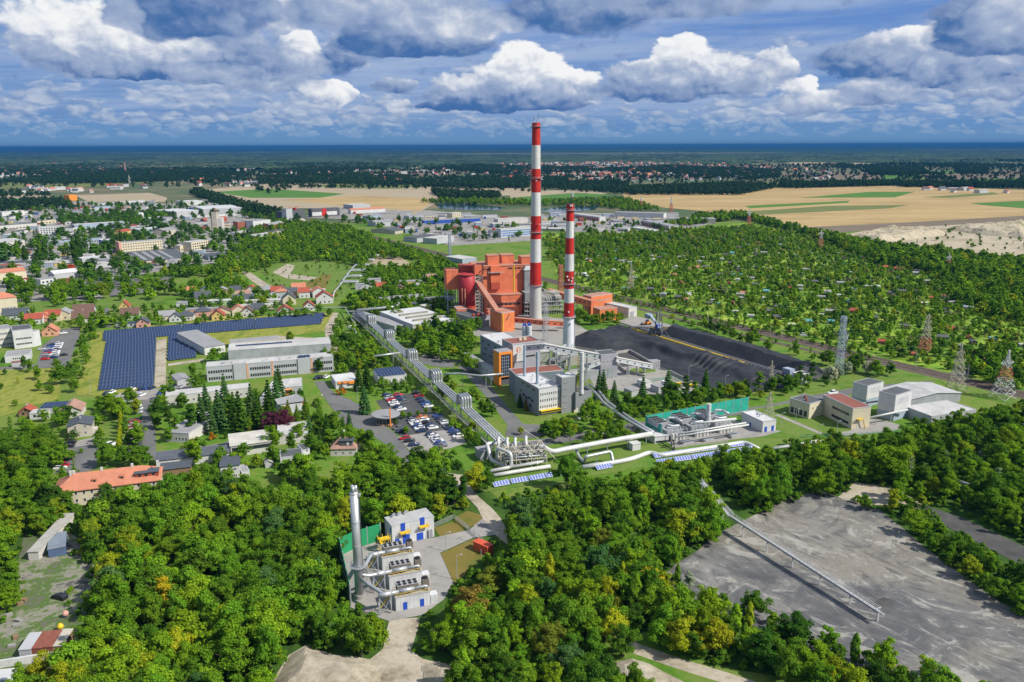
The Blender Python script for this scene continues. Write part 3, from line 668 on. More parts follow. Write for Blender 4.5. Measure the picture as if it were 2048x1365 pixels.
M_ORANGE2 = mat('bright_orange_panel', (.75, .25, .035), .55, var=.05, scale=.2)
M_BOIL = mat('brick_red_cladding', (.66, .165, .075), .65, var=.25, scale=.06)
M_BOIL2 = mat('dark_red_cladding', (.42, .075, .04), .65, var=.12, scale=.08)
M_BOILR = mat('dusty_red_roof', (.42, .20, .14), .8, var=.15, scale=.1)
M_SALMON = mat('salmon_wall', (.58, .25, .15), .75, var=.1, scale=.1)
M_PINK = mat('pink_wall', (.55, .30, .24), .8, var=.08, scale=.2)
M_YEL = mat('yellow_wall', (.60, .45, .16), .8, var=.08, scale=.2)
M_GRN = mat('pale_green_wall', (.33, .45, .25), .8, var=.08, scale=.2)
M_BRICK = mat('brick_wall', (.30, .10, .06), .85, var=.2, scale=.6)
M_BLUEW = mat('blue_cladding', (.03, .09, .38), .5, var=.1, scale=.2)
M_LBLUE = mat('light_blue_grey_wall', (.30, .36, .43), .65, var=.08, scale=.2)
M_DOOR = mat('blue_door', (.018, .07, .42), .45, var=.05)
M_GLASS = mat('window_glass', (.030, .036, .045), .15, var=.2, spec=.6)
M_FRAME = mat('window_frame', (.62, .62, .61), .5, var=.03)
M_STEEL = mat('galvanised_steel', (.46, .47, .48), .45, .35, var=.12)
M_DSTEEL = mat('dark_steel', (.12, .125, .13), .5, .4, var=.15)
M_PIPE = mat('pipe_jacket', (.44, .455, .46), .42, .45, var=.16, scale=.4)
M_PIPEW = mat('white_pipe_jacket', (.53, .53, .51), .5, .1, var=.16, scale=.3)
M_YSTEEL = mat('yellow_railing', (.70, .47, .02), .5, var=.05)
M_CONCW = mat('concrete_wall', (.36, .345, .31), .85, var=.2, scale=.3)
M_RUST = mat('rusty_sheet', (.22, .075, .05), .8, var=.25, scale=.6)
M_WOOD = mat('weathered_boards', (.24, .155, .09), .85, var=.25, scale=.8)
M_BLACK = mat('black_rubber', (.02, .02, .02), .8)
M_RED = mat('signal_red', (.47, .024, .016), .55, var=.25, scale=.15)
M_CHW = mat('chimney_white', (.56, .555, .54), .6, var=.12, scale=.12)
M_CHG = mat('chimney_concrete', (.46, .455, .42), .8, var=.10, scale=.12)
M_TEAL = mat('teal_panel', (.012, .24, .19), .5, var=.08, scale=.3)
M_GREENP = mat('green_panel', (.012, .20, .075), .5, var=.08, scale=.3)
def stripes(name, c, period, axis='x', depth=.16, rough=.6, metal=0.0):
 """sheet with standing seams: real grooves come from a bump"""
 m = bpy.data.materials.new(name); m.use_nodes = True; nt = m.node_tree; b = nt.nodes['Principled BSDF']
 tc = nt.nodes.new('ShaderNodeTexCoord'); sp = nt.nodes.new('ShaderNodeSeparateXYZ'); nt.links.new(tc.outputs['Object'], sp.inputs[0])
 a = sum((E(nt, sp.outputs['xyz'.index(k)])for k in axis[1:]), E(nt, sp.outputs['xyz'.index(axis[0])]))
 t =(a/period).op('FRACT'); g = ss(t, 0, .10)*(1.0-ss(t, .90, 1.0))
 n = noise(nt, E(nt, tc.outputs['Object']), .2, 4, .6)
 col = mix(nt, ss(n, .35, .65), tuple(v*.78 for v in c), c); col = mix(nt, g, tuple(v*(1-depth)for v in c), col)
 nt.links.new(col.s, b.inputs['Base Color']); b.inputs['Roughness'].default_value = rough; b.inputs['Metallic'].default_value = metal
 sk = noise(nt, vmath(nt, 'MULTIPLY', E(nt, tc.outputs['Object']), (1, 1, .07)), .5, 6, .7); col = mix(nt, ss(sk, .5, .72)*.32, col, tuple(v*.45+.02 for v in c)); nt.links.new(col.s, b.inputs['Base Color'])
 bp = nt.nodes.new('ShaderNodeBump'); bp.inputs['Distance'].default_value = .05; nt.links.new(g.s, bp.inputs['Height']); nt.links.new(bp.outputs[0], b.inputs['Normal'])
 MATS[name] = m; return m
S_GREY = stripes('grey_ribbed_sheet', (.30, .31, .325), 1.1, 'x'); S_LROOF = stripes('light_ribbed_roof', (.47, .465, .45), 2.2, 'x', .10)
S_CREAM = stripes('cream_ribbed_roof', (.58, .55, .48), 1.0, 'x', .10); S_BOIL = stripes('red_ribbed_cladding', (.72, .19, .085), 3.0, 'xy', .14)
S_ORANGE = stripes('orange_ribbed_cladding', (.74, .205, .07), 1.6, 'xy', .12); S_WALL = stripes('white_ribbed_wall', (.58, .585, .59), 1.2, 'xy', .08)
S_LG = stripes('pale_grey_ribbed_wall', (.36, .375, .39), 1.4, 'xy', .10); S_DK = stripes('dark_seam_roof', (.105, .115, .13), 1.5, 'x', .25)
S_TEAL = stripes('teal_slats', (.018, .40, .30), .5, 'z', .22); S_GREEN = stripes('green_slats', (.014, .29, .11), .5, 'z', .22)
def P3(p):return G(p[0], p[1], p[2]if len(p)>2 else 0.0)
WINC ={}
def window_meshes(w, h):
 k =(round(w, 2), round(h, 2))
 if k not in WINC:
  f = MB(); t = min(.12, w*.12)
  f.box(-w/2, -.05, 0, w/2, .03, t); f.box(-w/2, -.05, h-t, w/2, .03, h); f.box(-w/2, -.05, t, -w/2+t, .03, h-t); f.box(w/2-t, -.05, t, w/2, .03, h-t)
  if w>.9:f.box(-t/2, -.05, t, t/2, .03, h-t)
  WINC[k] =(f.mesh('window_frame'), MB().box(-w/2+.01, -.035, .01, w/2-.01, .02, h-.01).mesh('window_pane'))
  WINC[k][0].materials.append(M_FRAME); WINC[k][1].materials.append(M_GLASS)
 return WINC[k]
FR ={'F':lambda w, d:((0, 0), 0, w), 'R':lambda w, d:((w, 0), math.pi/2, d), 'K':lambda w, d:((w, d), math.pi, w), 'L':lambda w, d:((0, d), -math.pi/2, d)}
def face_put(o, face, w, d, x, z, off=0.0):
 (ox, oy), r, L = FR[face](w, d); c, s = math.cos(r), math.sin(r)
 o.location =(ox+x*c+off*s, oy+x*s-off*c, z); o.rotation_euler.z = r; return o
def windows(e, w, d, specs, framed=True):
 for face, n, zs, ww, wh, x0, x1 in specs:
  L = w if face in 'FK' else d
  fm, pm = window_meshes(ww, wh)
  for z in zs:
   for i in range(n):
    x = L*(x0+(x1-x0)*(i+.5)/n)
    o = link('window', fm if framed else pm, None, e); face_put(o, face, w, d, x, z)
    if framed:link('pane', pm, None, o)
def door(e, w, d, face, x, z, ww, wh, m, name='door'):
 o = MB().box(-ww/2, -.08, 0, ww/2, .02, wh).build(name, m, e); face_put(o, face, w, d, x, z)
 L = MB().box(ww*.28, -.13, wh*.45, ww*.36, -.08, wh*.5).build('handle', M_DSTEEL, o); return o
def gable_roof(w, d, rh, ov, axis, t=.18):
 m = MB()
 if axis=='x':
  for s, y0 in((1, -ov), (-1, d+ov)):
   k = rh/(d/2); z0 = -ov*k
   v =[(-ov, y0, z0), (w+ov, y0, z0), (w+ov, d/2, rh), (-ov, d/2, rh)]; v+=[(a, b, c+t)for a, b, c in v]
   m.add(v, [(3, 2, 1, 0), (4, 5, 6, 7), (0, 1, 5, 4), (1, 2, 6, 5), (2, 3, 7, 6), (3, 0, 4, 7)])
 else:
  for x0 in(-ov, w+ov):
   k = rh/(w/2); z0 = -ov*k
   v =[(x0, -ov, z0), (x0, d+ov, z0), (w/2, d+ov, rh), (w/2, -ov, rh)]; v+=[(a, b, c+t)for a, b, c in v]
   m.add(v, [(0, 1, 2, 3), (7, 6, 5, 4), (0, 4, 5, 1), (1, 5, 6, 2), (2, 6, 7, 3), (3, 7, 4, 0)])
 return m
def wall_mesh(w, d, h, rt, rh):
 m = MB(); b = -.5
 v =[(0, 0, b), (w, 0, b), (w, d, b), (0, d, b), (0, 0, h), (w, 0, h), (w, d, h), (0, d, h)]; f =[(0, 1, 5, 4), (1, 2, 6, 5), (2, 3, 7, 6), (3, 0, 4, 7)]
 if rt=='gx':v+=[(0, d/2, h+rh), (w, d/2, h+rh)]; f+=[(4, 7, 8), (6, 5, 9), (4, 8, 9, 5), (7, 6, 9, 8)]
 elif rt=='gy':v+=[(w/2, 0, h+rh), (w/2, d, h+rh)]; f+=[(4, 5, 8), (6, 7, 9), (5, 6, 9, 8), (7, 4, 8, 9)]
 else:f+=[(4, 5, 6, 7)]
 return m.add(v, f)
def hip_roof(w, d, rh, ov, inset):
 t = .2; m = MB(); v =[(-ov, -ov, 0), (w+ov, -ov, 0), (w+ov, d+ov, 0), (-ov, d+ov, 0), (-ov, -ov, t), (w+ov, -ov, t), (w+ov, d+ov, t), (-ov, d+ov, t), (inset, d/2, rh), (w-inset, d/2, rh)]
 return m.add(v, [(3, 2, 1, 0), (0, 1, 5, 4), (1, 2, 6, 5), (2, 3, 7, 6), (3, 0, 4, 7), (4, 5, 9, 8), (5, 6, 9), (6, 7, 8, 9), (7, 4, 8)])
def bld(nm, label, cat, A, B, C, h, wall, roof, rt='flat', rh=0.0, ang=None, wins=(), par=.45, ov=.35, group=None, z0=0.0, framed=True, chim=0):
 """A near corner, B to its right, C behind A (photo points, or metres for B / C); returns the Empty and its size"""
 a = P3(A); base = Vector((a.x, a.y, z0))
 if ang is None:
  b = P3(B); ang = math.degrees(math.atan2(b.y-a.y, b.x-a.x))
 ux = Vector((math.cos(R(ang)), math.sin(R(ang)), 0)); uy = Vector((-ux.y, ux.x, 0))
 w = B if isinstance(B, (int, float))else(P3(B)-a).dot(ux)
 d = C if isinstance(C, (int, float))else(P3(C)-a).dot(uy)
 if w<0:base+=ux*w; w = -w
 if d<0:base+=uy*d; d = -d
 if isinstance(h, tuple):h = HT(A[0], A[1], h[1])
 e = empty(nm, base, R(ang), label=label, cat=cat, group=group)
 wall_mesh(w, d, h, rt, rh).build('wall', wall, e)
 if rt=='flat':
  if par:
   t = .28
   MB().box(t, t, h-.05, w-t, d-t, h+.12).build('roof', roof, e)
   p = MB(); p.box(-.06, -.06, h-.1, w+.06, t, h+par); p.box(-.06, d-t, h-.1, w+.06, d+.06, h+par); p.box(-.06, t, h-.1, t, d-t, h+par); p.box(w-t, t, h-.1, w+.06, d-t, h+par)
   p.build('parapet', wall if par>.6 else M_LGREY, e)
  else:MB().box(-.15, -.15, h, w+.15, d+.15, h+.22).build('roof', roof, e)
 elif rt=='gx' or rt=='gy':o = gable_roof(w, d, rh, ov, rt[1]).build('roof', roof, e); o.location.z = h+.02
 elif rt=='hip':o = hip_roof(w, d, rh, ov, d*.5).build('roof', roof, e); o.location.z = h
 elif rt=='shed':
  m = MB(); v =[(-ov, -ov, 0), (w+ov, -ov, 0), (w+ov, d+ov, rh), (-ov, d+ov, rh)]; v+=[(x, y, z+.2)for x, y, z in v]
  m.add(v, [(3, 2, 1, 0), (4, 5, 6, 7), (0, 1, 5, 4), (1, 2, 6, 5), (2, 3, 7, 6), (3, 0, 4, 7)]); o = m.build('roof', roof, e); o.location.z = h
  MB().add([(0, d, h-.2), (w, d, h-.2), (w, d, h+rh), (0, d, h+rh), (0, 0, h), (w, 0, h)], [(0, 1, 2, 3), (4, 0, 3), (1, 5, 2)]).build('gable_wall', wall, e)
 rf =[c for c in e.children if c.name.startswith('roof')]
 for i in range(chim):
  x = w*(i+.6)/(chim+.2); m = MB().box(x-.35, d/2-.3+.6, (rh if rt!='flat' else 0)-.8, x+.35, d/2+.9, (rh if rt!='flat' else 0)+1.0)
  if rf:c = m.build('chimney', M_CONCW, rf[0]); c.location.z = h if rt=='flat' else 0
 windows(e, w, d, wins, framed)
 KEEP.append([(base+ux*x+uy*y)[:2]for x, y in((-1.5, -1.5), (w+1.5, -1.5), (w+1.5, d+1.5), (-1.5, d+1.5))])
 return e, w, d, h
def roof_vents(e, w, d, h, n, seed, m=None):
 rf =[c for c in e.children if c.name.startswith('roof')][0]; rng = random.Random(seed)
 for i in range(n):
  x, y = rng.uniform(.12, .88)*w, rng.uniform(.15, .85)*d; s = rng.uniform(.3, .8)
  q = MB()
  if rng.random()<.5:q.box(x-s, y-s*.7, h+.05, x+s, y+s*.7, h+.1+s)
  else:q.lathe([(s*.4, h+.05), (s*.4, h+.9), (s*.7, h+.95), (s*.7, h+1.2), (.02, h+1.35)], 8, (x, y))
  q.build('roof_vent', m or M_STEEL, rf)
  # ------------------ the two striped chimneys
def ring_platform(e, r, z, wd=1.1, name='platform'):
 p = MB(); p.lathe([(r, z), (r+wd, z), (r+wd, z+.15), (r, z+.15)], 28, cap=False)
 o = p.build(name, M_STEEL, e); q = MB()
 for k in(.55, 1.1):
  n = 28
  for i in range(n):
   a, b = 2*math.pi*i/n, 2*math.pi*(i+1)/n
   q.bar(((r+wd)*math.cos(a), (r+wd)*math.sin(a), z+k), ((r+wd)*math.cos(b), (r+wd)*math.sin(b), z+k), .07)
 for i in range(14):
  a = 2*math.pi*i/14; q.bar(((r+wd)*math.cos(a), (r+wd)*math.sin(a), z), ((r+wd)*math.cos(a), (r+wd)*math.sin(a), z+1.1), .06); q.bar((r*math.cos(a), r*math.sin(a), z-1.2), ((r+wd)*math.cos(a), (r+wd)*math.sin(a), z), .09)
 q.build('railing', M_STEEL, o); return o
def chimney(foot, label, bands, rb, rtop, top, plats, base_m, lad):
 g = G(*foot); e = empty('striped_chimney', g, label=label, cat='chimney'); H = HT(foot[0], foot[1], top)
 rr = lambda z:rb+(rtop-rb)*(z/H)**.85
 edges =[HT(foot[0], foot[1], y)for y in bands]
 zs = edges+[0]; ms =[M_RED, M_CHW]*10
 for i in range(len(zs)-1):
  z1, z0 = zs[i], zs[i+1]; last = i==len(zs)-2
  n = 6; prof =[(rr(z0+(z1-z0)*k/n), z0+(z1-z0)*k/n)for k in range(n+1)]
  o = MB().lathe(prof, 40, cap=False).build('shaft_base' if last else('red_band' if i%2==0 else 'white_band'), base_m if last else ms[i], e, True)
 MB().lathe([(rr(H), H), (rr(H)*.72, H+.02), (rr(H)*.70, H-3)], 40, cap=False).build('flue_opening', M_DSTEEL, e)
 for y in plats:ring_platform(e, rr(HT(foot[0], foot[1], y))+.02, HT(foot[0], foot[1], y))
 l = MB(); a = R(lad); c, s = math.cos(a), math.sin(a); zz = 3.0
 for k in(-.28, .28):
  for i in range(8):
   z0, z1 = 3+(H-3)*i/8, 3+(H-3)*(i+1)/8; l.bar(((rr(z0)+.45)*c-k*s, (rr(z0)+.45)*s+k*c, z0), ((rr(z1)+.45)*c-k*s, (rr(z1)+.45)*s+k*c, z1), .09)
 while zz<H:
  r_ = rr(zz)+.45
  for k in range(6):
   b0, b1 = R(-100+40*k-0), R(-100+40*(k+1)); q = lambda b:(r_*c+.45*(math.cos(b)*c-math.sin(b)*s), r_*s+.45*(math.cos(b)*s+math.sin(b)*c), zz)
   l.bar(q(b0), q(b1), .05)
  zz+=1.6
 l.build('caged_ladder', M_STEEL, e)
 return e, H, rr
ch1, H1, rr1 = chimney((1071, 637), 'tallest red and white striped chimney, rising from the red boiler house', [246, 291, 338, 385, 432, 478, 524.5, 571], 4.5, 2.75, 246, [254, 357, 465, 571], M_CHG, -25)
an = MB()
for x, y, h in((1.4, -1, 6.4), (-1.6, -1, 4.2), (.3, 1.5, 2.5)):
 an.bar((x, y, H1), (x, y, H1+h), .16)
 for k in(.5, .75):an.bar((x-.6, y, H1+h*k), (x+.6, y, H1+h*k), .08)
an.build('antennas', M_DSTEEL, ch1)
for k, (a, z)in enumerate([(0, 99), (-40, 98), (-150, 96), (-90, 96.5), (10, 97), (-60, 67), (-30, 69), (-140, 67.5)]):
 r = rr1(z)+1.3; x, y = r*math.cos(R(a)), r*math.sin(R(a)); dm = MB().lathe([(.1, z), (.55, z+.1), (.55, z+.5), (.1, z+.6)], 10, (x, y)); dm.bar((x*.8, y*.8, z+.3), (x, y, z+.3), .1); dm.build('aerial_dish', M_CHW, ch1)
ch2, H2, rr2 = chimney((1136.5, 702), 'shorter red and white chimney with a white lower shaft beside the coal yard', [408, 442.5, 476, 508, 542, 577, 605, 633], 3.5, 2.15, 408, [421, 568, 634], mat('chimney_bluish_white', (.58, .60, .63), .6, var=.08, scale=.12), -15)
for a, z in((-100, 43), (-70, 42.4), (-60, 44), (-115, 45), (-90, 86), (-70, 86), (-80, 20), (-95, 24), (-75, 17)):
 r = rr2(z)+.5; x, y = r*math.cos(R(a)), r*math.sin(R(a)); MB().lathe([(.1, z), (.5, z+.1), (.5, z+.9), (.1, z+1)], 10, (x, y)).build('aerial_dish', M_CHW, ch2)
 # ------------------ red boiler house
PA = 25.5
def boiler():
 a = G(952, 534.5, 34.5); u = Vector((math.cos(R(14)), math.sin(R(14)), 0)); v = Vector((-u.y, u.x, 0))
 g = Vector((a.x, a.y, 0)); e = empty('boiler_house', g, R(14), label='huge brick-red boiler house with rooftop penthouses behind the tallest chimney', cat='power station'); e.scale =(1.08, 1.08, .84)
 W_, Dp, Hh = 44, 24, 41
 MB().box(0, 0, -.5, W_, Dp, Hh).build('wall', S_BOIL, e)
 rf = MB().box(-.3, -.3, Hh, W_+.3, Dp+.3, Hh+.5).build('roof', M_BOILR, e)
 for x0, y0, x1, y1, h in((9, 4, 17, 13, 8.5), (20, 9, 29, 19, 7.5), (32.5, 3, 41.5, 13, 6.5)):
  MB().box(x0, y0, Hh+.4, x1, y1, Hh+h).build('penthouse', S_BOIL, rf); MB().box(x0-.2, y0-.2, Hh+h, x1+.2, y1+.2, Hh+h+.4).build('penthouse_roof', M_BOILR, rf)
 MB().box(9.8, -1.6, Hh-14, 16.2, -.003, Hh+.9).build('lift_shaft', M_BOIL, e); MB().box(10, -1.65, Hh-20, 16, -.06, Hh-14.05).build('louvre_panel', M_BOIL2, e)
 MB().box(32, -3, Hh-3.2, 42, -.02, Hh-2.9).build('duct_walkway', M_STEEL, e); c = MB(); c.box(7.6, -2.9, Hh-5.2, 18.4, -1.62, Hh-4.9)
 for x in(8, 12, 16, 18):c.bar((x, -2.9, Hh-5), (x, -2.9, Hh-3.9), .12)
 c.bar((7.6, -2.9, Hh-3.9), (18.4, -2.9, Hh-3.9), .12); c.build('balcony', M_STEEL, e)
 bands =[MB()for _ in range(2)]
 for i in range(14):
  if 4<i<7:continue
  x = .8+i*3.1; o = MB().box(0, -.08, 0, 2.5, .02, 1.4).build('window', M_GLASS, e); o.location =(x, 0, Hh-3)
 o = MB().box(26, -.25, 9, 26.7, -.01, Hh).build('ladder', M_YSTEEL, e)
 MB().box(4, -8, -.5, 30, -.02, 17).build('lower_bay', S_BOIL, e); MB().box(3.7, -8.3, 17, 30.3, -.02, 17.4).build('lower_roof', M_BOILR, e)
 MB().box(4, -8.35, 10.4, 31, -8.02, 11.2).build('canopy', M_BOILR, e); MB().box(5, -13, -.5, 24, -8.04, 6.5).build('annexe', M_SALMON, e); MB().box(4.7, -13.3, 6.5, 24.3, -8.06, 6.9).build('annexe_roof', M_BOILR, e)
 for i in range(8):o = MB().box(0, -.08, 0, 2.3, .02, 1.6).build('window', M_GLASS, e); o.location =(6+i*2.9, -8.0, 8.2)
 MB().box(17, -17, -.5, 25, -13.02, 8).build('annexe', M_BOIL, e)
 MB().box(-10, 2, -.5, -1.0, 12, 41).build('bunker_tower', M_BOIL2, e); MB().box(-10.2, 1.8, 41, -.8, 12.2, 42.2).build('tower_roof', M_BOIL2, e)
 MB().lathe([(5.6, 9), (5.6, 36), (4, 37)], 30, (-7, -4)).build('silo', mat('crimson_silo', (.36, .028, .035), .55, var=.1, scale=.1), e, True)
 MB().lathe([(6.3, 36), (6.3, 36.4)], 30, (-7, -4)).build('silo_ring', M_BOIL2, e); MB().lathe([(5.9, 0), (5.9, 8.6), (6.3, 8.61), (6.3, 9.0)], 30, (-7, -4)).build('silo_skirt', M_BOIL2, e)
 MB().box(-20, 1, 22, -12, 12, 39).build('head_house', S_BOIL, e); l = MB()
 for x, y in((-19.5, 1.5), (-12.5, 1.5), (-19.5, 11.5), (-12.5, 11.5)):l.bar((x, y, 0), (x, y, 22), .6)
 for z in(7, 14):l.bar((-19.5, 1.5, z), (-12.5, 1.5, z), .35); l.bar((-19.5, 1.5, z), (-19.5, 11.5, z), .35); l.bar((-12.5, 1.5, z-7), (-19.5, 1.5, z), .3)
 l.build('support_frame', M_LBLUE, e)
 MB().box(-2.4, -7.4, 36, 3.6, -1.5, 44).build('stair_head', M_BOIL, e)
 t = MB()
 for k in range(12):t.box(-2.0, -7, 3*k+.2, 2.8, -2.2, 3*k+.45); t.bar((-2, -7, 3*k+.3), (2.8, -7, 3*k+3.2), .25)
 for x, y in((-2, -7), (2.8, -7), (2.8, -2.2), (-2, -2.2)):t.bar((x, y, 0), (x, y, 37), .35)
 for k in range(24):t.bar((-2, -7.05, 1.5*k+1.2), (2.8, -7.05, 1.5*k+1.2), .1)
 t.build('stair_tower', mat('pale_steel', (.52, .50, .44), .7, var=.2), e)
 p = MB()
 for x, y0 in((-11.2, -8), (-9.5, -9)):p.tube([(x, y0, 10), (x, y0, 24), (x, y0+1.5, 26)], .35, 8)
 p.build('duct', M_SALMON, e)
 rng = random.Random(4); MB().box(31, -12, 8, 45, -1, 19).build('filter_house', M_GREY, e)
 MB().box(33, -3, 19, 39.5, -.1, 37).build('flue_gas_duct', mat('duct_grey', (.25, .265, .27), .6, var=.2, scale=.2), e)
 q = MB()
 q.add([(32.5, -3.5, 37), (40, -3.5, 37), (40, 0, 37), (32.5, 0, 37), (34, -2, 40.5), (38.5, -2, 40.5), (38.5, 0, 40.5), (34, 0, 40.5)], [(0, 1, 5, 4), (1, 2, 6, 5), (3, 0, 4, 7), (4, 5, 6, 7), (3, 2, 1, 0)]); q.build('duct_hood', M_LGREY, e); q = MB()
 for k in range(9):x = 31+rng.uniform(0, 22); z = rng.uniform(2, 16); MB().box(x, -13-rng.uniform(0, 3), z, x+rng.uniform(2, 5), -10, z+rng.uniform(1.5, 4)).build('duct_box', M_CONCW, e)
 q.box(45, -10, 6, 56, -2, 18); q.add([(45, -10, 18), (56, -10, 14), (56, -2, 14), (45, -2, 18), (45, -10, 21), (45, -2, 21)], [(0, 1, 4), (4, 1, 2, 5), (5, 2, 3), (0, 4, 5, 3)])
 q.build('precipitator', mat('weathered_plant_steel', (.33, .32, .28), .8, var=.3, scale=.3), e)
 f = MB()
 for k in range(16):
  x = 30+k*1.7
  f.bar((x, -15, 0), (x, -15, 9+(k%3)*3), .3)
  if k%2==0:f.bar((x, -15, 3), (x+3.4, -15, 8), .2)
 for z in(3.5, 7.5, 11):f.box(30, -16, z, 57, -13.5, z+.2); f.bar((30, -16, z+1.1), (57, -16, z+1.1), .1)
 for k in range(7):x = 46+k*1.6; f.tube([(x, -13, 5+k%3), (x, -13, 13), (x, -9, 15)], .45, 8)
 f.build('service_gantry', M_STEEL, e)
 b, w, d, h = bld('red_annexe_block', 'low red block with square windows at the west foot of the boiler house', 'building', (935, 642), (908, 636), 11, 8.5, M_BOIL, M_BOILR, ang=14, par=.3, wins=[('F', 3, [1.5, 5], 1.4, 1.2, .1, .9)])
boiler()
bld('transformer_house', 'grey flat-roofed block topped with five red vents below the boiler house', 'building', (948, 646, 4), (985, 640, 4), (940, 627, 4), 7, M_MGREY, M_DGREY, par=.3)
def red_vents():
 e =[o for o in bpy.data.objects if o.name.startswith('transformer_house')][0]
 for i in range(5):MB().lathe([(.7, 7.1), (.7, 8.2), (1.1, 8.4), (1.1, 8.8), (.05, 9.2)], 12, (3+i*3.0, 5-(i%2)*1.5)).build('roof_vent', M_BOIL2, [c for c in e.children if c.name.startswith('roof')][0])
red_vents()
bt, *_ = bld('coal_transfer_tower', 'tall orange transfer tower with ladders in front of the boiler house', 'tower', (1003.5, 666), (1029, 662), (989, 657), ('t', 627), S_ORANGE, M_BOILR, par=.25)
lad = MB(); lad.bar((.9, -.3, 1), (.9, -.3, 13), .5, .2); lad.build('ladder', M_YSTEEL, bt)
MB().bar((6, -.3, 12), (3.5, -.3, 8), .35).build('hoist_arm', M_DSTEEL, bt)
def gallery(label, pts, w, h, m, legs=(), roof=None, nwin=0, legm=None, name='conveyor_gallery', winrow=.55):
 """an enclosed sloping conveyor bridge through 3D points, on legs"""
 e = empty(name, (pts[0].x, pts[0].y, 0), label=label, cat='conveyor'); o = e.location
 P =[Vector(p)-Vector(o)for p in pts]
 body, rf = MB(), MB()
 for a, b in zip(P[:-1], P[1:]):
  body.bar(a, b, w, h); u =(b-a).normalized(); rf.bar(a+Vector((0, 0, h/2+.1)), b+Vector((0, 0, h/2+.1)), w+.4, .25)
  L =(b-a).length; s = u.cross(Vector((0, 0, 1))).normalized(); n = int(L/4)if nwin else 0
  for i in range(n):
   for sd in(-1, 1):
    c = a+u*(L*(i+.5)/n)+s*sd*(w/2+.02); wb = MB()
    wb.bar(c-u*nwin, c+u*nwin, .06, h*.28); wb.build('window', M_GLASS, e)
 body.build('housing', m, e); rf.build('roof', roof or m, e)
 for t, spread in legs:
  tot = sum((b-a).length for a, b in zip(P[:-1], P[1:]))*t; k = 0
  while k<len(P)-2 and tot>(P[k+1]-P[k]).length:tot-=(P[k+1]-P[k]).length; k+=1
  u =(P[k+1]-P[k]).normalized(); c = P[k]+u*tot; s = u.cross(Vector((0, 0, 1))).normalized()
  l = MB()
  for sd in(-1, 1):l.bar(c+s*sd*w*.4-Vector((0, 0, h/2)), Vector((c.x, c.y, 0))+s*sd*(w*.4+spread), .35)
  l.bar(c+s*w*.45-Vector((0, 0, c.z*.5)), c-s*w*.45-Vector((0, 0, c.z*.5)), .25); l.build('trestle', legm or M_STEEL, e)
 return e
gallery('steep red conveyor gallery running down from the boiler house to the orange transfer tower', [G(953, 563, 24.5), G(996, 627, 12)], 3.2, 3.2, M_BOIL, roof=M_BOILR)
gallery('low red gallery with a strip of windows leading right from the orange transfer tower', [G(1029, 640, 6), G(1090, 646, 6), G(1128, 648, 5)], 3, 3.0, M_BOIL, [(.3, .2), (.6, .2)], M_BOILR, .9)
gallery('long red gallery on trestles from the chimney foot to the red crusher house', [G(1097, 584, 13), G(1186, 608, 9)], 4.2, 4.4, S_BOIL, [(.62, .6), (.85, .6), (.3, .5)], M_BOILR, .7)
bld('crusher_house', 'taller upper part of the red crusher house at the end of the long gallery', 'building', (1182, 630), (1224, 623), 9, ('t', 594), S_ORANGE, M_BOILR, par=.3, wins=[('F', 7, [9.2], 1.6, .9, .25, .95)])
bld('crusher_house', 'lower red block in front of the crusher house, half hidden by bushes', 'building', (1199, 643), (1234, 639), 9, ('t', 619.5), S_ORANGE, M_BOILR, par=.2)
bld('loading_garage', 'pale garage with one big grey door, behind the red crusher house', 'building', (1257, 636), (1273.5, 633), (1226, 612), ('t', 617), M_OFFWHITE, M_LROOF, par=.3)
gg =[o for o in bpy.data.objects if o.name.startswith('loading_garage')][0]; MB().box(1.2, -.1, 0, 5.2, -.01, 4.2).build('door', M_MGREY, gg)
bld('low_lean_to', 'low pale lean-to along the long side of the loading garage', 'building', (1243, 634.5), (1257, 636), 5, 2.6, M_OFFWHITE, M_LROOF, par=0, ang=None)
# ------------------ grey offices and biomass block in the middle
h1 = 12.9
gb, w, d, h = bld('turbine_office_block', 'grey block with a white three-storey windowed front and two stacks on its roof', 'office building', (1077, 778.6, h1), (1119, 772, h1), (1031, 751, h1), h1, M_GREY, M_WROOF, ang=PA, par=.4)
MB().box(.15, -.28, 2.6, w-.1, -.01, h-.4).build('white_front', M_WHITE, gb)
for z in(3.6, 6.6, 9.6):
 for i in range(9):
  fm, pm = window_meshes(.62, 1.3); o = link('window', fm, None, gb); o.location =(1.0+i*(w-2)/8, -.28, z); link('pane', pm, None, o)
for x, z, l in((6, 5.2, 2.2), (9, 5.6, 2.6), (12, 5.0, 2.6), (15, 5.6, 3), (18, 6.8, 2), (8, 2.2, 2.2), (5, 10.6, 2.5), (10.5, 10.9, 2.5), (16, 11, 2.5)):
 o = MB().box(-l/2, -.06, 0, l/2, .02, 1.0).build('window', M_GLASS, gb); face_put(o, 'L', w, d, d-x, z)
cp = MB(); cp.box(.6, -1.8, 2.5, w-.2, -.02, 2.75); cp.box(.6, -1.85, 1.6, w-.2, -1.75, 1.75); cp.build('entrance_canopy', M_YSTEEL, gb); roof_vents(gb, w, d, h, 7, 3)
tw, w2, d2, h2 = bld('stair_tower', 'tall narrow dark-grey tower with one column of windows beside the white office front', 'office building', (1122.8, 827.8), (1150.5, 822), (1110, 751, 17), 17.0, M_GREY, M_WROOF, ang=PA, par=.4)
for k in range(5):
 for i in range(3):fm, pm = window_meshes(.5, 1.0); o = link('window', fm, None, tw); o.location =(1.0+i*.75, 0, 1.6+k*3.1); link('pane', pm, None, o)
lb, w3, d3, h3 = bld('pump_house', 'low dark-grey block with a sunken roof from which the white stack rises', 'building', (1150.9, 825.5), (1182, 820), 9, 8.7, M_GREY, M_DGREY, ang=PA, par=1.0)
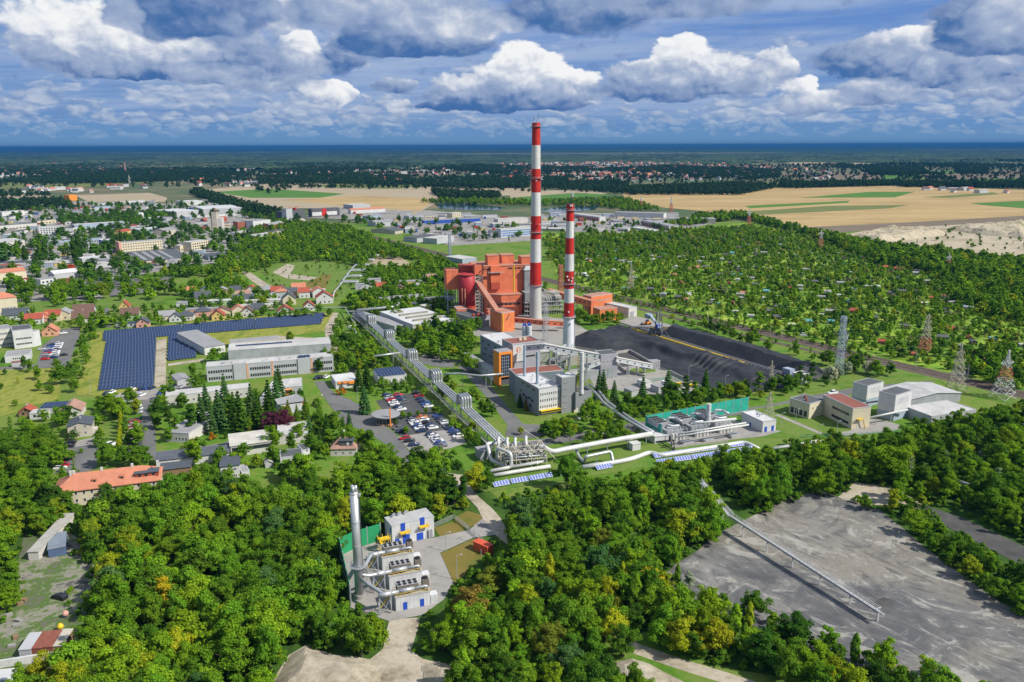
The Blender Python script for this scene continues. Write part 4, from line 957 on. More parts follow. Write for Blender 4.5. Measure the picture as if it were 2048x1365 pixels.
for x in(.8, 6.8):door(lb, w3, d3, 'F', x, 0, .9, 2.1, M_WHITE)
MB().box(-2.2, -.12, 0, -.8, -.02, 1.4).build('gas_box', M_CREAM, lb).location.x = 1.4
def stack(nm, label, base, zb, top, r, m, ladder=None, flange=True):
 g = G(base[0], base[1], zb); H = HT2(g, top)-zb; e = empty(nm, g, label=label, cat='stack')
 MB().lathe([(r*1.12, 0), (r*1.12, H*.08), (r, H*.085), (r, H)], 20).build('flue', m, e, False)
 if flange:
  for k in(.3, .55, .8):MB().lathe([(r+.06, H*k), (r+.06, H*k+.2)], 20).build('flange', M_STEEL, e)
 MB().lathe([(r*.85, H+.02), (r*.85, H-.5)], 16, cap=False).build('flue_mouth', M_DSTEEL, e)
 if ladder:
  l = MB()
  for k in range(int(H/1.2)):l.box(-r-.9, -.35, k*1.2, -r-.1, .35, k*1.2+.35)
  l.bar((-r-.9, 0, 0), (-r-.9, 0, H), .12); l.build('ladder', ladder, e)
 return e
def HT2(g, pyt):
 d = ray(PX(g)[0], pyt); return CAM_H+d.z*math.hypot(g.x, g.y)/math.hypot(d.x, d.y)
stack('stack', 'white stack with a yellow ladder standing on the low dark-grey pump house', (1162.6, 787.5), 8.7, 705, 1.0, M_CHW, M_YSTEEL)
stack('stack', 'thin blue-grey stack nearest the wall sign on the grey block', (1049, 753), 12.9, 691, .62, M_LBLUE)
stack('stack', 'thin blue-grey stack standing mid-roof on the grey block with the white front', (1074.5, 769), 12.9, 703.7, .62, M_LBLUE)
bld('switchgear_block', 'dark blue-grey block with a red felt roof joined to the white-fronted block', 'building', (1031, 750.4, 10.9), (1129.6, 743, 10.9), (1004.6, 740, 10.9), 10.9, M_BGREY, M_RROOF, ang=PA-8, par=.35)
sb, w5, d5, h5 = bld('bunker_block', 'mauve-grey bunker block with red felt roof and the big white sign', 'building', (1024.8, 690, 20), (1080, 682.7, 20), (1004.6, 679.5, 20), 20.0, M_PGREY, M_RROOF, ang=PA, par=.5)
for i in range(9):o = MB().box(-.75, -.06, 0, .75, .02, .8).build('window', M_GLASS, sb); o.location =(5.5+i*1.15*1.0, 0, 12.5)if i<7 else(14.3, 0, 12.5-(i-7))
for i in range(2):MB().box(7+i*2.6, 6, 20.1, 8.6+i*2.6, 7.4, 21.3).build('roof_vent', M_CREAM, [c for c in sb.children if c.name.startswith('roof')][0])
def sign():
 e = empty('wall_sign', sb.location, sb.rotation_euler.z, label='large white sign with an orange swirl emblem on the mauve-grey bunker block', cat='sign')
 W_, H_ = 6.6, 8.6; x0, z0 = .15, h5-9.2
 MB().box(x0, -.45, z0, x0+W_, -.01, z0+H_).build('board', M_WHITE, e)
 cx, cz = x0+W_*.5, z0+H_*.72; em = MB()
 def arc(r0, r1, a0, a1, ox=0.0, y=-.47):
  n = 14; v =[]
  for i in range(n+1):
   a = R(a0+(a1-a0)*i/n)
   for r in(r0(i/n)if callable(r0)else r0, r1(i/n)if callable(r1)else r1):v+=[(cx+ox+r*math.cos(a), yy, cz+r*math.sin(a))for yy in(y, -.44)]
  f =[]
  for i in range(n):k = 4*i; f+=[(k, k+4, k+6, k+2), (k+1, k+3, k+7, k+5), (k, k+1, k+5, k+4), (k+2, k+6, k+7, k+3)]
  em.add(v, f)
 arc(lambda t:1.42-1.0*math.sin(t*math.pi)*.75, 1.5, 75, 280); arc(lambda t:.62-.3*math.sin(t*math.pi), .82, -85, 85, .15); arc(1.38, 1.5, -75, 75)
 em.build('emblem', M_ORANGE, e)
 MB().add([(cx-1.05, -.47, cz-.75), (cx-.7, -.47, cz-.85), (cx-.72, -.47, cz-.2), (cx-1.1, -.47, cz-.15)], [(0, 1, 2, 3)]).build('emblem_notch', M_DSTEEL, e)
 t = MB(); rng = random.Random(2)
 for z, hh in((z0+3.3, .5), (z0+2.3, .22), (z0+1.7, .22)):
  x = x0+.6
  while x<x0+W_-.8:l = rng.uniform(.25, .6); t.box(x, -.462, z, x+l, -.44, z+hh); x+=l+.14
 t.build('lettering', mat('pale_grey_lettering', (.42, .44, .47), .7), e)
sign()
big, w6, d6, h6 = bld('turbine_hall', 'long grey hall with scattered slit windows and a white roof behind the orange portal', 'building', (1004.6, 694, 14), (1040, 680, 14), (964.3, 670.6, 14), 14, M_BGREY, M_WROOF, ang=PA, par=.4)
for x, z, l in((4, 11, 3), (12, 10.6, 3.5), (21, 10.8, 3), (8, 7.4, 3.4), (17, 7.2, 3.2), (25, 8, 2), (6, 4, 3), (14, 4.5, 3.4), (22, 4.2, 3)):
 if x<d6-2:o = MB().box(-l/2, -.06, 0, l/2, .02, .9).build('window', M_GLASS, big); face_put(o, 'L', w6, d6, x, z)
roof_vents(big, w6, d6, h6, 5, 8)
ax, wa, da, ha = bld('office_wing', 'narrow raised white wing with a grey roof on orange legs, left of the orange portal', 'building', (993, 745, 5.8), (999, 742, 5.8), (931, 700.5, 5.8), 5.8, M_WHITE, M_GROOF, ang=PA, par=.25)
for i in range(11):
 fm, pm = window_meshes(1.2, 1.4); o = link('window', fm, None, ax); face_put(o, 'L', wa, da, 3+i*(da-6)/10, 3.1); link('pane', pm, None, o)
def portal():
 g = G(999, 774); e = empty('glass_portal', g, R(PA), label='orange-framed glazed entrance portal at the corner of the grey works', cat='entrance')
 H_ = HT(999, 774, 706); W_ = 7.4; f = MB()
 f.box(-.1, 0, 0, .9, 7, H_); f.box(W_-.9, 0, 5, W_, 7, H_); f.box(.9, 0, H_-1.3, W_-.9, 7, H_); f.build('portal_frame', M_ORANGE2, e)
 MB().box(-.3, .3, H_, W_+.2, 7, H_+.25).build('portal_roof', M_GROOF, e); MB().box(.9, .5, 5, W_-.9, .7, H_-1.3).build('glazing', M_GLASS, e)
 m = MB()
 for i in range(6):x = .9+(W_-1.8)*i/5; m.box(x-.07, .36, 5, x+.07, .52, H_-1.3)
 for k in range(8):z = 5+(H_-6.3)*k/7; m.box(.9, .38, z-.06, W_-.9, .50, z+.06)
 m.build('mullions', M_LBLUE, e); MB().box(1.2, 1.5, 0, W_-.5, 7, 4.9).build('entrance_hall', M_DGREY, e)
 MB().box(.9, .2, 4.7, W_-.2, 1, 5.0).build('sill_beam', M_ORANGE2, e)
portal()
for lab, x, y in(('left ribbed cement silo of the pair behind the bunker block', 1049, 674.7), ('right ribbed cement silo of the pair behind the bunker block', 1058.5, 675.5)):
 g = G(x, y, 12); e = empty('silo', (g.x, g.y, 0), label=lab, cat='silo', group='cement silos'); H_ = HT2(g, 650); s = MB().lathe([(1.45, 0), (1.45, H_-.8), (.4, H_)], 20).build('shell', M_CHW, e)
 for k in range(7):MB().lathe([(1.52, H_*.3+k*1.9), (1.52, H_*.3+k*1.9+.15)], 20).build('band', M_LBLUE, s)
 MB().box(-1, -1, H_-.6, 1, 1, H_+.8).build('filter_box', M_BLUEW, e)
gw = mat('gallery_white', (.52, .54, .545), .6, var=.08)
gallery('white conveyor gallery bending over the bunker block to the mauve transfer tower', [G(1052, 696, 19), G(1088, 693, 21), G(1196, 713, 15)], 2.6, 2.6, gw, [(.35, .1), (.62, .3), (.85, .3)], M_LROOF, .5)
gallery('white conveyor gallery sloping down behind the white stack', [G(1199, 724, 11), G(1131, 752, 5)], 2.4, 2.4, gw, [(.4, .2), (.75, .2)], M_LROOF, .5)
gallery('white conveyor gallery descending from the mauve tower to the coal pit hut', [G(1231, 719, 10), G(1303, 733, 4)], 2.4, 2.4, gw, [(.35, .2), (.6, .1), (.8, .1)], M_CROOF, .45)
tt, wt_, dt_, ht_ = bld('transfer_tower', 'square mauve and grey transfer tower where three white galleries meet', 'tower', (1201, 757.7), (1233, 754), (1192, 748), ('t', 711), M_PGREY, M_DGREY, ang=16, par=.3)
MB().box(-.08, -.1, 0, wt_+.08, -.01, ht_*.55).build('lower_cladding', M_MGREY, tt)
for i in range(3):fm, pm = window_meshes(1.3, .9); o = link('window', fm, None, tt); o.location =(1.6+i*2.3, -.02, ht_*.68); link('pane', pm, None, o)
for i in range(2):MB().box(.6+i*3.4, -.2, .2, 3.6+i*3.4, -.1, ht_*.42).build('door', mat('grey_green_door', (.27, .30, .30), .6), tt)
bld('boiler_shed', 'low ribbed grey shed beside the mauve transfer tower', 'building', (1168, 760), (1198, 757), 8, 4.6, S_LG, M_GROOF, ang=16, par=.3)
bld('pit_hut', 'small grey hut at the foot of the descending gallery by the coal', 'hut', (1302, 740), (1320, 738), 4, 4.4, M_MGREY, M_GROOF, par=.2, wins=[('F', 2, [1.6], .8, .8, .5, .95)])
def equipment():
 g = G(1090, 742); e = empty('filter_plant', g, R(16), label='cluster of beige filter housings and ducts behind the red-roofed switchgear block', cat='plant equipment')
 b = MB(); rng = random.Random(12)
 MB().box(-6, 2, 0, 3, 9, 10).build('filter_housing', mat('grey_green_housing', (.30, .32, .27), .6, var=.15), e)
 MB().box(-10, 4, 0, -6.2, 10, 13).build('filter_housing', M_BEIGE, e); MB().box(-6.2, 1.6, 10, 3.2, 9.3, 10.6).build('housing_roof', M_LROOF, e)
 MB().box(4, 0, 0, 12, 8, 5).build('filter_housing', M_MGREY, e); MB().box(10, 6, 0, 22, 16, 6.2).build('filter_housing', M_BEIGE, e); MB().box(9.8, 5.8, 6.2, 22.2, 16.2, 6.6).build('housing_roof', M_LROOF, e)
 p = MB(); p.tube([(6, -1, 2), (6, -1, 9), (10, 2, 12), (14, 6, 12)], .8, 10, bend=1.2); p.tube([(13, -2, 0), (13, -2, 10), (17, 2, 13)], .6, 10, bend=1); p.tube([(8, -2, 5), (13, -3, 8), (18, 0, 8)], .7, 10, bend=1)
 p.build('duct', M_PIPE, e)
 f = MB()
 for x in(5, 8, 11, 14, 17):
  for y in(-3, 2):f.bar((x, y, 0), (x, y, 12), .25)
  f.bar((x, -3, 6), (x, 2, 6), .2); f.bar((x, -3, 12), (x, 2, 12), .2)
 for z in(4, 8, 12):f.bar((5, -3, z), (17, -3, z), .2); f.bar((5, -3, z-4), (11, -3, z), .14)
 f.build('steel_frame', M_STEEL, e)
equipment()
def coal_pit():
 e = empty('coal_pit_wall', G(1240, 715), label='low concrete wall running round the coal pit and its grass patch', cat='wall'); o = e.location
 m = MB()
 for a, b in(((1233, 706), (1259, 702)), ((1259, 702), (1303, 727)), ((1236, 731), (1250, 743)), ((1250, 743), (1285, 751)), ((1285, 751), (1340, 744)), ((1340, 744), (1402, 775)), ((1150, 667), (1240, 657))):
  m.bar(G(*a, .8)-o, G(*b, .8)-o, .4, 1.9)
 m.build('wall', M_CONCW, e)
coal_pit()
sheet('lawn', [(1254, 742), (1268, 737), (1310, 738), (1312, 745), (1285, 748)], M_LAWN, 6)
sheet('coal_pit', [(1236, 708), (1258, 704), (1300, 727), (1240, 735)], M_GRAVEL, 5)
# ------------------ coal yard
def coal_material():
 m = patchy('coal', [(.012, .0125, .014), (.021, .022, .025), (.036, .037, .040)], .12, fine=7); nt = m.node_tree; b = nt.nodes['Principled BSDF']
 b.inputs['Roughness'].default_value = .62; b.inputs['Specular IOR Level'].default_value = .45
 tc = nt.nodes.new('ShaderNodeTexCoord'); n = noise(nt, E(nt, tc.outputs['Object']), 1.6, 5, .7)
 bp = nt.nodes.new('ShaderNodeBump'); bp.inputs['Strength'].default_value = .8; bp.inputs['Distance'].default_value = .35; nt.links.new(n.s, bp.inputs['Height']); nt.links.new(bp.outputs[0], b.inputs['Normal'])
 return m
M_COAL = coal_material()
def vnoise(x, y, s, seed):
 """smooth value noise, vectorised"""
 rng = np.random.default_rng(seed); T = rng.uniform(-1, 1, (128, 128)); x = x/s; y = y/s
 xi = np.floor(x).astype(int); yi = np.floor(y).astype(int); fx = x-xi; fy = y-yi; fx = fx*fx*(3-2*fx); fy = fy*fy*(3-2*fy)
 t = lambda a, b:T[a%128, b%128]
 return(t(xi, yi)*(1-fx)+t(xi+1, yi)*fx)*(1-fy)+(t(xi, yi+1)*(1-fx)+t(xi+1, yi+1)*fx)*fy
def mound(name, label, cat, pts, hmax, slope, m, rough, step=1.3, shape=None, kind=None, seed=1):
 P = np.array([(p.x, p.y)for p in GP(pts)]); lo, hi = P.min(0), P.max(0)
 xs = np.arange(lo[0], hi[0]+step, step); ys = np.arange(lo[1], hi[1]+step, step); X, Y = np.meshgrid(xs, ys)
 D = np.full(X.shape, 1e9); ins = np.zeros(X.shape, bool); j = len(P)-1
 for i in range(len(P)):
  a, b = P[j], P[i]; ab = b-a; t = np.clip(((X-a[0])*ab[0]+(Y-a[1])*ab[1])/(ab@ab), 0, 1)
  D = np.minimum(D, np.hypot(X-a[0]-t*ab[0], Y-a[1]-t*ab[1]))
  c =((b[1]>Y)!=(a[1]>Y))&(X<(a[0]-b[0])*(Y-b[1])/(a[1]-b[1]+1e-12)+b[0]); ins^=c; j = i
 Hh = np.minimum(D*slope, hmax)*ins
 k = np.clip(Hh/hmax, 0, 1)
 Hh = Hh+k*(vnoise(X, Y, 14, seed)*rough+vnoise(X, Y, 5, seed+1)*rough*.45+vnoise(X, Y, 2.2, seed+2)*rough*.22)
 if shape is not None:Hh = shape(X, Y, Hh, k)
 Z = np.where(ins, Hh, -.4); nx = len(xs); V = np.stack([X, Y, Z], -1).reshape(-1, 3)
 i =(np.arange(len(ys)-1)[:, None]*nx+np.arange(nx-1)[None, :]).ravel(); F = np.stack([i, i+1, i+nx+1, i+nx], 1); keep = ins.ravel()[F].any(1)
 me = bpy.data.meshes.new(name); me.from_pydata(V.tolist(), [], F[keep].tolist()); me.update()
 return tag(link(name, me, m), label, cat, None, kind)
cA, cB = G(1262, 657), G(1600, 762)
cu =(cB-cA).normalized()
def gouge(X, Y, Z, k):
 """the trench the reclaimer has cut into the near heap, with its fan of furrows"""
 a = G(1290, 697); b = G(1400, 735); ab = b-a; L = ab.length; u = ab/L; n = Vector((-u.y, u.x, 0))
 s =(X-a.x)*u.x+(Y-a.y)*u.y; t =(X-a.x)*n.x+(Y-a.y)*n.y
 drop = 1/(1+np.exp((t+vnoise(X, Y, 12, 8)*3)*.9))*np.clip((s+20)/20, 0, 1)
 Z = Z-drop*3.6*k
 f = np.clip((s-L*.82)/6, 0, 1)*np.clip((L*1.5-s)/10, 0, 1)*np.exp(-((t-2)/9)**2)
 Z = Z+f*np.sin(s*1.25+t*.25)*.65
 wx = np.sin((X+Y*.6)*.55+vnoise(X, Y, 18, 12)*5)*.22*k
 return Z+wx
mound('coal_heap', 'large black coal heap left of the yard conveyor, gouged in its middle', 'coal heap', [(1147, 692), (1150, 673), (1200, 665), (1245, 660), (1285, 672), (1380, 700), (1470, 728), (1594, 767), (1572, 776), (1500, 784), (1440, 786), (1398, 773), (1342, 743), (1318, 735), (1300, 724), (1262, 700), (1228, 704), (1180, 698)], 5.2, .55, M_COAL, .8, 1.0, gouge, seed=21)
mound('coal_heap', 'long narrow black coal ridge beyond the yard conveyor, next to the tracks', 'coal heap', [(1318, 668), (1334, 657), (1350, 656), (1450, 686), (1560, 717), (1652, 744), (1640, 751), (1605, 752), (1560, 742), (1460, 712), (1370, 684)], 5.6, .8, M_COAL, .8, 1.0, None, seed=31)
sheet('coal_dust', [(1150, 700), (1155, 672), (1245, 656), (1270, 652), (1340, 654), (1658, 744), (1640, 756), (1596, 772), (1440, 790), (1395, 775), (1340, 745), (1300, 732), (1262, 705), (1228, 708)], M_GRAVEL, 5)
sheet('kerb_strip', strip_pts([(1340, 651), (1480, 690), (1662, 745)], 2.2), M_CONC, 7, world=True)
def yard_conveyor():
 L =(cB-cA).length; e = empty('yard_conveyor', cA, math.atan2(cu.y, cu.x), label='long belt conveyor on low trestles between the two coal heaps, with yellow guard rail', cat='conveyor')
 MB().box(-14, -.7, 1.1, L, .7, 1.5).build('belt', M_BLACK, e); t = MB()
 for i in range(int(L/3)):t.box(i*3, -1.0, 0, i*3+.25, 1.0, 1.1)
 t.box(-14, -1.0, 1.0, L, -.8, 1.6); t.box(-14, .8, 1.0, L, 1.0, 1.6); t.build('trestle', M_STEEL, e)
 MB().box(4, -3.1, .1, L*.74, -2.3, 1.5).build('guard_rail', M_YSTEEL, e); r = MB()
 for y in(-4.2, 3.4):r.box(-10, y-.25, .05, L, y+.25, .3)
 r.build('machine_rails', M_CONCW, e)
yard_conveyor()
def stacker():
 c = G(1316, 674); e = empty('stacker_reclaimer', c, math.atan2(cu.y, cu.x), label='blue and yellow bucket-wheel stacker reclaimer straddling the yard conveyor', cat='mining machine')
 b = MB()
 for x in(-5, 5):
  for y in(-4, 3.4):b.box(x-1.6, y-.6, .2, x+1.6, y+.6, 1.6); b.bar((x, y, 1.6), (x*.6, y*.6, 5), .6)
 b.box(-4, -3, 4.6, 4, 3, 5.4); b.build('portal', M_DSTEEL, e)
 MB().lathe([(2.6, 5.4), (2.6, 6.4), (2.2, 6.5), (2.2, 8)], 20).build('slew_ring', M_DSTEEL, e)
 m = MB()
 for y in(-1.3, 1.3):m.bar((-1.5, y, 8), (0, y, 17), .5); m.bar((2.5, y, 8), (0, y, 17), .4)
 m.bar((0, -1.3, 17), (0, 1.3, 17), .4); m.build('mast', M_DSTEEL, e)
 bm_ = MB(); T = Vector((13, -10, 7));
 for y in(-1, 1):bm_.bar((1, y, 8), T+Vector((0, y, 0)), .5, .9); bm_.bar((0, y, 16.5), T*.8+Vector((0, y*.5, 2)), .16)
 for k in range(8):p = Vector((1, 0, 8)).lerp(T, k/8); bm_.bar(p+Vector((0, -1, 0)), p+Vector((0, 1, 0)), .25)
 bm_.build('boom', M_STEEL, e)
 w = MB();
 w.tube([T+Vector((0, -.6, 0)), T+Vector((0, .6, 0))], 2.2, 18)
 for k in range(9):a = k*.698; w.box(T.x+2.3*math.cos(a)-.4, T.y-.6, T.z+2.3*math.sin(a)-.4, T.x+2.3*math.cos(a)+.4, T.y+.6, T.z+2.3*math.sin(a)+.4)
 w.build('bucket_wheel', M_DSTEEL, e)
 k = MB(); k.bar((-1, 0, 8), (-13, 3, 12), 1.6, 1.0); k.bar((0, 0, 16.5), (-12, 3, 12.6), .18); k.build('counter_boom', M_LBLUE, e); MB().box(-15.5, 1, 9.6, -12, 5, 12.4).build('counterweight', M_LBLUE, e)
 MB().box(1.5, -3.6, 5.5, 4.6, -1.4, 8.6).build('cab', M_BLUEW, e); MB().box(-8, -1.2, 1.7, -4.2, 1.2, 4).build('machine_house', M_LBLUE, e)
 y = MB()
 for z in(5.6, 6.6):y.bar((-5, -3.1, z), (5, -3.1, z), .18); y.bar((-5, 3.1, z), (5, 3.1, z), .18)
 for x in range(-5, 6):y.bar((x, -3.1, 5), (x, -3.1, 6.6), .12)
 y.build('railing', M_YSTEEL, e); tr = MB(); tr.bar((-4, 0, 5), (-26, 0, 1.6), 1.5, .9)
 for k2 in range(6):tr.bar((-8-k2*3.3, -.9, 0), (-8-k2*3.3, -.9, 4.3-k2*.55), .22); tr.bar((-8-k2*3.3, .9, 0), (-8-k2*3.3, .9, 4.3-k2*.55), .22)
 tr.build('tripper', M_STEEL, e)
stacker()
def loader():
 e = empty('wheel_loader', G(1294, 650), R(200), label='orange wheel loader parked on the concrete behind the coal yard', cat='loader')
 MB().box(-2.6, -1.2, .9, .6, 1.2, 2.3).build('body', M_ORANGE2, e); MB().box(-.9, -1, 2.3, .7, 1, 3.6).build('cab', M_GLASS, e); MB().bar((.6, 0, 1.6), (3.4, 0, .9), .6).build('arm', M_ORANGE2, e); MB().box(3.2, -1.5, .2, 4.2, 1.5, 1.5).build('bucket', M_DSTEEL, e)
 for x in(-1.8, 1.6):
  for y in(-1.1, 1.1):MB().tube([(x, y-.3, .8), (x, y+.3, .8)], .8, 14).build('wheel', M_BLACK, e)
loader()
def hopper():
 e = empty('drive_station', G(1576, 756), math.atan2(cu.y, cu.x), label='pale-blue drive station on legs at the near end of the yard conveyor', cat='machine')
 MB().box(-2.6, -1.8, 2.6, 2.6, 1.8, 5.2).build('housing', M_LBLUE, e); l = MB()
 for x in(-2, 2):
  for y in(-1.4, 1.4):l.bar((x, y, 0), (x, y, 2.6), .3)
 l.build('legs', M_DSTEEL, e)
hopper()
bld('white_hut', 'plain white hut with a flat roof at the near end of the yard conveyor', 'hut', (1602, 770), (1621, 766), 6, 5, M_WHITE, M_LROOF, par=0)
for i, (x, y)in enumerate([(1263, 794.5), (1317, 787), (1290, 777)]):
 bld('container_hut', ['grey metal container hut on the lawn before the gas station', 'grey metal container hut behind the blue spruces', 'white ribbed plant hut with two short vents'][i], 'hut', (x, y), (x+13, y-2.5), (x-13, y-7), 2.9, M_LGREY if i<2 else M_WHITE, M_GROOF if i<2 else M_LROOF, par=0)
bld('gas_hut', 'white gas control hut beside the yellow pipework', 'hut', (1344, 783), (1353, 781), (1327, 774), 3.4, M_WHITE, M_WROOF, par=0)
def gas_pipes():
 e = empty('gas_station_pipework', G(1370, 772), R(-30), label='yellow gas pipework loops inside a green mesh fence', cat='pipework'); m = MB()
 for i in range(4):
  x = -5+i*3; m.tube([(x, -2, 0), (x, -2, 1.6), (x+2, -2, 1.6), (x+2, 1.5, 1.2), (x+2, 1.5, 0)], .28, 8, bend=.4)
 m.tube([(-6, 0, .8), (7, 0, .8)], .25, 8); m.build('gas_pipe', M_YSTEEL, e)
gas_pipes()
# ------------------ the four-pipe heating main with its expansion loops
def main_line():
 a, b = G(716, 622, 6), G(1006, 886, 5.2); a.z = 0; b.z = 0
 d = b-a; L = d.length; u = d/L; n = Vector((-u.y, u.x, 0)); loops =[]
 rz = math.atan2(u.y, u.x)
 def par(px, py, z):
  return(G(px, py, z)-a).dot(u)
 for(fx, fy)in((738, 631), (775, 662), (818, 701), (866, 742), (926, 791)):loops.append(par(fx, fy, 11.2))
 for i in range(4):
  e = empty('heating_pipe', a, rz, label='%s of the four parallel silver heating pipes with tall expansion loops'%['outermost, car-park side', 'second from the car park', 'third from the car park', 'farthest from the car park'][i], cat='pipeline', group='heating main pipes')
  off =(1.5-i)*-1.25; zz = 6.0; pts =[(0, off, zz)]
  for k, s in enumerate(loops):w_ = 3.2+i*.0; pts+=[(s-w_, off, zz), (s-w_, off, 11.2), (s+w_, off, 11.2), (s+w_, off, zz)]
  pts.append((L+4, off, 5.2))
  MB().tube(pts, .46, 12, bend=1.1).build('jacket', M_PIPE, e, True)
  c = MB()
  for k in range(int(L/9)):c.tube([(k*9+2, off, zz), (k*9+2.25, off, zz)], .50, 12)
  c.build('clamp', M_STEEL, e)
  MB().tube([(0, off, zz), (0, off-2-(3-i)*1.0, zz+.0)], .46, 12, bend=.5).build('elbow', M_PIPE, e, True)
 e = empty('pipe_trestle', a, rz, label='grey steel trestles, walkway and old thin pipes carrying the four heating pipes', cat='pipe rack')
 k = 4.0
 while k<L:
  t = MB(); t.bar((k, -2.4, 5.4), (k, 2.4, 5.4), .35)
  for y in(-1.9, 1.9):t.bar((k, y, 0), (k, y, 5.4), .32)
  t.bar((k, -1.9, .3), (k, 1.9, 5.2), .15); t.build('support', M_STEEL, e); k+=11.5
 for s in loops:
  t = MB()
  for x in(s-3.2, s+3.2):
   for y in(-2.5, 2.5):t.bar((x, y, 0), (x, y, 10.6), .24)
   t.bar((x, -2.5, 10.4), (x, 2.5, 10.4), .24)
  t.bar((s-3.2, 2.5, 10.4), (s+3.2, 2.5, 10.4), .2); t.bar((s-3.2, -2.5, 10.4), (s+3.2, -2.5, 10.4), .2); t.build('loop_frame', M_STEEL, e)
 MB().box(0, -4.4, 3.2, L, -3.6, 3.4).build('walkway', mat('old_grey_steel', (.30, .29, .27), .8, var=.2), e)
 p = MB()
 for y in(-4.9, -3.2):p.tube([(0, y, 3.7), (L, y, 3.7)], .17, 6)
 for q in range(int(L/6)):p.bar((q*6, -4, 0), (q*6, -4, 3.2), .16)
 p.build('thin_pipe', M_CONCW, e)
 KEEP.append([(p_.x, p_.y)for p_ in(a-n*6, b-n*6, b+n*4, a+n*4)])
main_line()
def pipe(label, pts, r, m, legs=(), bend=2.0, name='pipeline', n=12, group=None):
 e = empty(name, (pts[0].x, pts[0].y, 0), label=label, cat='pipeline', group=group); o = Vector(e.location)
 MB().tube([p-o for p in pts], r, n, bend=bend).build('jacket', m, e, True)
 for p in legs:
  l = MB(); q = p-o
  l.bar((q.x, q.y, 0), (q.x, q.y, p.z-r), .3); l.bar((q.x-r, q.y, p.z-r*1.05), (q.x+r, q.y, p.z-r*1.05), .3); l.build('support', M_STEEL, e)
 return e
pipe('white pipe on trestles turning right from the head of the heating main', [G(714, 621, 6.5), G(792, 614, 6.5), G(800, 604, 6.5)], 1.0, M_PIPE, [G(735, 619, 6.5), G(768, 616, 6.5)])
pipe('two-legged silver pipe reaching left from the heating main over the trees', [G(748, 713, 8), G(800, 706, 8)], .55, M_PIPE, [G(786, 708, 8)])
pipe('thin grey pipe zigzagging down beside the heating main', [G(500, 620, 4), G(690, 615, 4), G(704, 640, 4), G(712, 651, 4), G(697, 653, 4), G(697, 656, 4), G(711, 660, 4), G(714, 678, 3)], .35, M_PIPE, [G(600, 618, 4), G(660, 616, 4)], .8)
pipe('twin-bend grey pipe bridge crossing the plant road to the dark-blue block', [G(888, 749, 6.2), G(915, 747, 6.8), G(960, 752, 6.8), G(1006, 748, 7)], .5, M_PIPE, [G(925, 748, 6.8), G(972, 751, 6.8), G(982, 750, 6.8)], 2)
far =[(632, 487), (660, 492), (694, 500), (736, 507), (727, 515), (716, 525), (706, 535), (696, 547), (688, 558), (680, 570)]
def zigzag():
 pts =[]
 for i in range(len(far)-1):
  a, b = G(*far[i], 2.5), G(*far[i+1], 2.5); u =(b-a).normalized(); n = Vector((-u.y, u.x, 0)); m = a.lerp(b, .5); pts+=[a, m-u*3, m-u*3+n*14, m+u*3+n*14, m+u*3]
 pts.append(G(*far[-1], 2.5)); pipe('pale heating pipe zigzagging through the far meadow behind the houses', pts, .8, M_PIPE, [], 1.2)
zigzag()
pipe('pair of old pipes bending down through the trees behind the houses', [G(680, 570, 2.5), G(668, 585, 2.5), G(665, 600, 2.5)], .7, M_CONCW)
# thick white branch from the manifold to the teal plant, and its pair going up to the white stack
pipe('thick white insulated pipe from the manifold to the corner by the teal wall', [G(1068, 899, 4.5), G(1084, 893, 6), G(1103, 905, 4.6), G(1136, 898, 4.6), G(1240, 879, 4.6), G(1304, 868, 4.6)], 1.05, M_PIPEW, [G(1175, 892, 4.6), G(1215, 884, 4.6), G(1255, 877, 4.6), G(1293, 870, 4.6)], 3)
for i, (dx, dy)in enumerate(((0, 0), (7, -3))):
 pipe(['nearer', 'farther'][i]+' of the two silver pipes climbing from the teal wall corner to the white stack', [G(1303+dx*.5, 868+dy, 4.6), G(1255+dx, 841+dy, 4.6), G(1207+dx, 806+dy, 4.8), G(1193+dx, 788+dy, 4.8), G(1172+dx, 772+dy, 5)], .62, M_PIPE, [G(1215+dx, 812+dy, 4.7), G(1255+dx, 841+dy, 4.6), G(1283+dx, 857+dy, 4.6), G(1192+dx, 787+dy, 4.7)], 2, group='twin silver pipes')
pipe('grey pipe arch rising over the lawn right of the manifold', [G(1152, 899, 3), G(1158, 915, .8), G(1170, 926, .8), G(1170, 914, 4.6), G(1222, 903, 4.6), G(1226, 926, .9), G(1250, 920, .9)], .62, M_PIPE, [G(1193, 909, 4.6)], 1.4)
pipe('low white pipe on sleepers leading right to the solar rows', [G(1165, 935, .9), G(1226, 926, .9), G(1262, 919, .9), G(1300, 905, .9), G(1322, 912, .9), G(1490, 885, .9), G(1517, 899, .9)], .95, M_PIPEW, [], 3)
pipe('low white pipe in the grass between the works and the wood', [G(1545, 898, .7), G(1600, 889, .7), G(1640, 882, .7)], .7, M_PIPEW)
pipe('thick pipe bend poking out of the trees at the right-hand edge', [G(2013, 858, .6), G(2020, 851, 3), G(2075, 850, 3)], .75, M_PIPE, [], 1.5)
pipe('low pipe under the manifold on the wood side', [G(985, 952, 1.2), G(1030, 944, 1.2), G(1100, 933, 1.2)], .75, M_PIPEW)
pipe('old rusty-white pipe elbow in the clearing behind the left wood', [G(572, 990, 3), G(600, 985, 3), G(612, 1004, 2.5), G(638, 1002, 2)], 1.0, M_PIPE, [G(582, 990, 3)], 2)
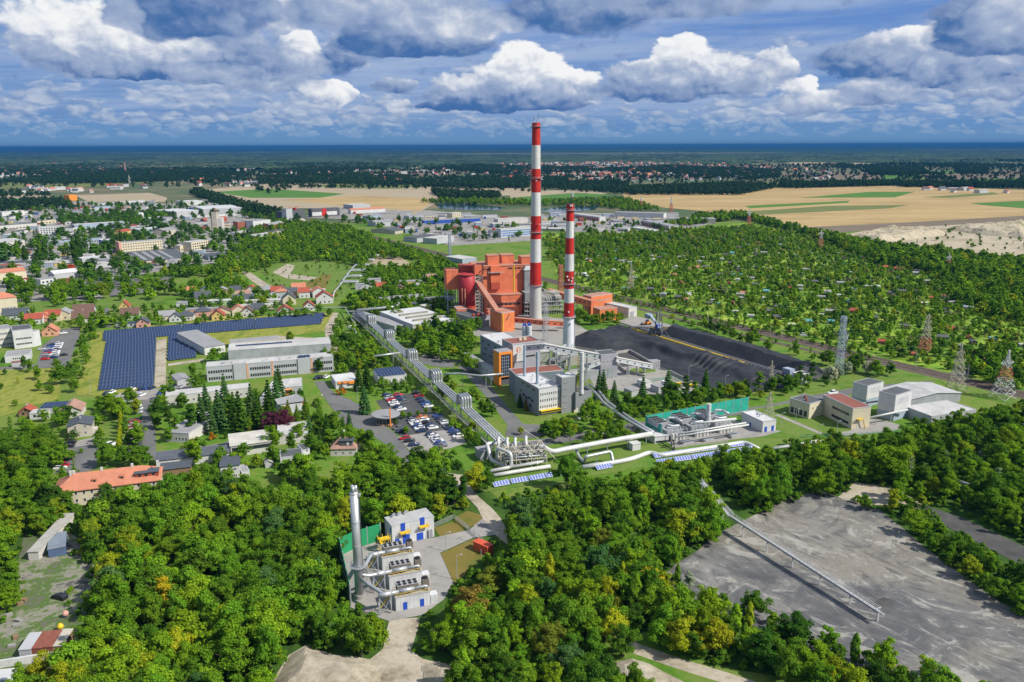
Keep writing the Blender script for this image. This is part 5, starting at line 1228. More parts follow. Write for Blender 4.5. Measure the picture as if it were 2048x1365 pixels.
def manifold():
 g = G(1048, 935); e = empty('pipe_manifold', g, R(12), label='open steel frame crammed with valves and bent pipes at the end of the heating main', cat='pipe manifold')
 f = MB()
 for x in(-9, -3, 3, 9):
  for y in(0, 5, 10):f.bar((x, y, 0), (x, y, 6.6), .3)
 for z in(3.2, 6.6):
  for y in(0, 5, 10):f.bar((-9, y, z), (9, y, z), .3)
  for x in(-9, -3, 3, 9):f.bar((x, 0, z), (x, 10, z), .28)
 for x in(-9, 3):f.bar((x, 0, 0), (x+6, 0, 6.6), .2); f.bar((x, 0, 6.6), (x+6, 10, 6.6), .2); f.bar((x+6, 0, 6.6), (x, 10, 6.6), .2)
 f.bar((9, 0, 6.6), (14, 3, 0), .25); f.bar((9, 10, 6.6), (3, 14, 10), .2)
 f.build('steel_frame', mat('pale_rusty_steel', (.50, .46, .38), .7, var=.25), e)
 for i in range(5):
  y = 1+i*2; MB().tube([(-8, y, 3.9), (8, y, 3.9)], .36, 10).build('header_pipe', M_PIPE, e, True)
  MB().tube([(-7+i*3, -1, 1.2), (-7+i*3, 9, 1.2)], .34, 10).build('header_pipe', M_PIPE, e, True)
 v = MB()
 for i in range(6):
  for k in range(3):
   x, y = -7+i*2.8, 1.5+k*3.2; v.tube([(x, y, 1.2), (x, y, 6.9)], .26, 8); v.tube([(x-.5, y, 5.2), (x+.5, y, 5.2)], .5, 10)
 v.build('valves', mat('valve_grey', (.40, .38, .33), .5, .3, var=.25), e)
 for i, (x0, z0)in enumerate(((-8.5, 9), (-5.0, 8.5), (-1.8, 8.2), (2.5, 8.6))):
  MB().tube([(x0+1, 15-i, 6), (x0+1, 11.5, z0-.4), (x0, 8, z0-.4), (x0, 7-i*.6, 3.9)], .58, 12, bend=1.2).build('branch_pipe', M_PIPEW, e, True)
 MB().tube([(-7, 12, 6), (-12.5, 11.5, 6.4), (-12.5, 8, 6.0), (-12, 5, 2.0), (-8, 0, 1.4)], .75, 14, bend=1.6).build('branch_pipe', M_PIPEW, e, True)
 MB().tube([(-9.5, 5, 1), (-9.5, 5, 6.8), (-5.5, -1.8, 6.8), (-5.5, -1.8, 1.3), (-14, -4, 1.3)], .72, 14, bend=1.4).build('branch_pipe', M_PIPEW, e, True)
 MB().tube([(-6, -2, 1.3), (8, 1, 1.3), (8.5, 1, 3.9)], .66, 14, bend=1.2).build('branch_pipe', M_PIPEW, e, True)
 KEEP.append([(p[0], p[1])for p in(G(965, 935), G(1010, 880), G(1120, 890), G(1110, 950), G(985, 965))])
manifold()
bld('pump_shed', 'grey windowless pump shed left of the pipe manifold', 'shed', (961, 922), (985, 918), (952, 912), 3.6, M_MGREY, M_GROOF, par=0)
bld('white_cabinet', 'small white cabinet hut on the lawn under the thick white pipe', 'hut', (1265, 903), (1281, 900), 3, 2.8, M_WHITE, M_WROOF, par=0)
# ------------------ gas engine plant in the wood
def gas_stack():
 g = G(719, 1195); e = empty('gas_stack', g, label='tall bare-steel gas stack with three flue tips rising in front of the left wood', cat='stack'); H_ = HT(719, 1195, 983)
 s = M_STEEL2; MB().lathe([(1.75, 0), (1.75, 1.2)], 24).build('plinth', M_CONC, e)
 MB().lathe([(1.12, 1.2), (1.12, H_)], 28).build('shaft', s, e, True)
 for z in(H_-.5, H_*.5, H_*.72, H_*.28):MB().lathe([(1.2, z), (1.2, z+.28)], 28).build('flange', M_STEEL, e)
 for a in(.4, 2.5, 4.6):MB().lathe([(.42, H_-.2), (.42, H_+1.7)], 14, (.55*math.cos(a), .55*math.sin(a))).build('flue_tip', s, e, True)
 ring_platform(e, 1.13, H_*.30, .9)
 l = MB(); l.bar((1.35, -.3, 2), (1.35, -.3, H_+1), .08); l.bar((1.35, .3, 2), (1.35, .3, H_+1), .08)
 for k in range(40):l.bar((1.35, -.3, 2+k*.75), (1.35, .3, 2+k*.75), .05)
 l.build('ladder', M_DSTEEL, e); MB().box(1.2, -.6, H_-1.2, 1.7, .6, H_-.6).build('beacon_box', M_STEEL, e)
M_STEEL2 = mat('brushed_stack_steel', (.47, .48, .49), .42, .5, var=.12, scale=.3)
gas_stack()
hall, wh, dh, hh = bld('gas_hall', 'white metal hall with blue doors and yellow balconies at the gas engine plant', 'building', (785, 1094), (868.7, 1073.5), (762.6, 1078), ('t', 1052.5), S_WALL, S_LROOF, par=.12)
for x, z, w_, h_ in((1.6, 0, 1.4, 2.2), (4.6, 0, 2.3, 3.0), (9.1, 0, 2.2, 2.5), (3.6, 4.4, 1.5, 2.7), (10.0, 4.9, 1.5, 2.6)):door(hall, wh, dh, 'F', x, z, w_, h_, M_DOOR)
o = MB().box(-.5, -.08, 0, .5, .02, 1.7).build('door', M_DOOR, hall); face_put(o, 'L', wh, dh, dh-1.0, 4.3)
for x0, z in((3.0, 4.1), (9.4, 4.6)):
 b = MB(); b.box(x0-.6, -1.5, z, x0+2.4, -.02, z+.15); o = b.build('balcony', M_YSTEEL, hall); r = MB()
 for zz in(.5, 1.0):r.bar((x0-.6, -1.5, z+zz), (x0+2.4, -1.5, z+zz), .07); r.bar((x0-.6, -1.5, z+zz), (x0-.6, 0, z+zz), .07); r.bar((x0+2.4, -1.5, z+zz), (x0+2.4, 0, z+zz), .07)
 for x in(x0-.6, x0+.9, x0+2.4):r.bar((x, -1.5, z), (x, -1.5, z+1), .07); r.bar((x, -1.5, z), (x, -.1, z-1.2), .08)
 r.build('railing', M_YSTEEL, o)
for i, y in enumerate((1.5, 3.6, 6)):
 rf =[c for c in hall.children if c.name.startswith('roof')][0]
 MB().tube([(.9+y*.9, dh-1.2, hh), (.9+y*.9, dh-1.2, hh+.9), (.9+y*.9+.8, dh-1.5, hh+1.2)], .42, 10, bend=.5).build('roof_fan', M_STEEL, rf)
for i in range(3):MB().lathe([(.24, .2), (.24, 2.9), (.05, 3.2)], 10, (12.0+i*.55, -.4)).build('gas_bottle', M_LGREY, hall)
def hall_stairs():
 g = G(778, 1098); e = empty('yellow_stairs', g, hall.rotation_euler.z, label='yellow steel escape stairs on the left end of the white gas hall', cat='stairs')
 s = MB(); s.box(-3.2, -1.2, 3.8, .2, 1.0, 3.95); s.bar((-3.2, -1, 3.8), (-.5, -2.6, 0), .8, .15);
 for x in(-3.2, -1.6, .2):s.bar((x, -1.2, 0), (x, -1.2, 4.9), .12); s.bar((x, 1, 0), (x, 1, 4.9), .12)
 for z in(4.4, 4.9):s.bar((-3.2, -1.2, z), (.2, -1.2, z), .08); s.bar((-3.2, -1.2, z), (-3.2, 1, z), .08)
 for z in(.5, 1):s.bar((-3.2, -1, 3.8+z), (-.5, -2.6, z), .08); s.bar((-3.2, -.4, 3.8+z), (-.5, -2.0, z), .08)
 s.build('flight', M_YSTEEL, e)
hall_stairs()
EA = 20.0
def engine(idx, near, label):
 """one containerised gas engine: white box, roof coolers, silencers, exhaust pipe"""
 g = G(*near); e = empty('engine_container', g, R(EA), label=label, cat='generator container', group='gas engine containers'); Lc, Wc, Hc = 9.4, 3.4, 4.0
 MB().box(0, 0, 0, Lc, Wc, Hc).build('container', S_WALL, e)
 for x in(2.0, 6.6):MB().box(x, -.07, .1, x+1.1, .01, 2.3).build('door', M_DOOR, e)
 MB().box(Lc+.2, .2, 0, Lc+2.2, 2.4, 2.7).build('air_box', S_WALL, e)
 MB().box(-.1, -.1, Hc, Lc+.1, Wc+.1, Hc+.15).build('roof_deck', M_LGREY, e)
 for i in range(4):
  c = MB().box(1.0+i*1.45, 1.9, Hc+.2, 2.4+i*1.45, 4.4, Hc+2.1).build('cooler', mat('cooler_fins', (.19, .17, .14), .7, .2), e)
  t = MB(); t.box(1.0+i*1.45, 1.9, Hc+2.1, 2.4+i*1.45, 4.4, Hc+2.2); t.build('cooler_top', M_LGREY, c)
  for y in(2.5, 3.75):MB().lathe([(.52, Hc+2.2), (.52, Hc+2.36), (.1, Hc+2.38)], 14, (1.7+i*1.45, y)).build('fan', M_BLACK, c)
 c = MB().box(Lc-1.4, 2.3, Hc+.2, Lc+.4, 4.2, Hc+2.4).build('cooler', mat('cooler_fins', (.19, .17, .14), .7, .2), e)
 MB().lathe([(.75, Hc+2.4), (.75, Hc+2.75), (.1, Hc+2.77)], 14, (Lc-.5, 3.2)).build('fan', M_BLACK, c)
 r = MB()
 for y in(-.05, Wc+.05):
  for z in(.55, 1.1):r.bar((0, y, Hc+z), (Lc, y, Hc+z), .07)
  for x in range(8):r.bar((x*Lc/7, y, Hc), (x*Lc/7, y, Hc+1.1), .06)
 r.bar((Lc+.6, 1.2, 0), (Lc-.2, 3.4, 4), .5, .12); r.build('railing', M_YSTEEL, e)
 x = MB(); x.tube([(Lc-.6, .6, Hc+.2), (Lc-.6, .6, Hc+1.6), (4.8, .6, Hc+1.5)], .36, 12, bend=.6); x.build('exhaust_pipe', M_STEEL2, e, True)
 MB().tube([(5.2, .6, Hc+1.5), (1.2, .6, Hc+1.4)], .62, 16).build('silencer', M_STEEL2, e, True)
 MB().tube([(Lc-1, 1.5, Hc+.7), (3, 1.5, Hc+.7)], .4, 12).build('heat_exchanger', M_STEEL2, e, True)
 m = e.matrix_world if False else None
 cs, sn = math.cos(R(EA)), math.sin(R(EA)); st = G(719, 1195)-g; loc = lambda v, z:(v.x*cs+v.y*sn, -v.x*sn+v.y*cs, z)
 tgt = loc(st, [8.0, 7.0, 6.0][idx]); p1 =(1.2, .6, Hc+1.4); p2 =(-2.8, .6+(.6 if idx==0 else 0), Hc+1.3);
 MB().tube([p1, p2, ((p2[0]+tgt[0])/2, (p2[1]+tgt[1])/2, Hc+1.6), tgt], .5, 14, bend=1.2).build('exhaust_pipe', M_STEEL2, e, True)
 MB().tube([(-.6, .6, Hc+1.38), (-4.4 if idx else-3.6, .6, Hc+1.3)], .66, 16).build('silencer', M_STEEL2, e, True)
 f = MB()
 for xx in(-1.2, -4.2):
  for y in(-.3, 1.6):f.bar((xx, y, 0), (xx, y, Hc+.7), .2)
  f.bar((xx, -.3, Hc+.7), (xx, 1.6, Hc+.7), .18); f.bar((xx, -.3, .5), (xx, 1.6, Hc+.5), .1)
 f.bar((-1.2, -.3, Hc+.6), (-4.2, -.3, 0), .12); f.bar((-4.2, -.3, Hc+.6), (-1.2, -.3, 0), .12); f.build('pipe_frame', M_STEEL, e)
 s = MB()
 for k in(0, .8):s.bar((-.6, 2.4+k, Hc), (-4.0, 2.4+k, .1), .14)
 for k in range(9):s.bar((-.7-k*.38, 2.4, Hc-k*.45), (-.7-k*.38, 3.2, Hc-k*.45), .2, .06)
 s.build('stair', M_YSTEEL, e)
engine(0, (765, 1142), 'gas engine container closest to the white hall, with fans and silencers on top')
engine(1, (779, 1181), 'middle gas engine container of the three, exhaust running to the steel stack')
engine(2, (792, 1224), 'front gas engine container with two blue doors, nearest the sandy clearing')
def panel_wall(name, label, pts, h, m, post, step, foot=.5):
 e = empty(name, pts[0], label=label, cat='noise wall'); o = Vector(e.location);
 for a, b in zip(pts[:-1], pts[1:]):
  L =(b-a).length; n = max(1, round(L/step)); d =(b-a)/n
  for i in range(n):
   p, q = a+d*i-o, a+d*(i+1)-o; u = d.normalized()
   MB().bar(p+u*.12+Vector((0, 0, h/2+foot/2)), q-u*.12+Vector((0, 0, h/2+foot/2)), .16, h-foot).build('panel', m, e)
   MB().bar(p+Vector((0, 0, foot/2)), q+Vector((0, 0, foot/2)), .22, foot).build('plinth', M_CONCW, e)
   MB().box(p.x-.16, p.y-.16, 0, p.x+.16, p.y+.16, h+.35).build('post', post, e)
 p = pts[-1]-o; MB().box(p.x-.16, p.y-.16, 0, p.x+.16, p.y+.16, h+.35).build('post', post, e)
panel_wall('noise_wall', 'dark-green panelled noise wall with pale posts behind the tall gas stack', [G(702, 1212), G(681, 1115), G(708, 1101), G(762, 1084)], 6.2, S_GREEN, M_STEEL, 4.4)
panel_wall('noise_wall', 'long teal noise wall with grey posts wrapping the silver engine yard', [G(1323, 880), G(1291, 861), G(1420, 836), G(1495.6, 821.5)], 6.6, S_TEAL, mat('teal_grey_post', (.33, .39, .37), .5), 4.6, .25)
def fence(label, pts, h, m, step=2.6):
 e = empty('fence', pts[0], label=label, cat='fence'); o = Vector(e.location); pl = MB(); ps = MB()
 for a, b in zip(pts[:-1], pts[1:]):
  n = max(1, int((b-a).length/step))
  for z in(.15, .4, .65, .9, 1.15, 1.4, 1.65):
   if z<h:pl.bar(a-o+Vector((0, 0, z)), b-o+Vector((0, 0, z)), .045)
  for i in range(n*6):p = a.lerp(b, i/(n*6))-o; pl.bar((p.x, p.y, .1), (p.x, p.y, h), .035)
  for i in range(n+1):p = a.lerp(b, i/n)-o; ps.bar((p.x, p.y, 0), (p.x, p.y, h+.1), .10)
 pl.build('mesh_panel', m, e); ps.build('fence_posts', m, e)
fence('pale steel fence along the drive of the white gas hall', [G(869, 1056), G(908, 1038), G(940, 1064), G(968, 1088), G(962, 1112)], 1.9, M_STEEL)
fence('dark wire fence along the road verge behind the manifold', [G(1130, 892), G(1180, 883), G(1230, 872), G(1280, 862)], 1.7, M_DSTEEL)
fence('green mesh fence round the gas pipework', [G(1300, 765), G(1343, 757), G(1398, 778), G(1385, 790)], 1.8, mat('green_mesh', (.10, .30, .18), .6))
fence('grey sliding gate and fence by the plant road entrance', [G(1050, 868), G(1075, 865), G(1098, 860)], 1.8, M_STEEL)
fence('green wire fence round the lawns of the right-hand works', [G(1600, 876), G(1660, 875), G(1700, 874), G(1800, 866)], 1.6, mat('green_mesh', (.10, .30, .18), .6))
def lamp(px, py, h, label, arm=1.2, cat='street lamp'):
 e = empty('street_lamp', G(px, py), label=label, cat=cat, group='lamp posts'); MB().lathe([(.11, 0), (.07, h)], 8).build('pole', M_STEEL, e)
 a = MB(); a.bar((0, 0, h), (arm, 0, h+.2), .08); a.build('arm', M_STEEL, e); MB().box(arm-.1, -.14, h+.12, arm+.55, .14, h+.26).build('lamp_head', M_LGREY, e); e.rotation_euler.z = R(20)
for px, py, h, l in((892, 1103, 6, 'slim lamp post on the mown lawn by the gas yard'), (949, 1085, 6, 'slim lamp post at the drive gate of the gas hall'), (914, 1160, 7.5, 'lamp post with a red box at the lower tip of the mown lawn'), (1377, 762, 8, 'tall lamp post in the yard in front of the coal heap'), (1450, 775, 6, 'lamp post leaning over the near rim of the coal heap'), (1267, 775, 6, 'thin lamp post in the concrete yard'), (182, 790, 7, 'lamp post at the near left corner of the solar array'), (304, 835, 8, 'lamp post beside the left access street'), (715, 800, 6.5, 'double lamp post on the verge of the bending street'), (686, 790, 6, 'lamp post by the orange-fronted gatehouse building'), (384, 790, 7, 'lamp post at the left end of the grey offices'), (336, 770, 7, 'lamp post on the lawn by the gravel track'), (880, 724, 8, 'lamp post by the plant crossroad'), (1095, 860, 6, 'lamp post beside the entrance gate'), (1637, 880, 6.5, 'lamp post on the lawn corner by the cream works'), (1591, 845, 6, 'lamp post before the black-roofed cream block'), (1673, 870, 6, 'lamp post before the red-roofed cream block'), (1562, 858, 7, 'lamp post between the small white hall and the cream works')):lamp(px, py, h, l)
bld('red_shed', 'bright red site container beside the drive at the edge of the mown lawn', 'container', (975, 1112), (986, 1106), (972, 1086), 2.6, mat('red_container', (.55, .09, .04), .6), mat('red_container', (.55, .09, .04), .6), par=0)
# ------------------ teal plant
eh, we, de, he = bld('control_building', 'small white hall with blue doors at the right end of the teal-walled yard', 'building', (1524.5, 866), (1551, 861.5), (1481, 846), ('t', 844.5), M_WHITE, M_WROOF, par=.25)
for x in(1.7, 5.4):
 if x<we:door(eh, we, de, 'F', x, .1, 1.3, 2.4, M_DOOR)
roof_vents(eh, we, de, he, 5, 2); o = MB().box(-.5, -.07, 0, .5, .02, 1.9).build('door', M_DOOR, eh); face_put(o, 'L', we, de, 6, .1)
stack('stack', 'short fat white exhaust stack in the teal-walled yard', (1415, 862), 0, 808, .98, M_CHW)
def engines2():
 base = G(1345, 884); b2 = G(1500, 858); rz = math.atan2(b2 .y-base.y, b2 .x-base.x)
 for i, (px, py, lab)in enumerate(((1357, 882, 'silver engine house with coolers closest to the teal corner'), (1405, 873, 'middle silver engine house in the teal-walled yard'), (1452, 865, 'silver engine house closest to the small white hall'))):
  e = empty('engine_house', G(px, py), rz, label=lab, cat='generator container', group='silver engine houses')
  MB().box(-4.6, 1.6, 0, 3.4, 16, 4.2).build('housing', S_LG, e)
  for k in range(4):
   c = MB().box(-6.4, 6+k*2.1, 4.3, -1.6, 7.9+k*2.1, 6.6).build('cooler', M_LGREY, e); MB().box(-6.2, 6.2+k*2.1, 6.6, -1.8, 7.7+k*2.1, 6.75).build('fan_grille', M_BLACK, c); MB().box(-6.3, 5.97+k*2.1, 4.5, -1.7, 6.0+k*2.1, 6.4).build('fins', M_MGREY, c)
  for k in range(4):MB().lathe([(.8, 0), (.8, 3.5), (.3, 3.7)], 12, (-3+k*1.75, .2)).build('tank', M_CHW, e)
  p = MB(); p.tube([(1, 10, 4), (1, 10, 6.8), (4.2, 9, 6.6), (4.6, 5, 6.2)], .55, 12, bend=.8); p.tube([(2.2, 3, 4.2), (2.2, 3, 5.6), (-2, 3.5, 5.6), (-2, 6, 5)], .35, 10, bend=.6); p.build('exhaust_pipe', M_STEEL2, e, True)
  f = MB()
  for x in(-4.4, 0, 3.4):
   for y in(-1.1, 2):f.bar((x, y, 0), (x, y, 5.2), .18)
   f.bar((x, -1.1, 5.2), (x, 2, 5.2), .18)
  f.bar((-4.4, -1.1, 5.2), (3.4, -1.1, 5.2), .15); f.bar((-4.4, 1.8, 5.4), (3.4, 1.8, 5.4), .1); f.build('pipe_frame', M_STEEL, e)
 for k, (pa, pb, z, r, lab)in enumerate((((1352, 874), (1497, 850), 5.6, .42, 'lowest of the long white pipes running along the silver engine houses'), ((1356, 868), (1492, 846), 6.2, .36, 'middle long white pipe along the silver engine houses'), ((1386, 848), (1472, 838), 7.0, .5, 'upper white pipe joining the fat exhaust stack'))):
  pipe(lab, [G(*pa, z), G(*pb, z)], r, M_PIPEW, [], 1, group='long white pipes')
 e = empty('white_lean_to', G(1338, 884), rz, label='white lean-to with a sloping roof inside the teal wall corner', cat='shed'); MB().add([(-7, 0, 0), (0, 0, 0), (0, 10, 0), (-7, 10, 0), (-7, 0, 3.2), (0, 0, 2.6), (0, 10, 2.6), (-7, 10, 3.2)], [(0, 1, 5, 4), (1, 2, 6, 5), (2, 3, 7, 6), (3, 0, 4, 7)]).build('wall', M_WHITE, e); MB().add([(-7.2, -.2, 3.25), (.2, -.2, 2.6), (.2, 10.2, 2.6), (-7.2, 10.2, 3.25), (-7.2, -.2, 3.4), (.2, -.2, 2.75), (.2, 10.2, 2.75), (-7.2, 10.2, 3.4)], [(3, 2, 1, 0), (4, 5, 6, 7), (0, 1, 5, 4), (1, 2, 6, 5), (2, 3, 7, 6), (3, 0, 4, 7)]).build('roof', M_WROOF, e)
 for px, py, lab in((1372, 888, 'square concrete shaft cover nearest the teal corner'), (1416, 884, 'concrete shaft with a grey hatch in front of the engine houses'), (1467, 874, 'concrete pit with a sloping steel lid')):
  e = empty('shaft_cover', G(px, py), rz, label=lab, cat='shaft cover', group='concrete shafts'); MB().box(-2.6, -2, 0, 2.6, 2, 1.1).build('curb', M_CONCW, e); MB().box(-2.3, -1.7, 1.1, 2.3, 1.7, 1.3).build('lid', M_MGREY, e)
 e = empty('retaining_wall', G(1344, 895), label='low concrete retaining wall along the front of the engine yard', cat='wall'); o = Vector(e.location); MB().bar(G(1344, 895, .5)-o, G(1455, 882, .5)-o, .4, 1.2).build('wall', M_CONCW, e)
 pipe('black pipework on the grass in front of the teal corner', [G(1312, 884, 1), G(1347, 880, 1), G(1350, 906, .5)], .25, M_BLACK, [], .5); pipe('second black pipe run beside the teal corner pipework', [G(1320, 884, 1), G(1352, 905, .6)], .22, M_BLACK, [], .5)
engines2()
# ------------------ cream works and grey store on the right
w1, a1, b1, c1 = bld('grey_store', 'large ribbed store hall with a pale sheet roof behind the two white silo towers', 'hall', (1821, 816), (1920, 803), (1790, 790), ('t', 799), S_LG, S_LROOF, ang=None, rt='gy', rh=1.6, ov=.4)
bld('flat_store', 'low flat-roofed concrete store in front of the large ribbed hall', 'building', (1861, 852), (1950, 838), (1821, 829), 4.2, M_LGREY, M_LROOF, par=.3)
for lab, A, B, C, top in(('rear white silo tower with a dark roof beside the ribbed hall', (1731, 815), (1763, 806), (1704, 806), 772), ('front white silo tower with a dark roof, pipe at its foot', (1786, 843), (1819, 832), (1757, 832), 791)):
 e, w_, d_, h_ = bld('silo_tower', lab, 'tower', A, B, C, ('t', top), M_WHITE, M_DGREY, par=.15)
 MB().box(w_*.22, -.06, h_*.62, w_*.82, .02, h_*.86).build('vent_panel', mat('pale_louvre', (.45, .46, .47), .6), e)
 o = MB().box(.1, -.08, 0, d_-.1, .01, h_*.32).build('lower_cladding', M_LBLUE, e); face_put(o, 'L', w_, d_, 0, 0); MB().box(.1, -.08, 0, w_-.1, .01, h_*.36).build('lower_cladding', M_LBLUE, e)
pipe('pipe bridge linking the cream block to the front silo tower', [G(1738, 836, 4), G(1815, 820, 5)], .45, M_PIPEW, [G(1752, 833, 4), G(1783, 827, 4.4)])
pipe('short pipe bridge linking the red-roofed block to the rear silo tower', [G(1712, 809, 6), G(1755, 803, 6)], .4, M_CONCW, [G(1735, 806, 6)])
cw, w_, d_, h_ = bld('cream_works', 'cream works block with a black flat roof and two brick chimneys', 'building', (1617, 839), (1647, 830), (1583, 825), ('t', 808.5), M_CREAM, M_DGREY, par=.2, wins=[('F', 3, [4.2], 1.0, 1.1, .08, .95)])
for i in range(4):o = MB().box(-.8, -.05, 0, .8, .02, 2.6).build('window', M_GLASS, cw); face_put(o, 'L', w_, d_, 1.6+i*(d_-3)/3.2, .8)
for x, y in((2, 3), (5, 6)):MB().box(x, y, h_, x+.8, y+.8, h_+1.4).build('chimney', M_BRICK, [c for c in cw.children if c.name.startswith('roof')][0])
rw, w_, d_, h_ = bld('red_roofed_works', 'cream two-storey works block with a red felt roof and yellow fire stairs', 'building', (1702, 859), (1738, 855), (1648.5, 829), ('t', 817.5), M_CREAM, M_RROOF, par=.25)
for z in(1.6, 5.4):o = MB().box(-d_*.28, -.06, 0, d_*.28, .02, 1.1).build('window', M_GLASS, rw); face_put(o, 'L', w_, d_, d_*.62, z)
s = MB(); s.box(2.2, -1.3, 4.4, 4.8, -.02, 4.55); s.bar((4.8, -1, 4.4), (6.4, -1, 0), .5, .1)
for x in(2.2, 3.5, 4.8):s.bar((x, -1.3, 4.4), (x, -1.3, 5.5), .08)
s.bar((2.2, -1.3, 5.5), (4.8, -1.3, 5.5), .08); s.build('fire_stairs', M_YSTEEL, rw); door(rw, w_, d_, 'F', 3.5, 0, 1.2, 2.3, M_WHITE)
# ------------------ ash pond walkway
def walkway():
 a, b = G(1462, 1034, 4.4), G(1757, 1224, 2.9); e = empty('pond_walkway', (a.x, a.y, 0), label='long white steel walkway on posts crossing the grey ash pond', cat='walkway'); o = Vector(e.location)
 d = b-a; L = math.hypot(d.x, d.y); u = Vector((d.x/L, d.y/L, 0)); n = Vector((-u.y, u.x, 0)); A = a-o; B_ = b-o
 MB().bar(A, B_, 1.5, .18).build('deck', M_STEEL, e); r = MB()
 for s in(-.75, .75):
  for z in(.55, 1.1):r.bar(A+n*s+Vector((0, 0, z)), B_+n*s+Vector((0, 0, z)), .065)
  for i in range(int(L/1.6)):p = A.lerp(B_, i*1.6/L)+n*s; r.bar(p, p+Vector((0, 0, 1.15)), .08)
 r.bar(B_-n*.95+Vector((0, 0, 1.15)), B_+n*.95+Vector((0, 0, 1.15)), .09); r.build('railing', M_CHW, e)
 for s in(-.6, -.2):MB().tube([A+n*s+Vector((0, 0, .35)), B_+n*s+Vector((0, 0, .35))+u*2], .17, 8).build('ash_pipe', M_PIPEW, e)
 up_ = G(1404, 966, 8.0)-o; MB().bar(up_, A, 1.5, .18).build('upper_deck', M_STEEL, e); r = MB()
 for s in(-.95, .95):
  for z in(.4, .75, 1.15):r.bar(up_+Vector((0, s, z)), A+n*s+Vector((0, 0, z)), .09)
  for i in range(9):p = up_.lerp(A, i/8)+n*s; r.bar(p, p+Vector((0, 0, 1.15)), .08)
 for i in range(4):p = up_.lerp(A, i/4); r.bar((p.x, p.y, 0), p, .3)
 r.build('upper_railing', M_CHW, e)
 k = 6.0
 while k<L+.1:
  p = A.lerp(B_, k/L); MB().bar((p.x, p.y, -.1), (p.x, p.y, p.z), .34).build('post', M_CHW, e); k+=10.5
 q = MB(); p = B_; q.bar((p.x, p.y, 0), (p.x, p.y, p.z), .42); q.build('post', M_CHW, e)
walkway()
mound('sand_heap', 'broad pale sand heap at the bottom edge below the gas plant', 'sand heap', [(530, 1400), (577, 1312), (613, 1290), (645, 1303), (700, 1314), (742, 1325), (765, 1350), (755, 1400)], 2.6, .45, M_SAND, .7, .8, seed=41)
mound('sand_heap', 'smaller sand heap right of the track in the sandy clearing', 'sand heap', [(838, 1330), (880, 1322), (930, 1340), (960, 1400), (850, 1400)], 1.8, .4, M_SAND, .5, .8, seed=43)
mound('sand_heap', 'pale sand heap beside the forked dirt track at the bottom', 'sand heap', [(1205, 1332), (1262, 1316), (1300, 1328), (1372, 1368), (1350, 1400), (1240, 1400)], 1.7, .4, M_SAND, .5, .8, seed=45)
for q_ in([(1700, 478), (1770, 458), (1860, 463), (1900, 470), (1830, 478), (1760, 488)], [(1890, 459), (2060, 447), (2060, 480), (1960, 471)]):mound('quarry_bank', None, None, q_, 7, .55, M_QUARRY, 2.2, 3.0, None, 'structure', 51)
mound('ash_delta', 'dark cone of fresh ash under the end of the pond walkway', 'ash heap', [(1742, 1205), (1765, 1192), (1790, 1200), (1795, 1212), (1775, 1218), (1750, 1215)], .9, .2, M_GRAVEL, .3, .8, seed=5)
pipe('short grey footbridge between the trees above the dark banked track', [G(1900, 958, 3), G(1990, 988, 3)], .7, M_STEEL, [G(1920, 965, 3), G(1970, 982, 3)])
# ------------------ solar panels
def panel_mat(name, c, cell_u, cell_v, line, rough=.18):
 m = bpy.data.materials.new(name); m.use_nodes = True; nt = m.node_tree; b = nt.nodes['Principled BSDF']
 tc = nt.nodes.new('ShaderNodeTexCoord'); sp = nt.nodes.new('ShaderNodeSeparateXYZ'); nt.links.new(tc.outputs['Object'], sp.inputs[0])
 g = None
 for k, per in((0, cell_u), (1, cell_v)):
  t =(E(nt, sp.outputs[k])/per).op('FRACT'); w = .06/per; q =(t-.5).op('ABSOLUTE'); e = ss(q, .5-w*2.2, .5-w); g = e if g is None else g.op('MAXIMUM', e)
 nz = noise(nt, E(nt, tc.outputs['Object']), .15, 3)
 nt.links.new(mix(nt, g, mix(nt, nz, tuple(v*.8 for v in c), tuple(v*1.25 for v in c)), line).s, b.inputs['Base Color']); b.inputs['Roughness'].default_value = rough; b.inputs['Specular IOR Level'].default_value = .10
 return m
M_PV = panel_mat('solar_cells', (.005, .019, .070), 1.7, 1.15, (.13, .165, .22), .5)
M_PVL = panel_mat('light_solar_cells', (.14, .18, .42), 1.15, 2.2, (.62, .64, .68), .12)
def pv_table(P, Q, depth, tilt, label, group, m=M_PV, z0=.55, n=0):
 u =(Q-P); L = u.length; e = empty('solar_table', P, math.atan2(u.y, u.x), label=label, cat='solar panel', group=group)
 o = MB().box(0, 0, -.04, L, depth, .04).build('panel', m, e); o.location.z = z0; o.rotation_euler.x = R(tilt)
 f = MB(); nn = max(2, int(L/4)); zz = math.sin(R(tilt))*depth*.8+z0
 for i in range(nn+1):x = L*i/nn; x = min(max(x, .2), L-.2); f.bar((x, depth*.2, 0), (x, depth*.2, z0+math.sin(R(tilt))*depth*.2-.06), .1); f.bar((x, depth*.78, 0), (x, depth*.78, zz-.12), .1)
 f.build('frame', M_STEEL, e)
def pv_block(TL, TR, BR, BL, rows, tilt, gname, where, split=1):
 tl, tr, br, bl =(G(*p)for p in(TL, TR, BR, BL)); ORD =['nearest', 'second', 'third', 'fourth', 'fifth', 'sixth', 'seventh', 'eighth', 'ninth', 'tenth', '11th', '12th', '13th', '14th', '15th', '16th', '17th', '18th']
 dep =((bl-tl).length/rows)
 for r in range(rows):
  a = bl.lerp(tl, r/rows); b = br.lerp(tr, r/rows)
  for s in range(split):
   p, q = a.lerp(b, s/split), a.lerp(b, (s+1)/split-.004);
   pv_table(p, q, dep*.985, tilt, 'blue solar row, %s from front%s in the %s'%(ORD[r], '' if split==1 else ', %s stretch'%['left', 'middle', 'right', 'far right'][s], where), gname)
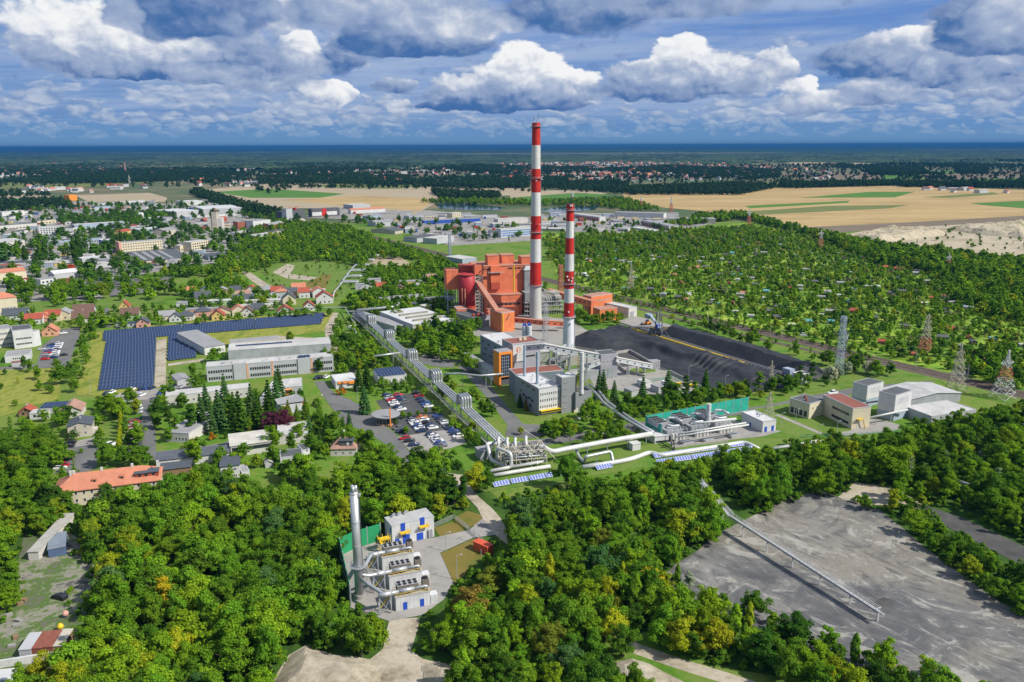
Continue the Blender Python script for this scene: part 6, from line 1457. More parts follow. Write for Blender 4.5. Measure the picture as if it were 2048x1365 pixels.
pv_block((211, 685), (311, 679), (307, 774), (195, 783), 16, 7, 'rows of the large solar block', 'large square block')
pv_block((337, 675), (392, 671), (394, 716), (337, 723), 8, 7, 'rows of the small solar block', 'small block')
pv_block((207, 666), (655, 628), (645, 649), (206, 684), 4, 8, 'rows of the long solar strip', 'long strip by the houses', 3)
for i, (a, b)in enumerate((((1310, 919), (1341, 914.5)), ((1342, 914), (1372, 910)), ((1373, 910), (1400, 906)), ((1402, 905.5), (1431, 901.5)), ((1432, 901), (1462, 897)), ((1463, 897), (1492, 893)), ((1316, 931), (1348, 926.5)), ((1350, 926), (1384, 921.5)), ((1386, 921), (1420, 916)), ((1420, 916), (1446, 912)), ((1447, 912), (1477, 907.5)), ((1478, 907), (1508, 902.5)), ((989, 977), (1021, 971)), ((1024, 970), (1058, 964.5)), ((1061, 964), (1092, 958.5)), ((1094, 958), (1125, 952.5)), ((1128, 952), (1160, 946)), ((1195, 943), (1226, 937)))):
 row = 'upper row by the low white pipe' if i<6 else('lower row by the wood' if i<12 else 'row in front of the manifold'); k = i if i<6 else(i-6 if i<12 else i-12)
 pv_table(G(*a), G(*b), 2.15, 32, 'pale violet solar table, %s in the %s'%(['first', 'second', 'third', 'fourth', 'fifth', 'sixth'][k], row), 'pale solar tables', M_PVL, .5)
 # ------------------ town near the plant
e, w, d, h = bld('detached_house', 'cream two-storey house with a slate-grey low gable roof by the small car park', 'house', (137.5, 878), (186, 872), 10.5, ('t', 855), M_BEIGE, M_SLATE, 'gy', 1.5, wins=[('F', 2, [1.2, 4.0], 1.1, 1.3, .12, .92)], chim=1)
MB().box(w, 2, 0, w+1.8, 4.5, 2.6).build('porch', M_OFFWHITE, e); door(e, w+1.8, 6.5, 'R', 3.2, 0, .9, 2.0, M_BTILE)
e, w, d, h = bld('long_apartment_house', 'long cream two-storey house with an orange hipped tile roof behind the left wood', 'house', (111, 1018), (322, 990), 12, ('t', 987), M_CREAM, M_OTILE, 'hip', 4.2, wins=[('F', 13, [1.3, 4.0], .85, 1.3, .02, .98), ('L', 3, [1.3, 4.0], .85, 1.3, .1, .9)], ov=.5)
rf =[c for c in e.children if c.name.startswith('roof')][0]
for x in(4.6, 5.6, 14.5, 24.5, 33):MB().box(x*.98, d*.5-.4, 2.6, x*.98+.8, d*.5+.4, 5.2).build('chimney', M_OFFWHITE, rf)
for x, ww in((11.8, 1.5), (20.5, 1.5)):o = MB().box(x, 1.9, 1.2, x+ww, 4.4, 2.7).build('dormer', M_OTILE, rf); MB().box(x+.3, 1.86, 1.5, x+ww-.3, 1.92, 2.4).build('window', M_GLASS, o)
o = MB().box(25.5, 1.6, 1.0, 33, 5.0, 2.7).build('dormer', M_RTILE, rf); MB().box(25.2, 1.3, 2.7, 33.3, 5.6, 2.9).build('dormer_roof', M_SLATE, o)
for x in(26.5, 28.6, 31):MB().box(x, 1.55, 1.4, x+.9, 1.62, 2.4).build('window', M_GLASS, o)
e, w, d, h = bld('detached_house', 'white cube house with a dark-grey flat roof behind the left wood', 'house', (443, 962), (481, 957.5), (440, 944), ('t', 934), M_WHITE, M_SLATE, 'shed', .5, wins=[('F', 1, [1.0, 3.6], 1.3, 1.0, .6, .9)])
bld('garage_annexe', 'low annexe with a red-edged roof joined to the white cube house', 'garage', (484, 958), (500, 955), 7, 2.7, M_WHITE, M_GROOF, par=.1)
bld('detached_house', 'white house with a broad dark flat roof between the garden trees', 'house', (562, 940), (607, 935), (570, 924), ('t', 915.5), M_WHITE, M_DGREY, par=.1, wins=[('F', 3, [1.2], 1.0, 1.1, .1, .9)])
bld('detached_house', 'white taller house wing next to the broad dark-roofed house', 'house', (607, 925), (621, 922), 7, ('t', 901), M_WHITE, M_DGREY, par=.1, wins=[('F', 1, [1.4, 4], 1.0, 1.1, .3, .9)])
e, w, d, h = bld('mansard_house', 'house with a steep pinkish-brown tiled hip roof and dark dormer', 'house', (661, 913), (713, 912), 10, ('t', 899), M_OFFWHITE, M_PTILE, 'hip', 5.2, wins=[('F', 3, [.8], 1.0, 1.2, .08, .92)])
rf =[c for c in e.children if c.name.startswith('roof')][0]; o = MB().box(w*.38, .6, .9, w*.86, 4, 3.1).build('dormer', M_DGREY, rf); MB().box(w*.34, .3, 3.1, w*.9, 4.6, 3.35).build('dormer_roof', M_SLATE, o); MB().box(w*.64, .54, 1.3, w*.72, .62, 2.6).build('window', M_FRAME, o)
MB().box(w*.45, d*.5-.4, 4.2, w*.45+.8, d*.5+.4, 6.2).build('chimney', M_OFFWHITE, rf)
bld('garden_shed', 'tiny white gable shed in the vegetable garden by the cube house', 'shed', (531, 937), (546, 935), 3.5, 2.0, M_LGREY, M_LROOF, 'gy', 1.0)
e, w, d, h = bld('workshop_hall', 'hall with a cream ribbed sheet roof and a glazed front strip', 'hall', (463, 915), (544, 904), (456.8, 893), 4.6, M_OFFWHITE, S_CREAM, 'shed', .4)
for i in range(14):o = MB().box(0, -.06, 0, w/15, .02, 1.5).build('window', M_GLASS, e); o.location =(.4+i*w/14.3, 0, 2.3)
bld('long_shed', 'long low shed with a dark seamed roof along the curved street', 'shed', (313.5, 938), (459, 921), (312, 925), 3.2, M_WHITE, S_DK, 'shed', .6)
bld('wood_shed', 'low shed with a brown and grey lean-to roof behind the long seamed shed', 'shed', (322, 955), (382, 948), 5, 2.8, M_WOOD, M_SLATE, 'shed', .6)
bld('flat_workshop', 'flat pale-roofed workshop at the end of the curved street', 'building', (556, 890, 0), (617, 884), (552, 866), 3.8, M_OFFWHITE, M_LROOF, par=.25)
e, w, d, h = bld('flat_office', 'grey flat-roofed single-storey office wing left of the tall spruces', 'office building', (332, 884), (379, 887), (331, 838), 4.2, M_OFFWHITE, M_GROOF, par=.25, wins=[('F', 4, [1.2], .9, 1.2, .4, .95)]); roof_vents(e, w, d, h, 4, 6)
bld('flat_office', 'long narrow light-roofed wing behind the tall spruces', 'office building', (333, 812), (502, 794), 9, 4.6, M_OFFWHITE, M_LROOF, par=.25, wins=[('F', 14, [1.3], 1.2, 1.2, .1, .98)])
bld('flat_hall', 'pale blue-grey flat roofed hall in front of the two-storey offices', 'building', (521, 816), (556, 815), (512, 778), 4.6, M_LGREY, M_LROOF, par=.2)
e, w, d, h = bld('flat_hall', 'flat grey building with an orange-framed bay window', 'building', (566, 791), (605, 788), (564, 774), 4.0, M_LGREY, M_LROOF, par=.2); MB().box(1.2, -1, .4, 4.6, -.02, 3.0).build('bay_frame', M_ORANGE2, e); MB().box(1.6, -1.05, .9, 4.2, -.98, 2.6).build('window', M_GLASS, e)
e, w, d, h = bld('canteen_pavilion', 'low pavilion with a grey wedge roof and orange corner walls', 'building', (572, 830), (610, 820), 9, 3.4, M_LGREY, M_LROOF, par=.1)
MB().add([(-1, 5, 3.9), (w+1, -1, 4.4), (w+1.5, 9, 5.4), (0, 9.5, 5.2), (-1, 5, 4.1), (w+1, -1, 4.6), (w+1.5, 9, 5.6), (0, 9.5, 5.4)], [(3, 2, 1, 0), (4, 5, 6, 7), (0, 1, 5, 4), (1, 2, 6, 5), (2, 3, 7, 6), (3, 0, 4, 7)]).build('wedge_roof', M_GROOF, e); MB().box(-.2, -.25, 0, 1.1, 2, 3.7).build('corner_wall', M_ORANGE2, e); MB().box(w-1, -.2, 0, w+.2, 5, 4.2).build('corner_wall', M_ORANGE2, e)
def offices():
 e, w, d, h = bld('office_block', 'long pale two-storey office block with paired windows and peach stripes', 'office building', (415, 765), (668, 742.5), 10, ('t', 735), M_LGREY, M_LROOF, par=.4)
 for x in(.305, .50, .815):MB().box(w*x, -.14, 0, w*x+.9, -.002, h+.3).build('peach_stripe', mat('peach_stripe', (.62, .33, .20), .7), e)
 for a, b in((.205, .30), (.71, .81)):MB().box(w*a, -.5, 0, w*b, -.15, h+.9).build('stair_bay', M_LGREY, e)
 for x0, x1, n in((.01, .195, 10), (.33, .49, 9), (.52, .70, 10), (.83, .99, 9)):windows(e, w, d, [('F', n, [1.0, h*.56], .9, 1.5, x0, x1)], False)
 door(e, w, d, 'F', w*.25, 0, 1.8, 2.4, M_DGREY); roof_vents(e, w, d, h, 12, 9)
 for i in range(2):MB().box(w*.72+i*3.2, 3, h+.2, w*.72+i*3.2+3, 6, h+.9).build('roof_panel', M_PV, [c for c in e.children if c.name.startswith('roof')][0])
offices()
e, w, d, h = bld('store_hall', 'long pale hall with a dark solar strip on its roof behind the office block', 'hall', (457.5, 722), (663, 707), (455, 708), 6, S_LG, M_LROOF, par=.15)
MB().box(4, d*.5, h+.16, w*.62, d*.5+3, h+.34).build('roof_panel', M_PV, [c for c in e.children if c.name.startswith('roof')][0])
bld('solar_shed', 'grey shed with a single-slope roof right of the small solar block', 'shed', (410, 711), (451, 704), (401, 677), 4.6, M_WHITE, M_GROOF, 'shed', 1.2, wins=[('F', 5, [1.0], 1.0, 1.2, .3, .95)])
bld('garage', 'plain grey garage by the parking strip beside the gravel track', 'garage', (355, 773), (380, 769), (349, 762), 3.2, M_LGREY, M_GROOF, 'gy', .6)
bld('store_shed', 'low grey-roofed store on the sandy yard behind the pale hall', 'shed', (462, 697), (560, 688), 9, 3.4, M_BEIGE, M_GROOF, par=.1)
e, w, d, h = bld('gate_building', 'white flat-roofed gate building with an orange fascia', 'building', (672, 779), (716, 774), (661, 765), 3.9, M_WHITE, M_WROOF, par=.1); MB().box(w*.1, -.5, 2.6, w*.55, -.02, 3.8).build('fascia', M_ORANGE2, e); MB().box(w*.58, -.9, 2.2, w, -.02, 3.5).build('fascia', M_ORANGE2, e)
e, w, d, h = bld('club_house', 'white low building with blue solar panels all over its roof', 'building', (757, 770), (814, 764), (743, 756), 3.9, M_WHITE, M_GROOF, par=.1, wins=[('F', 4, [1.0], 1.0, 1.3, .1, .9)])
for i in range(3):
 o = MB().box(0, 0, 0, w-1, d/3-.5, .08).build('solar_panel', M_PV, [c for c in e.children if c.name.startswith('roof')][0]); o.location =(.5, .4+i*d/3, h+.25); o.rotation_euler.x = R(9)
e, w, d, h = bld('workshop', 'large workshop with a white roof and four ridge skylights', 'hall', (826, 671), (909, 659), (787, 640), 7.0, M_LGREY, M_WROOF, par=.2)
for i in range(4):MB().box(w*(.16+.06*(i==3)), d*(.16+i*.2), h+.1, w*(.85-.45*(i==3)), d*(.16+i*.2)+2.2, h+1.1).build('skylight', mat('skylight_olive', (.24, .23, .18), .5), [c for c in e.children if c.name.startswith('roof')][0])
bld('workshop_wing', 'grey-roofed wing on the left side of the large white workshop', 'building', (790, 668), (813, 664), (748, 634), 5.0, M_LGREY, M_GROOF, par=.15)
bld('office_block', 'white two-storey office with a row of windows by the storage tanks', 'office building', (764, 614), (850, 606), 9, ('t', 599), M_WHITE, M_GROOF, par=.2, wins=[('F', 16, [.9, 4.0], .9, 1.2, .2, .98)])
gallery('pale enclosed footbridge from the white office to the red boiler house', [G(848, 600, 6), G(908, 597, 7)], 3, 3.0, M_WHITE, [(.4, 0), (.8, 0)], M_GROOF, .9)
for lab, px, py, r, h, m in(('dark grey storage tank in front of the white office', 829, 622, 3.0, 6, M_GREY), ('wide tank with a cream top behind the workshop', 851.5, 626, 4.6, 6, M_MGREY)):
 e = empty('storage_tank', G(px, py), label=lab, cat='tank'); MB().lathe([(r, 0), (r, h)], 26, cap=False).build('shell', m, e, True); MB().lathe([(r+.1, h), (.2, h+1)], 26).build('top', M_CROOF, e)
def gatehouse():
 g = G(772, 846); e = empty('round_gatehouse', g, R(20), label='round gatehouse with a flat grey disc roof and an orange pylon', cat='gatehouse'); h = 4.4
 MB().lathe([(4.6, 0), (4.6, h-.6)], 36).build('wall', mat('peach_stripe', (.62, .33, .20), .7), e); MB().lathe([(4.66, .8), (4.66, h-1)], 30, cap=False).build('glazing', M_GLASS, e)
 m = MB()
 for i in range(18):a = i*.349; m.bar((4.7*math.cos(a), 4.7*math.sin(a), 0), (4.7*math.cos(a), 4.7*math.sin(a), h-.6), .12)
 m.build('mullions', M_WHITE, e); MB().lathe([(6.3, h-.6), (6.4, h-.1), (6.2, h), (.1, h+.25)], 40).build('roof', M_GROOF, e); MB().box(.6, -6.2, 0, 1.1, -5.4, 8.2).build('pylon', M_ORANGE2, e)
 KEEP.append([(g.x+8*math.cos(a*.785), g.y+8*math.sin(a*.785))for a in range(8)])
gatehouse()
# school complex at the left edge
bld('school_block', 'white three-storey school block with a slate flat roof beside the left car park', 'school', (30, 699), (70, 694), 16, ('t', 662), M_WHITE, M_DGREY, par=.3, wins=[('F', 10, [5.5, 2.2], .9, 1.3, .1, .9)])
bld('school_block', 'beige long school wing at the left edge with paired windows', 'school', (-60, 705), (30, 692), 14, ('t', 668), M_OFFWHITE, M_GROOF, par=.3, wins=[('F', 8, [1, 4.4, 7.8], 1.2, 1.5, .55, .98)])
bld('school_annexe', 'white upper-floor annexe on brick-red legs at the school corner', 'school', (70, 694), (83, 690), 10, 9.5, M_WHITE, M_GROOF, par=.2)
bld('gym_block', 'low white block with a grey roof in front of the school', 'school', (11, 727), (61, 722), 13, ('t', 713), M_WHITE, M_GROOF, par=.25, wins=[('F', 7, [1.6], .8, 1.1, .3, .85)])
bld('kiosk', 'tiny pale kiosk with a red roof in front of the low white block', 'kiosk', (24, 735), (44, 733), 3, 2.6, M_LGREY, M_RROOF, par=0)
bld('old_school', 'cream old school with an orange hipped roof at the left edge', 'school', (-70, 641), (38, 628), 14, ('t', 606), M_CREAM, M_OTILE, 'hip', 4, wins=[('F', 10, [1, 4.5], 1.0, 1.6, .4, .95)])
# houses: foot, width, depth, wall height, roof rise, ridge, roof, wall, label
HOUSES =[(146, 633, 14, 9, 3.5, 4.2, 'gx', M_BTILE, M_WHITE, 'rear one of the two brown-roofed white houses by the short street'), (144, 647, 14, 9, 3.5, 4.2, 'gx', M_BTILE, M_WHITE, 'front one of the two brown-roofed white houses by the short street'), (242, 641, 12, 9, 4, 4, 'gx', M_BTILE, M_GRN, 'pale green house with a maroon roof right of the short street'), (239, 625, 7, 8, 4, 4, 'gy', M_RTILE, M_YEL, 'yellow house with a steep red roof behind the pale green house'), (273, 657, 8, 8, 3.4, 3, 'gy', M_SLATE, M_PINK, 'pinkish bungalow with a slate roof above the solar strip'), (84, 674, 9, 8, 3.5, 3.4, 'gy', M_OTILE, mat('peach_stripe', (.62, .33, .20), .7), 'small peach house with an orange roof by the school'), (5, 641, 16, 9, 3.5, 4, 'gx', M_SLATE, M_WHITE, 'dark-roofed long house at the left edge below the old school'), (424, 642, 8.5, 9, 3.5, 3.5, 'gy', M_RTILE, M_YEL, 'yellow house with red gable roof just above the solar strip'), (482, 635, 9, 9, 3.5, 3.4, 'gy', M_BTILE, M_OFFWHITE, 'off-white gabled house with a brown roof above the solar strip'), (556, 633, 11, 9, 3.5, 3.6, 'gy', M_RTILE, M_WHITE, 'white gabled house with red roof and grey porch above the solar strip'), (608, 623, 8, 9, 3.5, 3.5, 'gy', M_RTILE, M_WHITE, 'small white house with a red roof by the raised grey pipe'), (633, 609, 13, 10, 5, 4.5, 'gy', M_RTILE, M_WHITE, 'large white house with a red gable roof behind a green hedge'), (566, 611, 10, 10, 5, 4, 'gy', M_SLATE, M_CREAM, 'cream house with a dark gable roof and roof panels'), (551, 599, 9, 8, 6, 2, 'hip', M_OTILE, M_LGREY, 'boxy grey house with an orange hipped roof'), (390, 604, 12, 8, 3.5, 4, 'gx', M_SLATE, M_CREAM, 'cream house with a dark steep roof at the left of the terraces'), (474, 598, 10, 8, 3, 3, 'gx', M_PTILE, M_OFFWHITE, 'house with a pink tiled roof among the white terraces'), (466, 608, 16, 8, 3.5, 3, 'gx', M_SLATE, M_LGREY, 'slate-roofed house with two dormers among the terraces'), (339, 645, 8, 8, 3, 3, 'gy', M_SLATE, M_WHITE, 'small white house half hidden in trees above the solar strip'), (848, 566, 12, 9, 4.5, 2.5, 'gx', M_PTILE, M_WHITE, 'white house with a pinkish roof left of the boiler house'), (120, 838, 9, 10, 3.4, 2.6, 'gy', M_PTILE, M_OFFWHITE, 'brown-pink roofed house behind the cream two-storey house'), (38, 835, 6, 6, 2.2, 2, 'gy', M_RTILE, M_WOOD, 'small dark cottage with a red roof at the mown field')]
for x, y, w, d, h, rh, ax_, rm, wm, lab in HOUSES:
 e, *_ = bld('detached_house', lab, 'house', (x, y), w, d, h, wm, rm, ax_, rh, ang=17, ov=.5, wins=[('F', 2 if w<10 else 3, [.9], 1.1, 1.2, .12, .88)]+([('F', 1, [h+.2], 1.0, 1.1, .35, .65)]if ax_=='gy' else[]), framed=False, chim=1)
rg = random.Random(31)
for nm, x0, y0, x1, y1, n in(('row behind the terraces', 352, 594, 600, 586, 8), ('row between terraces and meadow', 500, 591, 640, 596, 5), ('group under the old school', 40, 652, 118, 640, 4), ('row above the solar strip', 300, 644, 520, 628, 6), ('group by the yellow flat house', 700, 588, 880, 588, 5)):
 for i in range(n):
  wc, wm = rg.choice([('white', M_WHITE), ('cream', M_CREAM), ('off-white', M_OFFWHITE), ('pink', M_PINK)]); rc, rm = rg.choice([('red', M_RTILE), ('dark', M_SLATE), ('brown', M_BTILE), ('orange', M_OTILE), ('grey', M_GROOF)]); t =(i+.5)/n
  bld('detached_house', '%s house, %s roof, %s, %s'%(wc, rc, ['leftmost', 'second from left', 'third from left', 'fourth from left', 'fifth from left', 'sixth from left', 'seventh from left', 'last on right'][i], nm), 'house', (x0+(x1-x0)*t, y0+(y1-y0)*t+rg.uniform(-3, 3)), rg.uniform(8, 12), rg.uniform(8, 10), rg.uniform(3, 5), wm, rm, rg.choice(['gx', 'gy', 'hip']), 3, ang=rg.choice([12, 17, 22]), wins=[('F', 2, [1], 1.1, 1.2, .1, .9)], framed=False, group='houses of the residential streets')
FLATS =[(353, 616, 22, 8, 3.4, M_WHITE, 'white terrace row nearest the trees on the left'), (408, 613, 24, 8, 3.6, M_GRN, 'terrace row with a pale-green end'), (486, 613, 30, 8, 3.6, M_OFFWHITE, 'off-white terrace row with flat roofs in the middle'), (498, 602, 22, 8, 3.6, M_WHITE, 'white flat-roofed terrace behind the slate dormers'), (371, 629, 24, 7, 3.2, M_PINK, 'pink and cream terrace row in front of the others'), (480, 622, 24, 7, 3.4, M_CREAM, 'cream flat-roofed terrace above the gabled houses'), (606, 592, 18, 8, 4, M_MGREY, 'grey flat house behind the large white red-roofed house'), (711, 580, 22, 8, 4.2, M_LGREY, 'pale flat row left of the yellow flat house'), (735, 574, 12, 9, 6, M_OFFWHITE, 'brownish-roofed upper house in the pale flat row'), (797, 576, 21, 9, 5, M_YEL, 'yellow flat-roofed house among trees left of the boiler house'), (82, 836, 14, 8, 4.6, M_LGREY, 'pale grey flat house with a dark solar roof near the mown field'), (60, 840, 8, 6, 2.8, M_WHITE, 'white garage beside the pale grey flat house'), (232, 656, 16, 5, 2.6, M_LGREY, 'low house covered with blue solar panels above the solar strip')]
for x, y, w, d, h, wm, lab in FLATS:
 pv = 'solar' in lab
 bld('terrace_house', lab, 'house', (x, y), w, d, h, wm, M_PV if pv else(M_GROOF if x%2 else M_LROOF), par=0, ang=12, wins=[('F', max(2, int(w/4)), [1.0], 1.2, 1.2, .04, .96)], framed=False)
 # scrap yard, bottom left
bld('long_wall_shed', 'long decayed lean-to shed with a grey sheet roof by the dirt yard', 'shed', (58, 1122, 0), (79, 1121, 0), (76, 1050, 0), 2.8, M_OFFWHITE, M_CONCW, 'shed', .6, ov=.2)
bld('blue_container_shed', 'row of blue-grey site containers with a striped roof in the dirt yard', 'container', (98, 1117), (133, 1110), (101, 1086), 2.7, mat('faded_blue_sheet', (.08, .12, .22), .6, var=.2), stripes('blue_grey_ribbed_roof', (.20, .235, .28), 2.2, 'y', .3), par=0)
bld('timber_hut', 'dark-grey timber hut with one white window at the end of the blue containers', 'hut', (97, 1120), (124, 1115), -.1, .1, M_SLATE, M_SLATE, par=0)if False else None
for i, (m, rm, lab)in enumerate(((M_LGREY, M_LGREY, 'grey metal lock-up, leftmost of the four sheds by the white wall'), (M_RUST, M_RUST, 'rust-red lock-up beside the grey one by the white wall'), (M_RUST, M_RUST, 'rust-red lock-up beside the weathered wooden one'), (M_WOOD, M_BEIGE, 'weathered wooden shed, rightmost of the four by the white wall'))):
 bld('lock_up_shed', lab, 'shed', (40+i*21.5, 1318-i*2.5), 2.75, 6.2, 2.3, m, rm, 'shed', .5, ang=7, ov=.1)
e = empty('white_wall', G(-10, 1338), label='low white wall with a pale coping crossing the bottom left corner', cat='wall'); MB().bar(Vector((0, 0, 1)), G(147, 1305, 1)-G(-10, 1338), .5, 2.0).build('wall', M_WHITE, e)
bld('white_roof_hut', 'white flat hut cut off at the bottom left corner of the yard', 'hut', (-30, 1385), (24, 1380), 4, 2.6, M_WHITE, M_WROOF, par=0)
rng = random.Random(8)
for k, (x, y, m, lab)in enumerate(((132, 1236, M_PINK, 'pink concrete mixer drum on the dirt yard'), (122, 1262, M_YSTEEL, 'yellow concrete mixer drum on the dirt yard'))):
 e = empty('concrete_mixer', G(x, y), label=lab, cat='concrete mixer'); MB().lathe([(.3, .7), (.75, 1.0), (.75, 1.5), (.4, 2.0)], 12).build('drum', m, e); f = MB(); f.bar((-.6, 0, 0), (0, 0, 1), .12); f.bar((.6, 0, 0), (0, 0, 1), .12); f.bar((0, -.6, 0), (0, 0, 1), .12); f.build('stand', M_DSTEEL, e)
for k, (x, y)in enumerate([(40, 1210), (38, 1243), (33, 1254), (32, 1277), (23, 1295), (18, 1233), (48, 1202)]):
 e = empty('slab_stack', G(x, y), rng.uniform(0, 3), label='pale concrete slab stack on the dirt yard, %s along the heap line'%['first', 'second', 'third', 'fourth', 'fifth', 'sixth', 'seventh'][k], cat='slab stack', group='slab stacks'); t = MB()
 for z in range(3):t.box(-.9+.1*z, -.5, z*.25, .9, .5+.05*z, z*.25+.22)
 t.build('slabs', M_CONC if k%3 else M_WOOD, e)
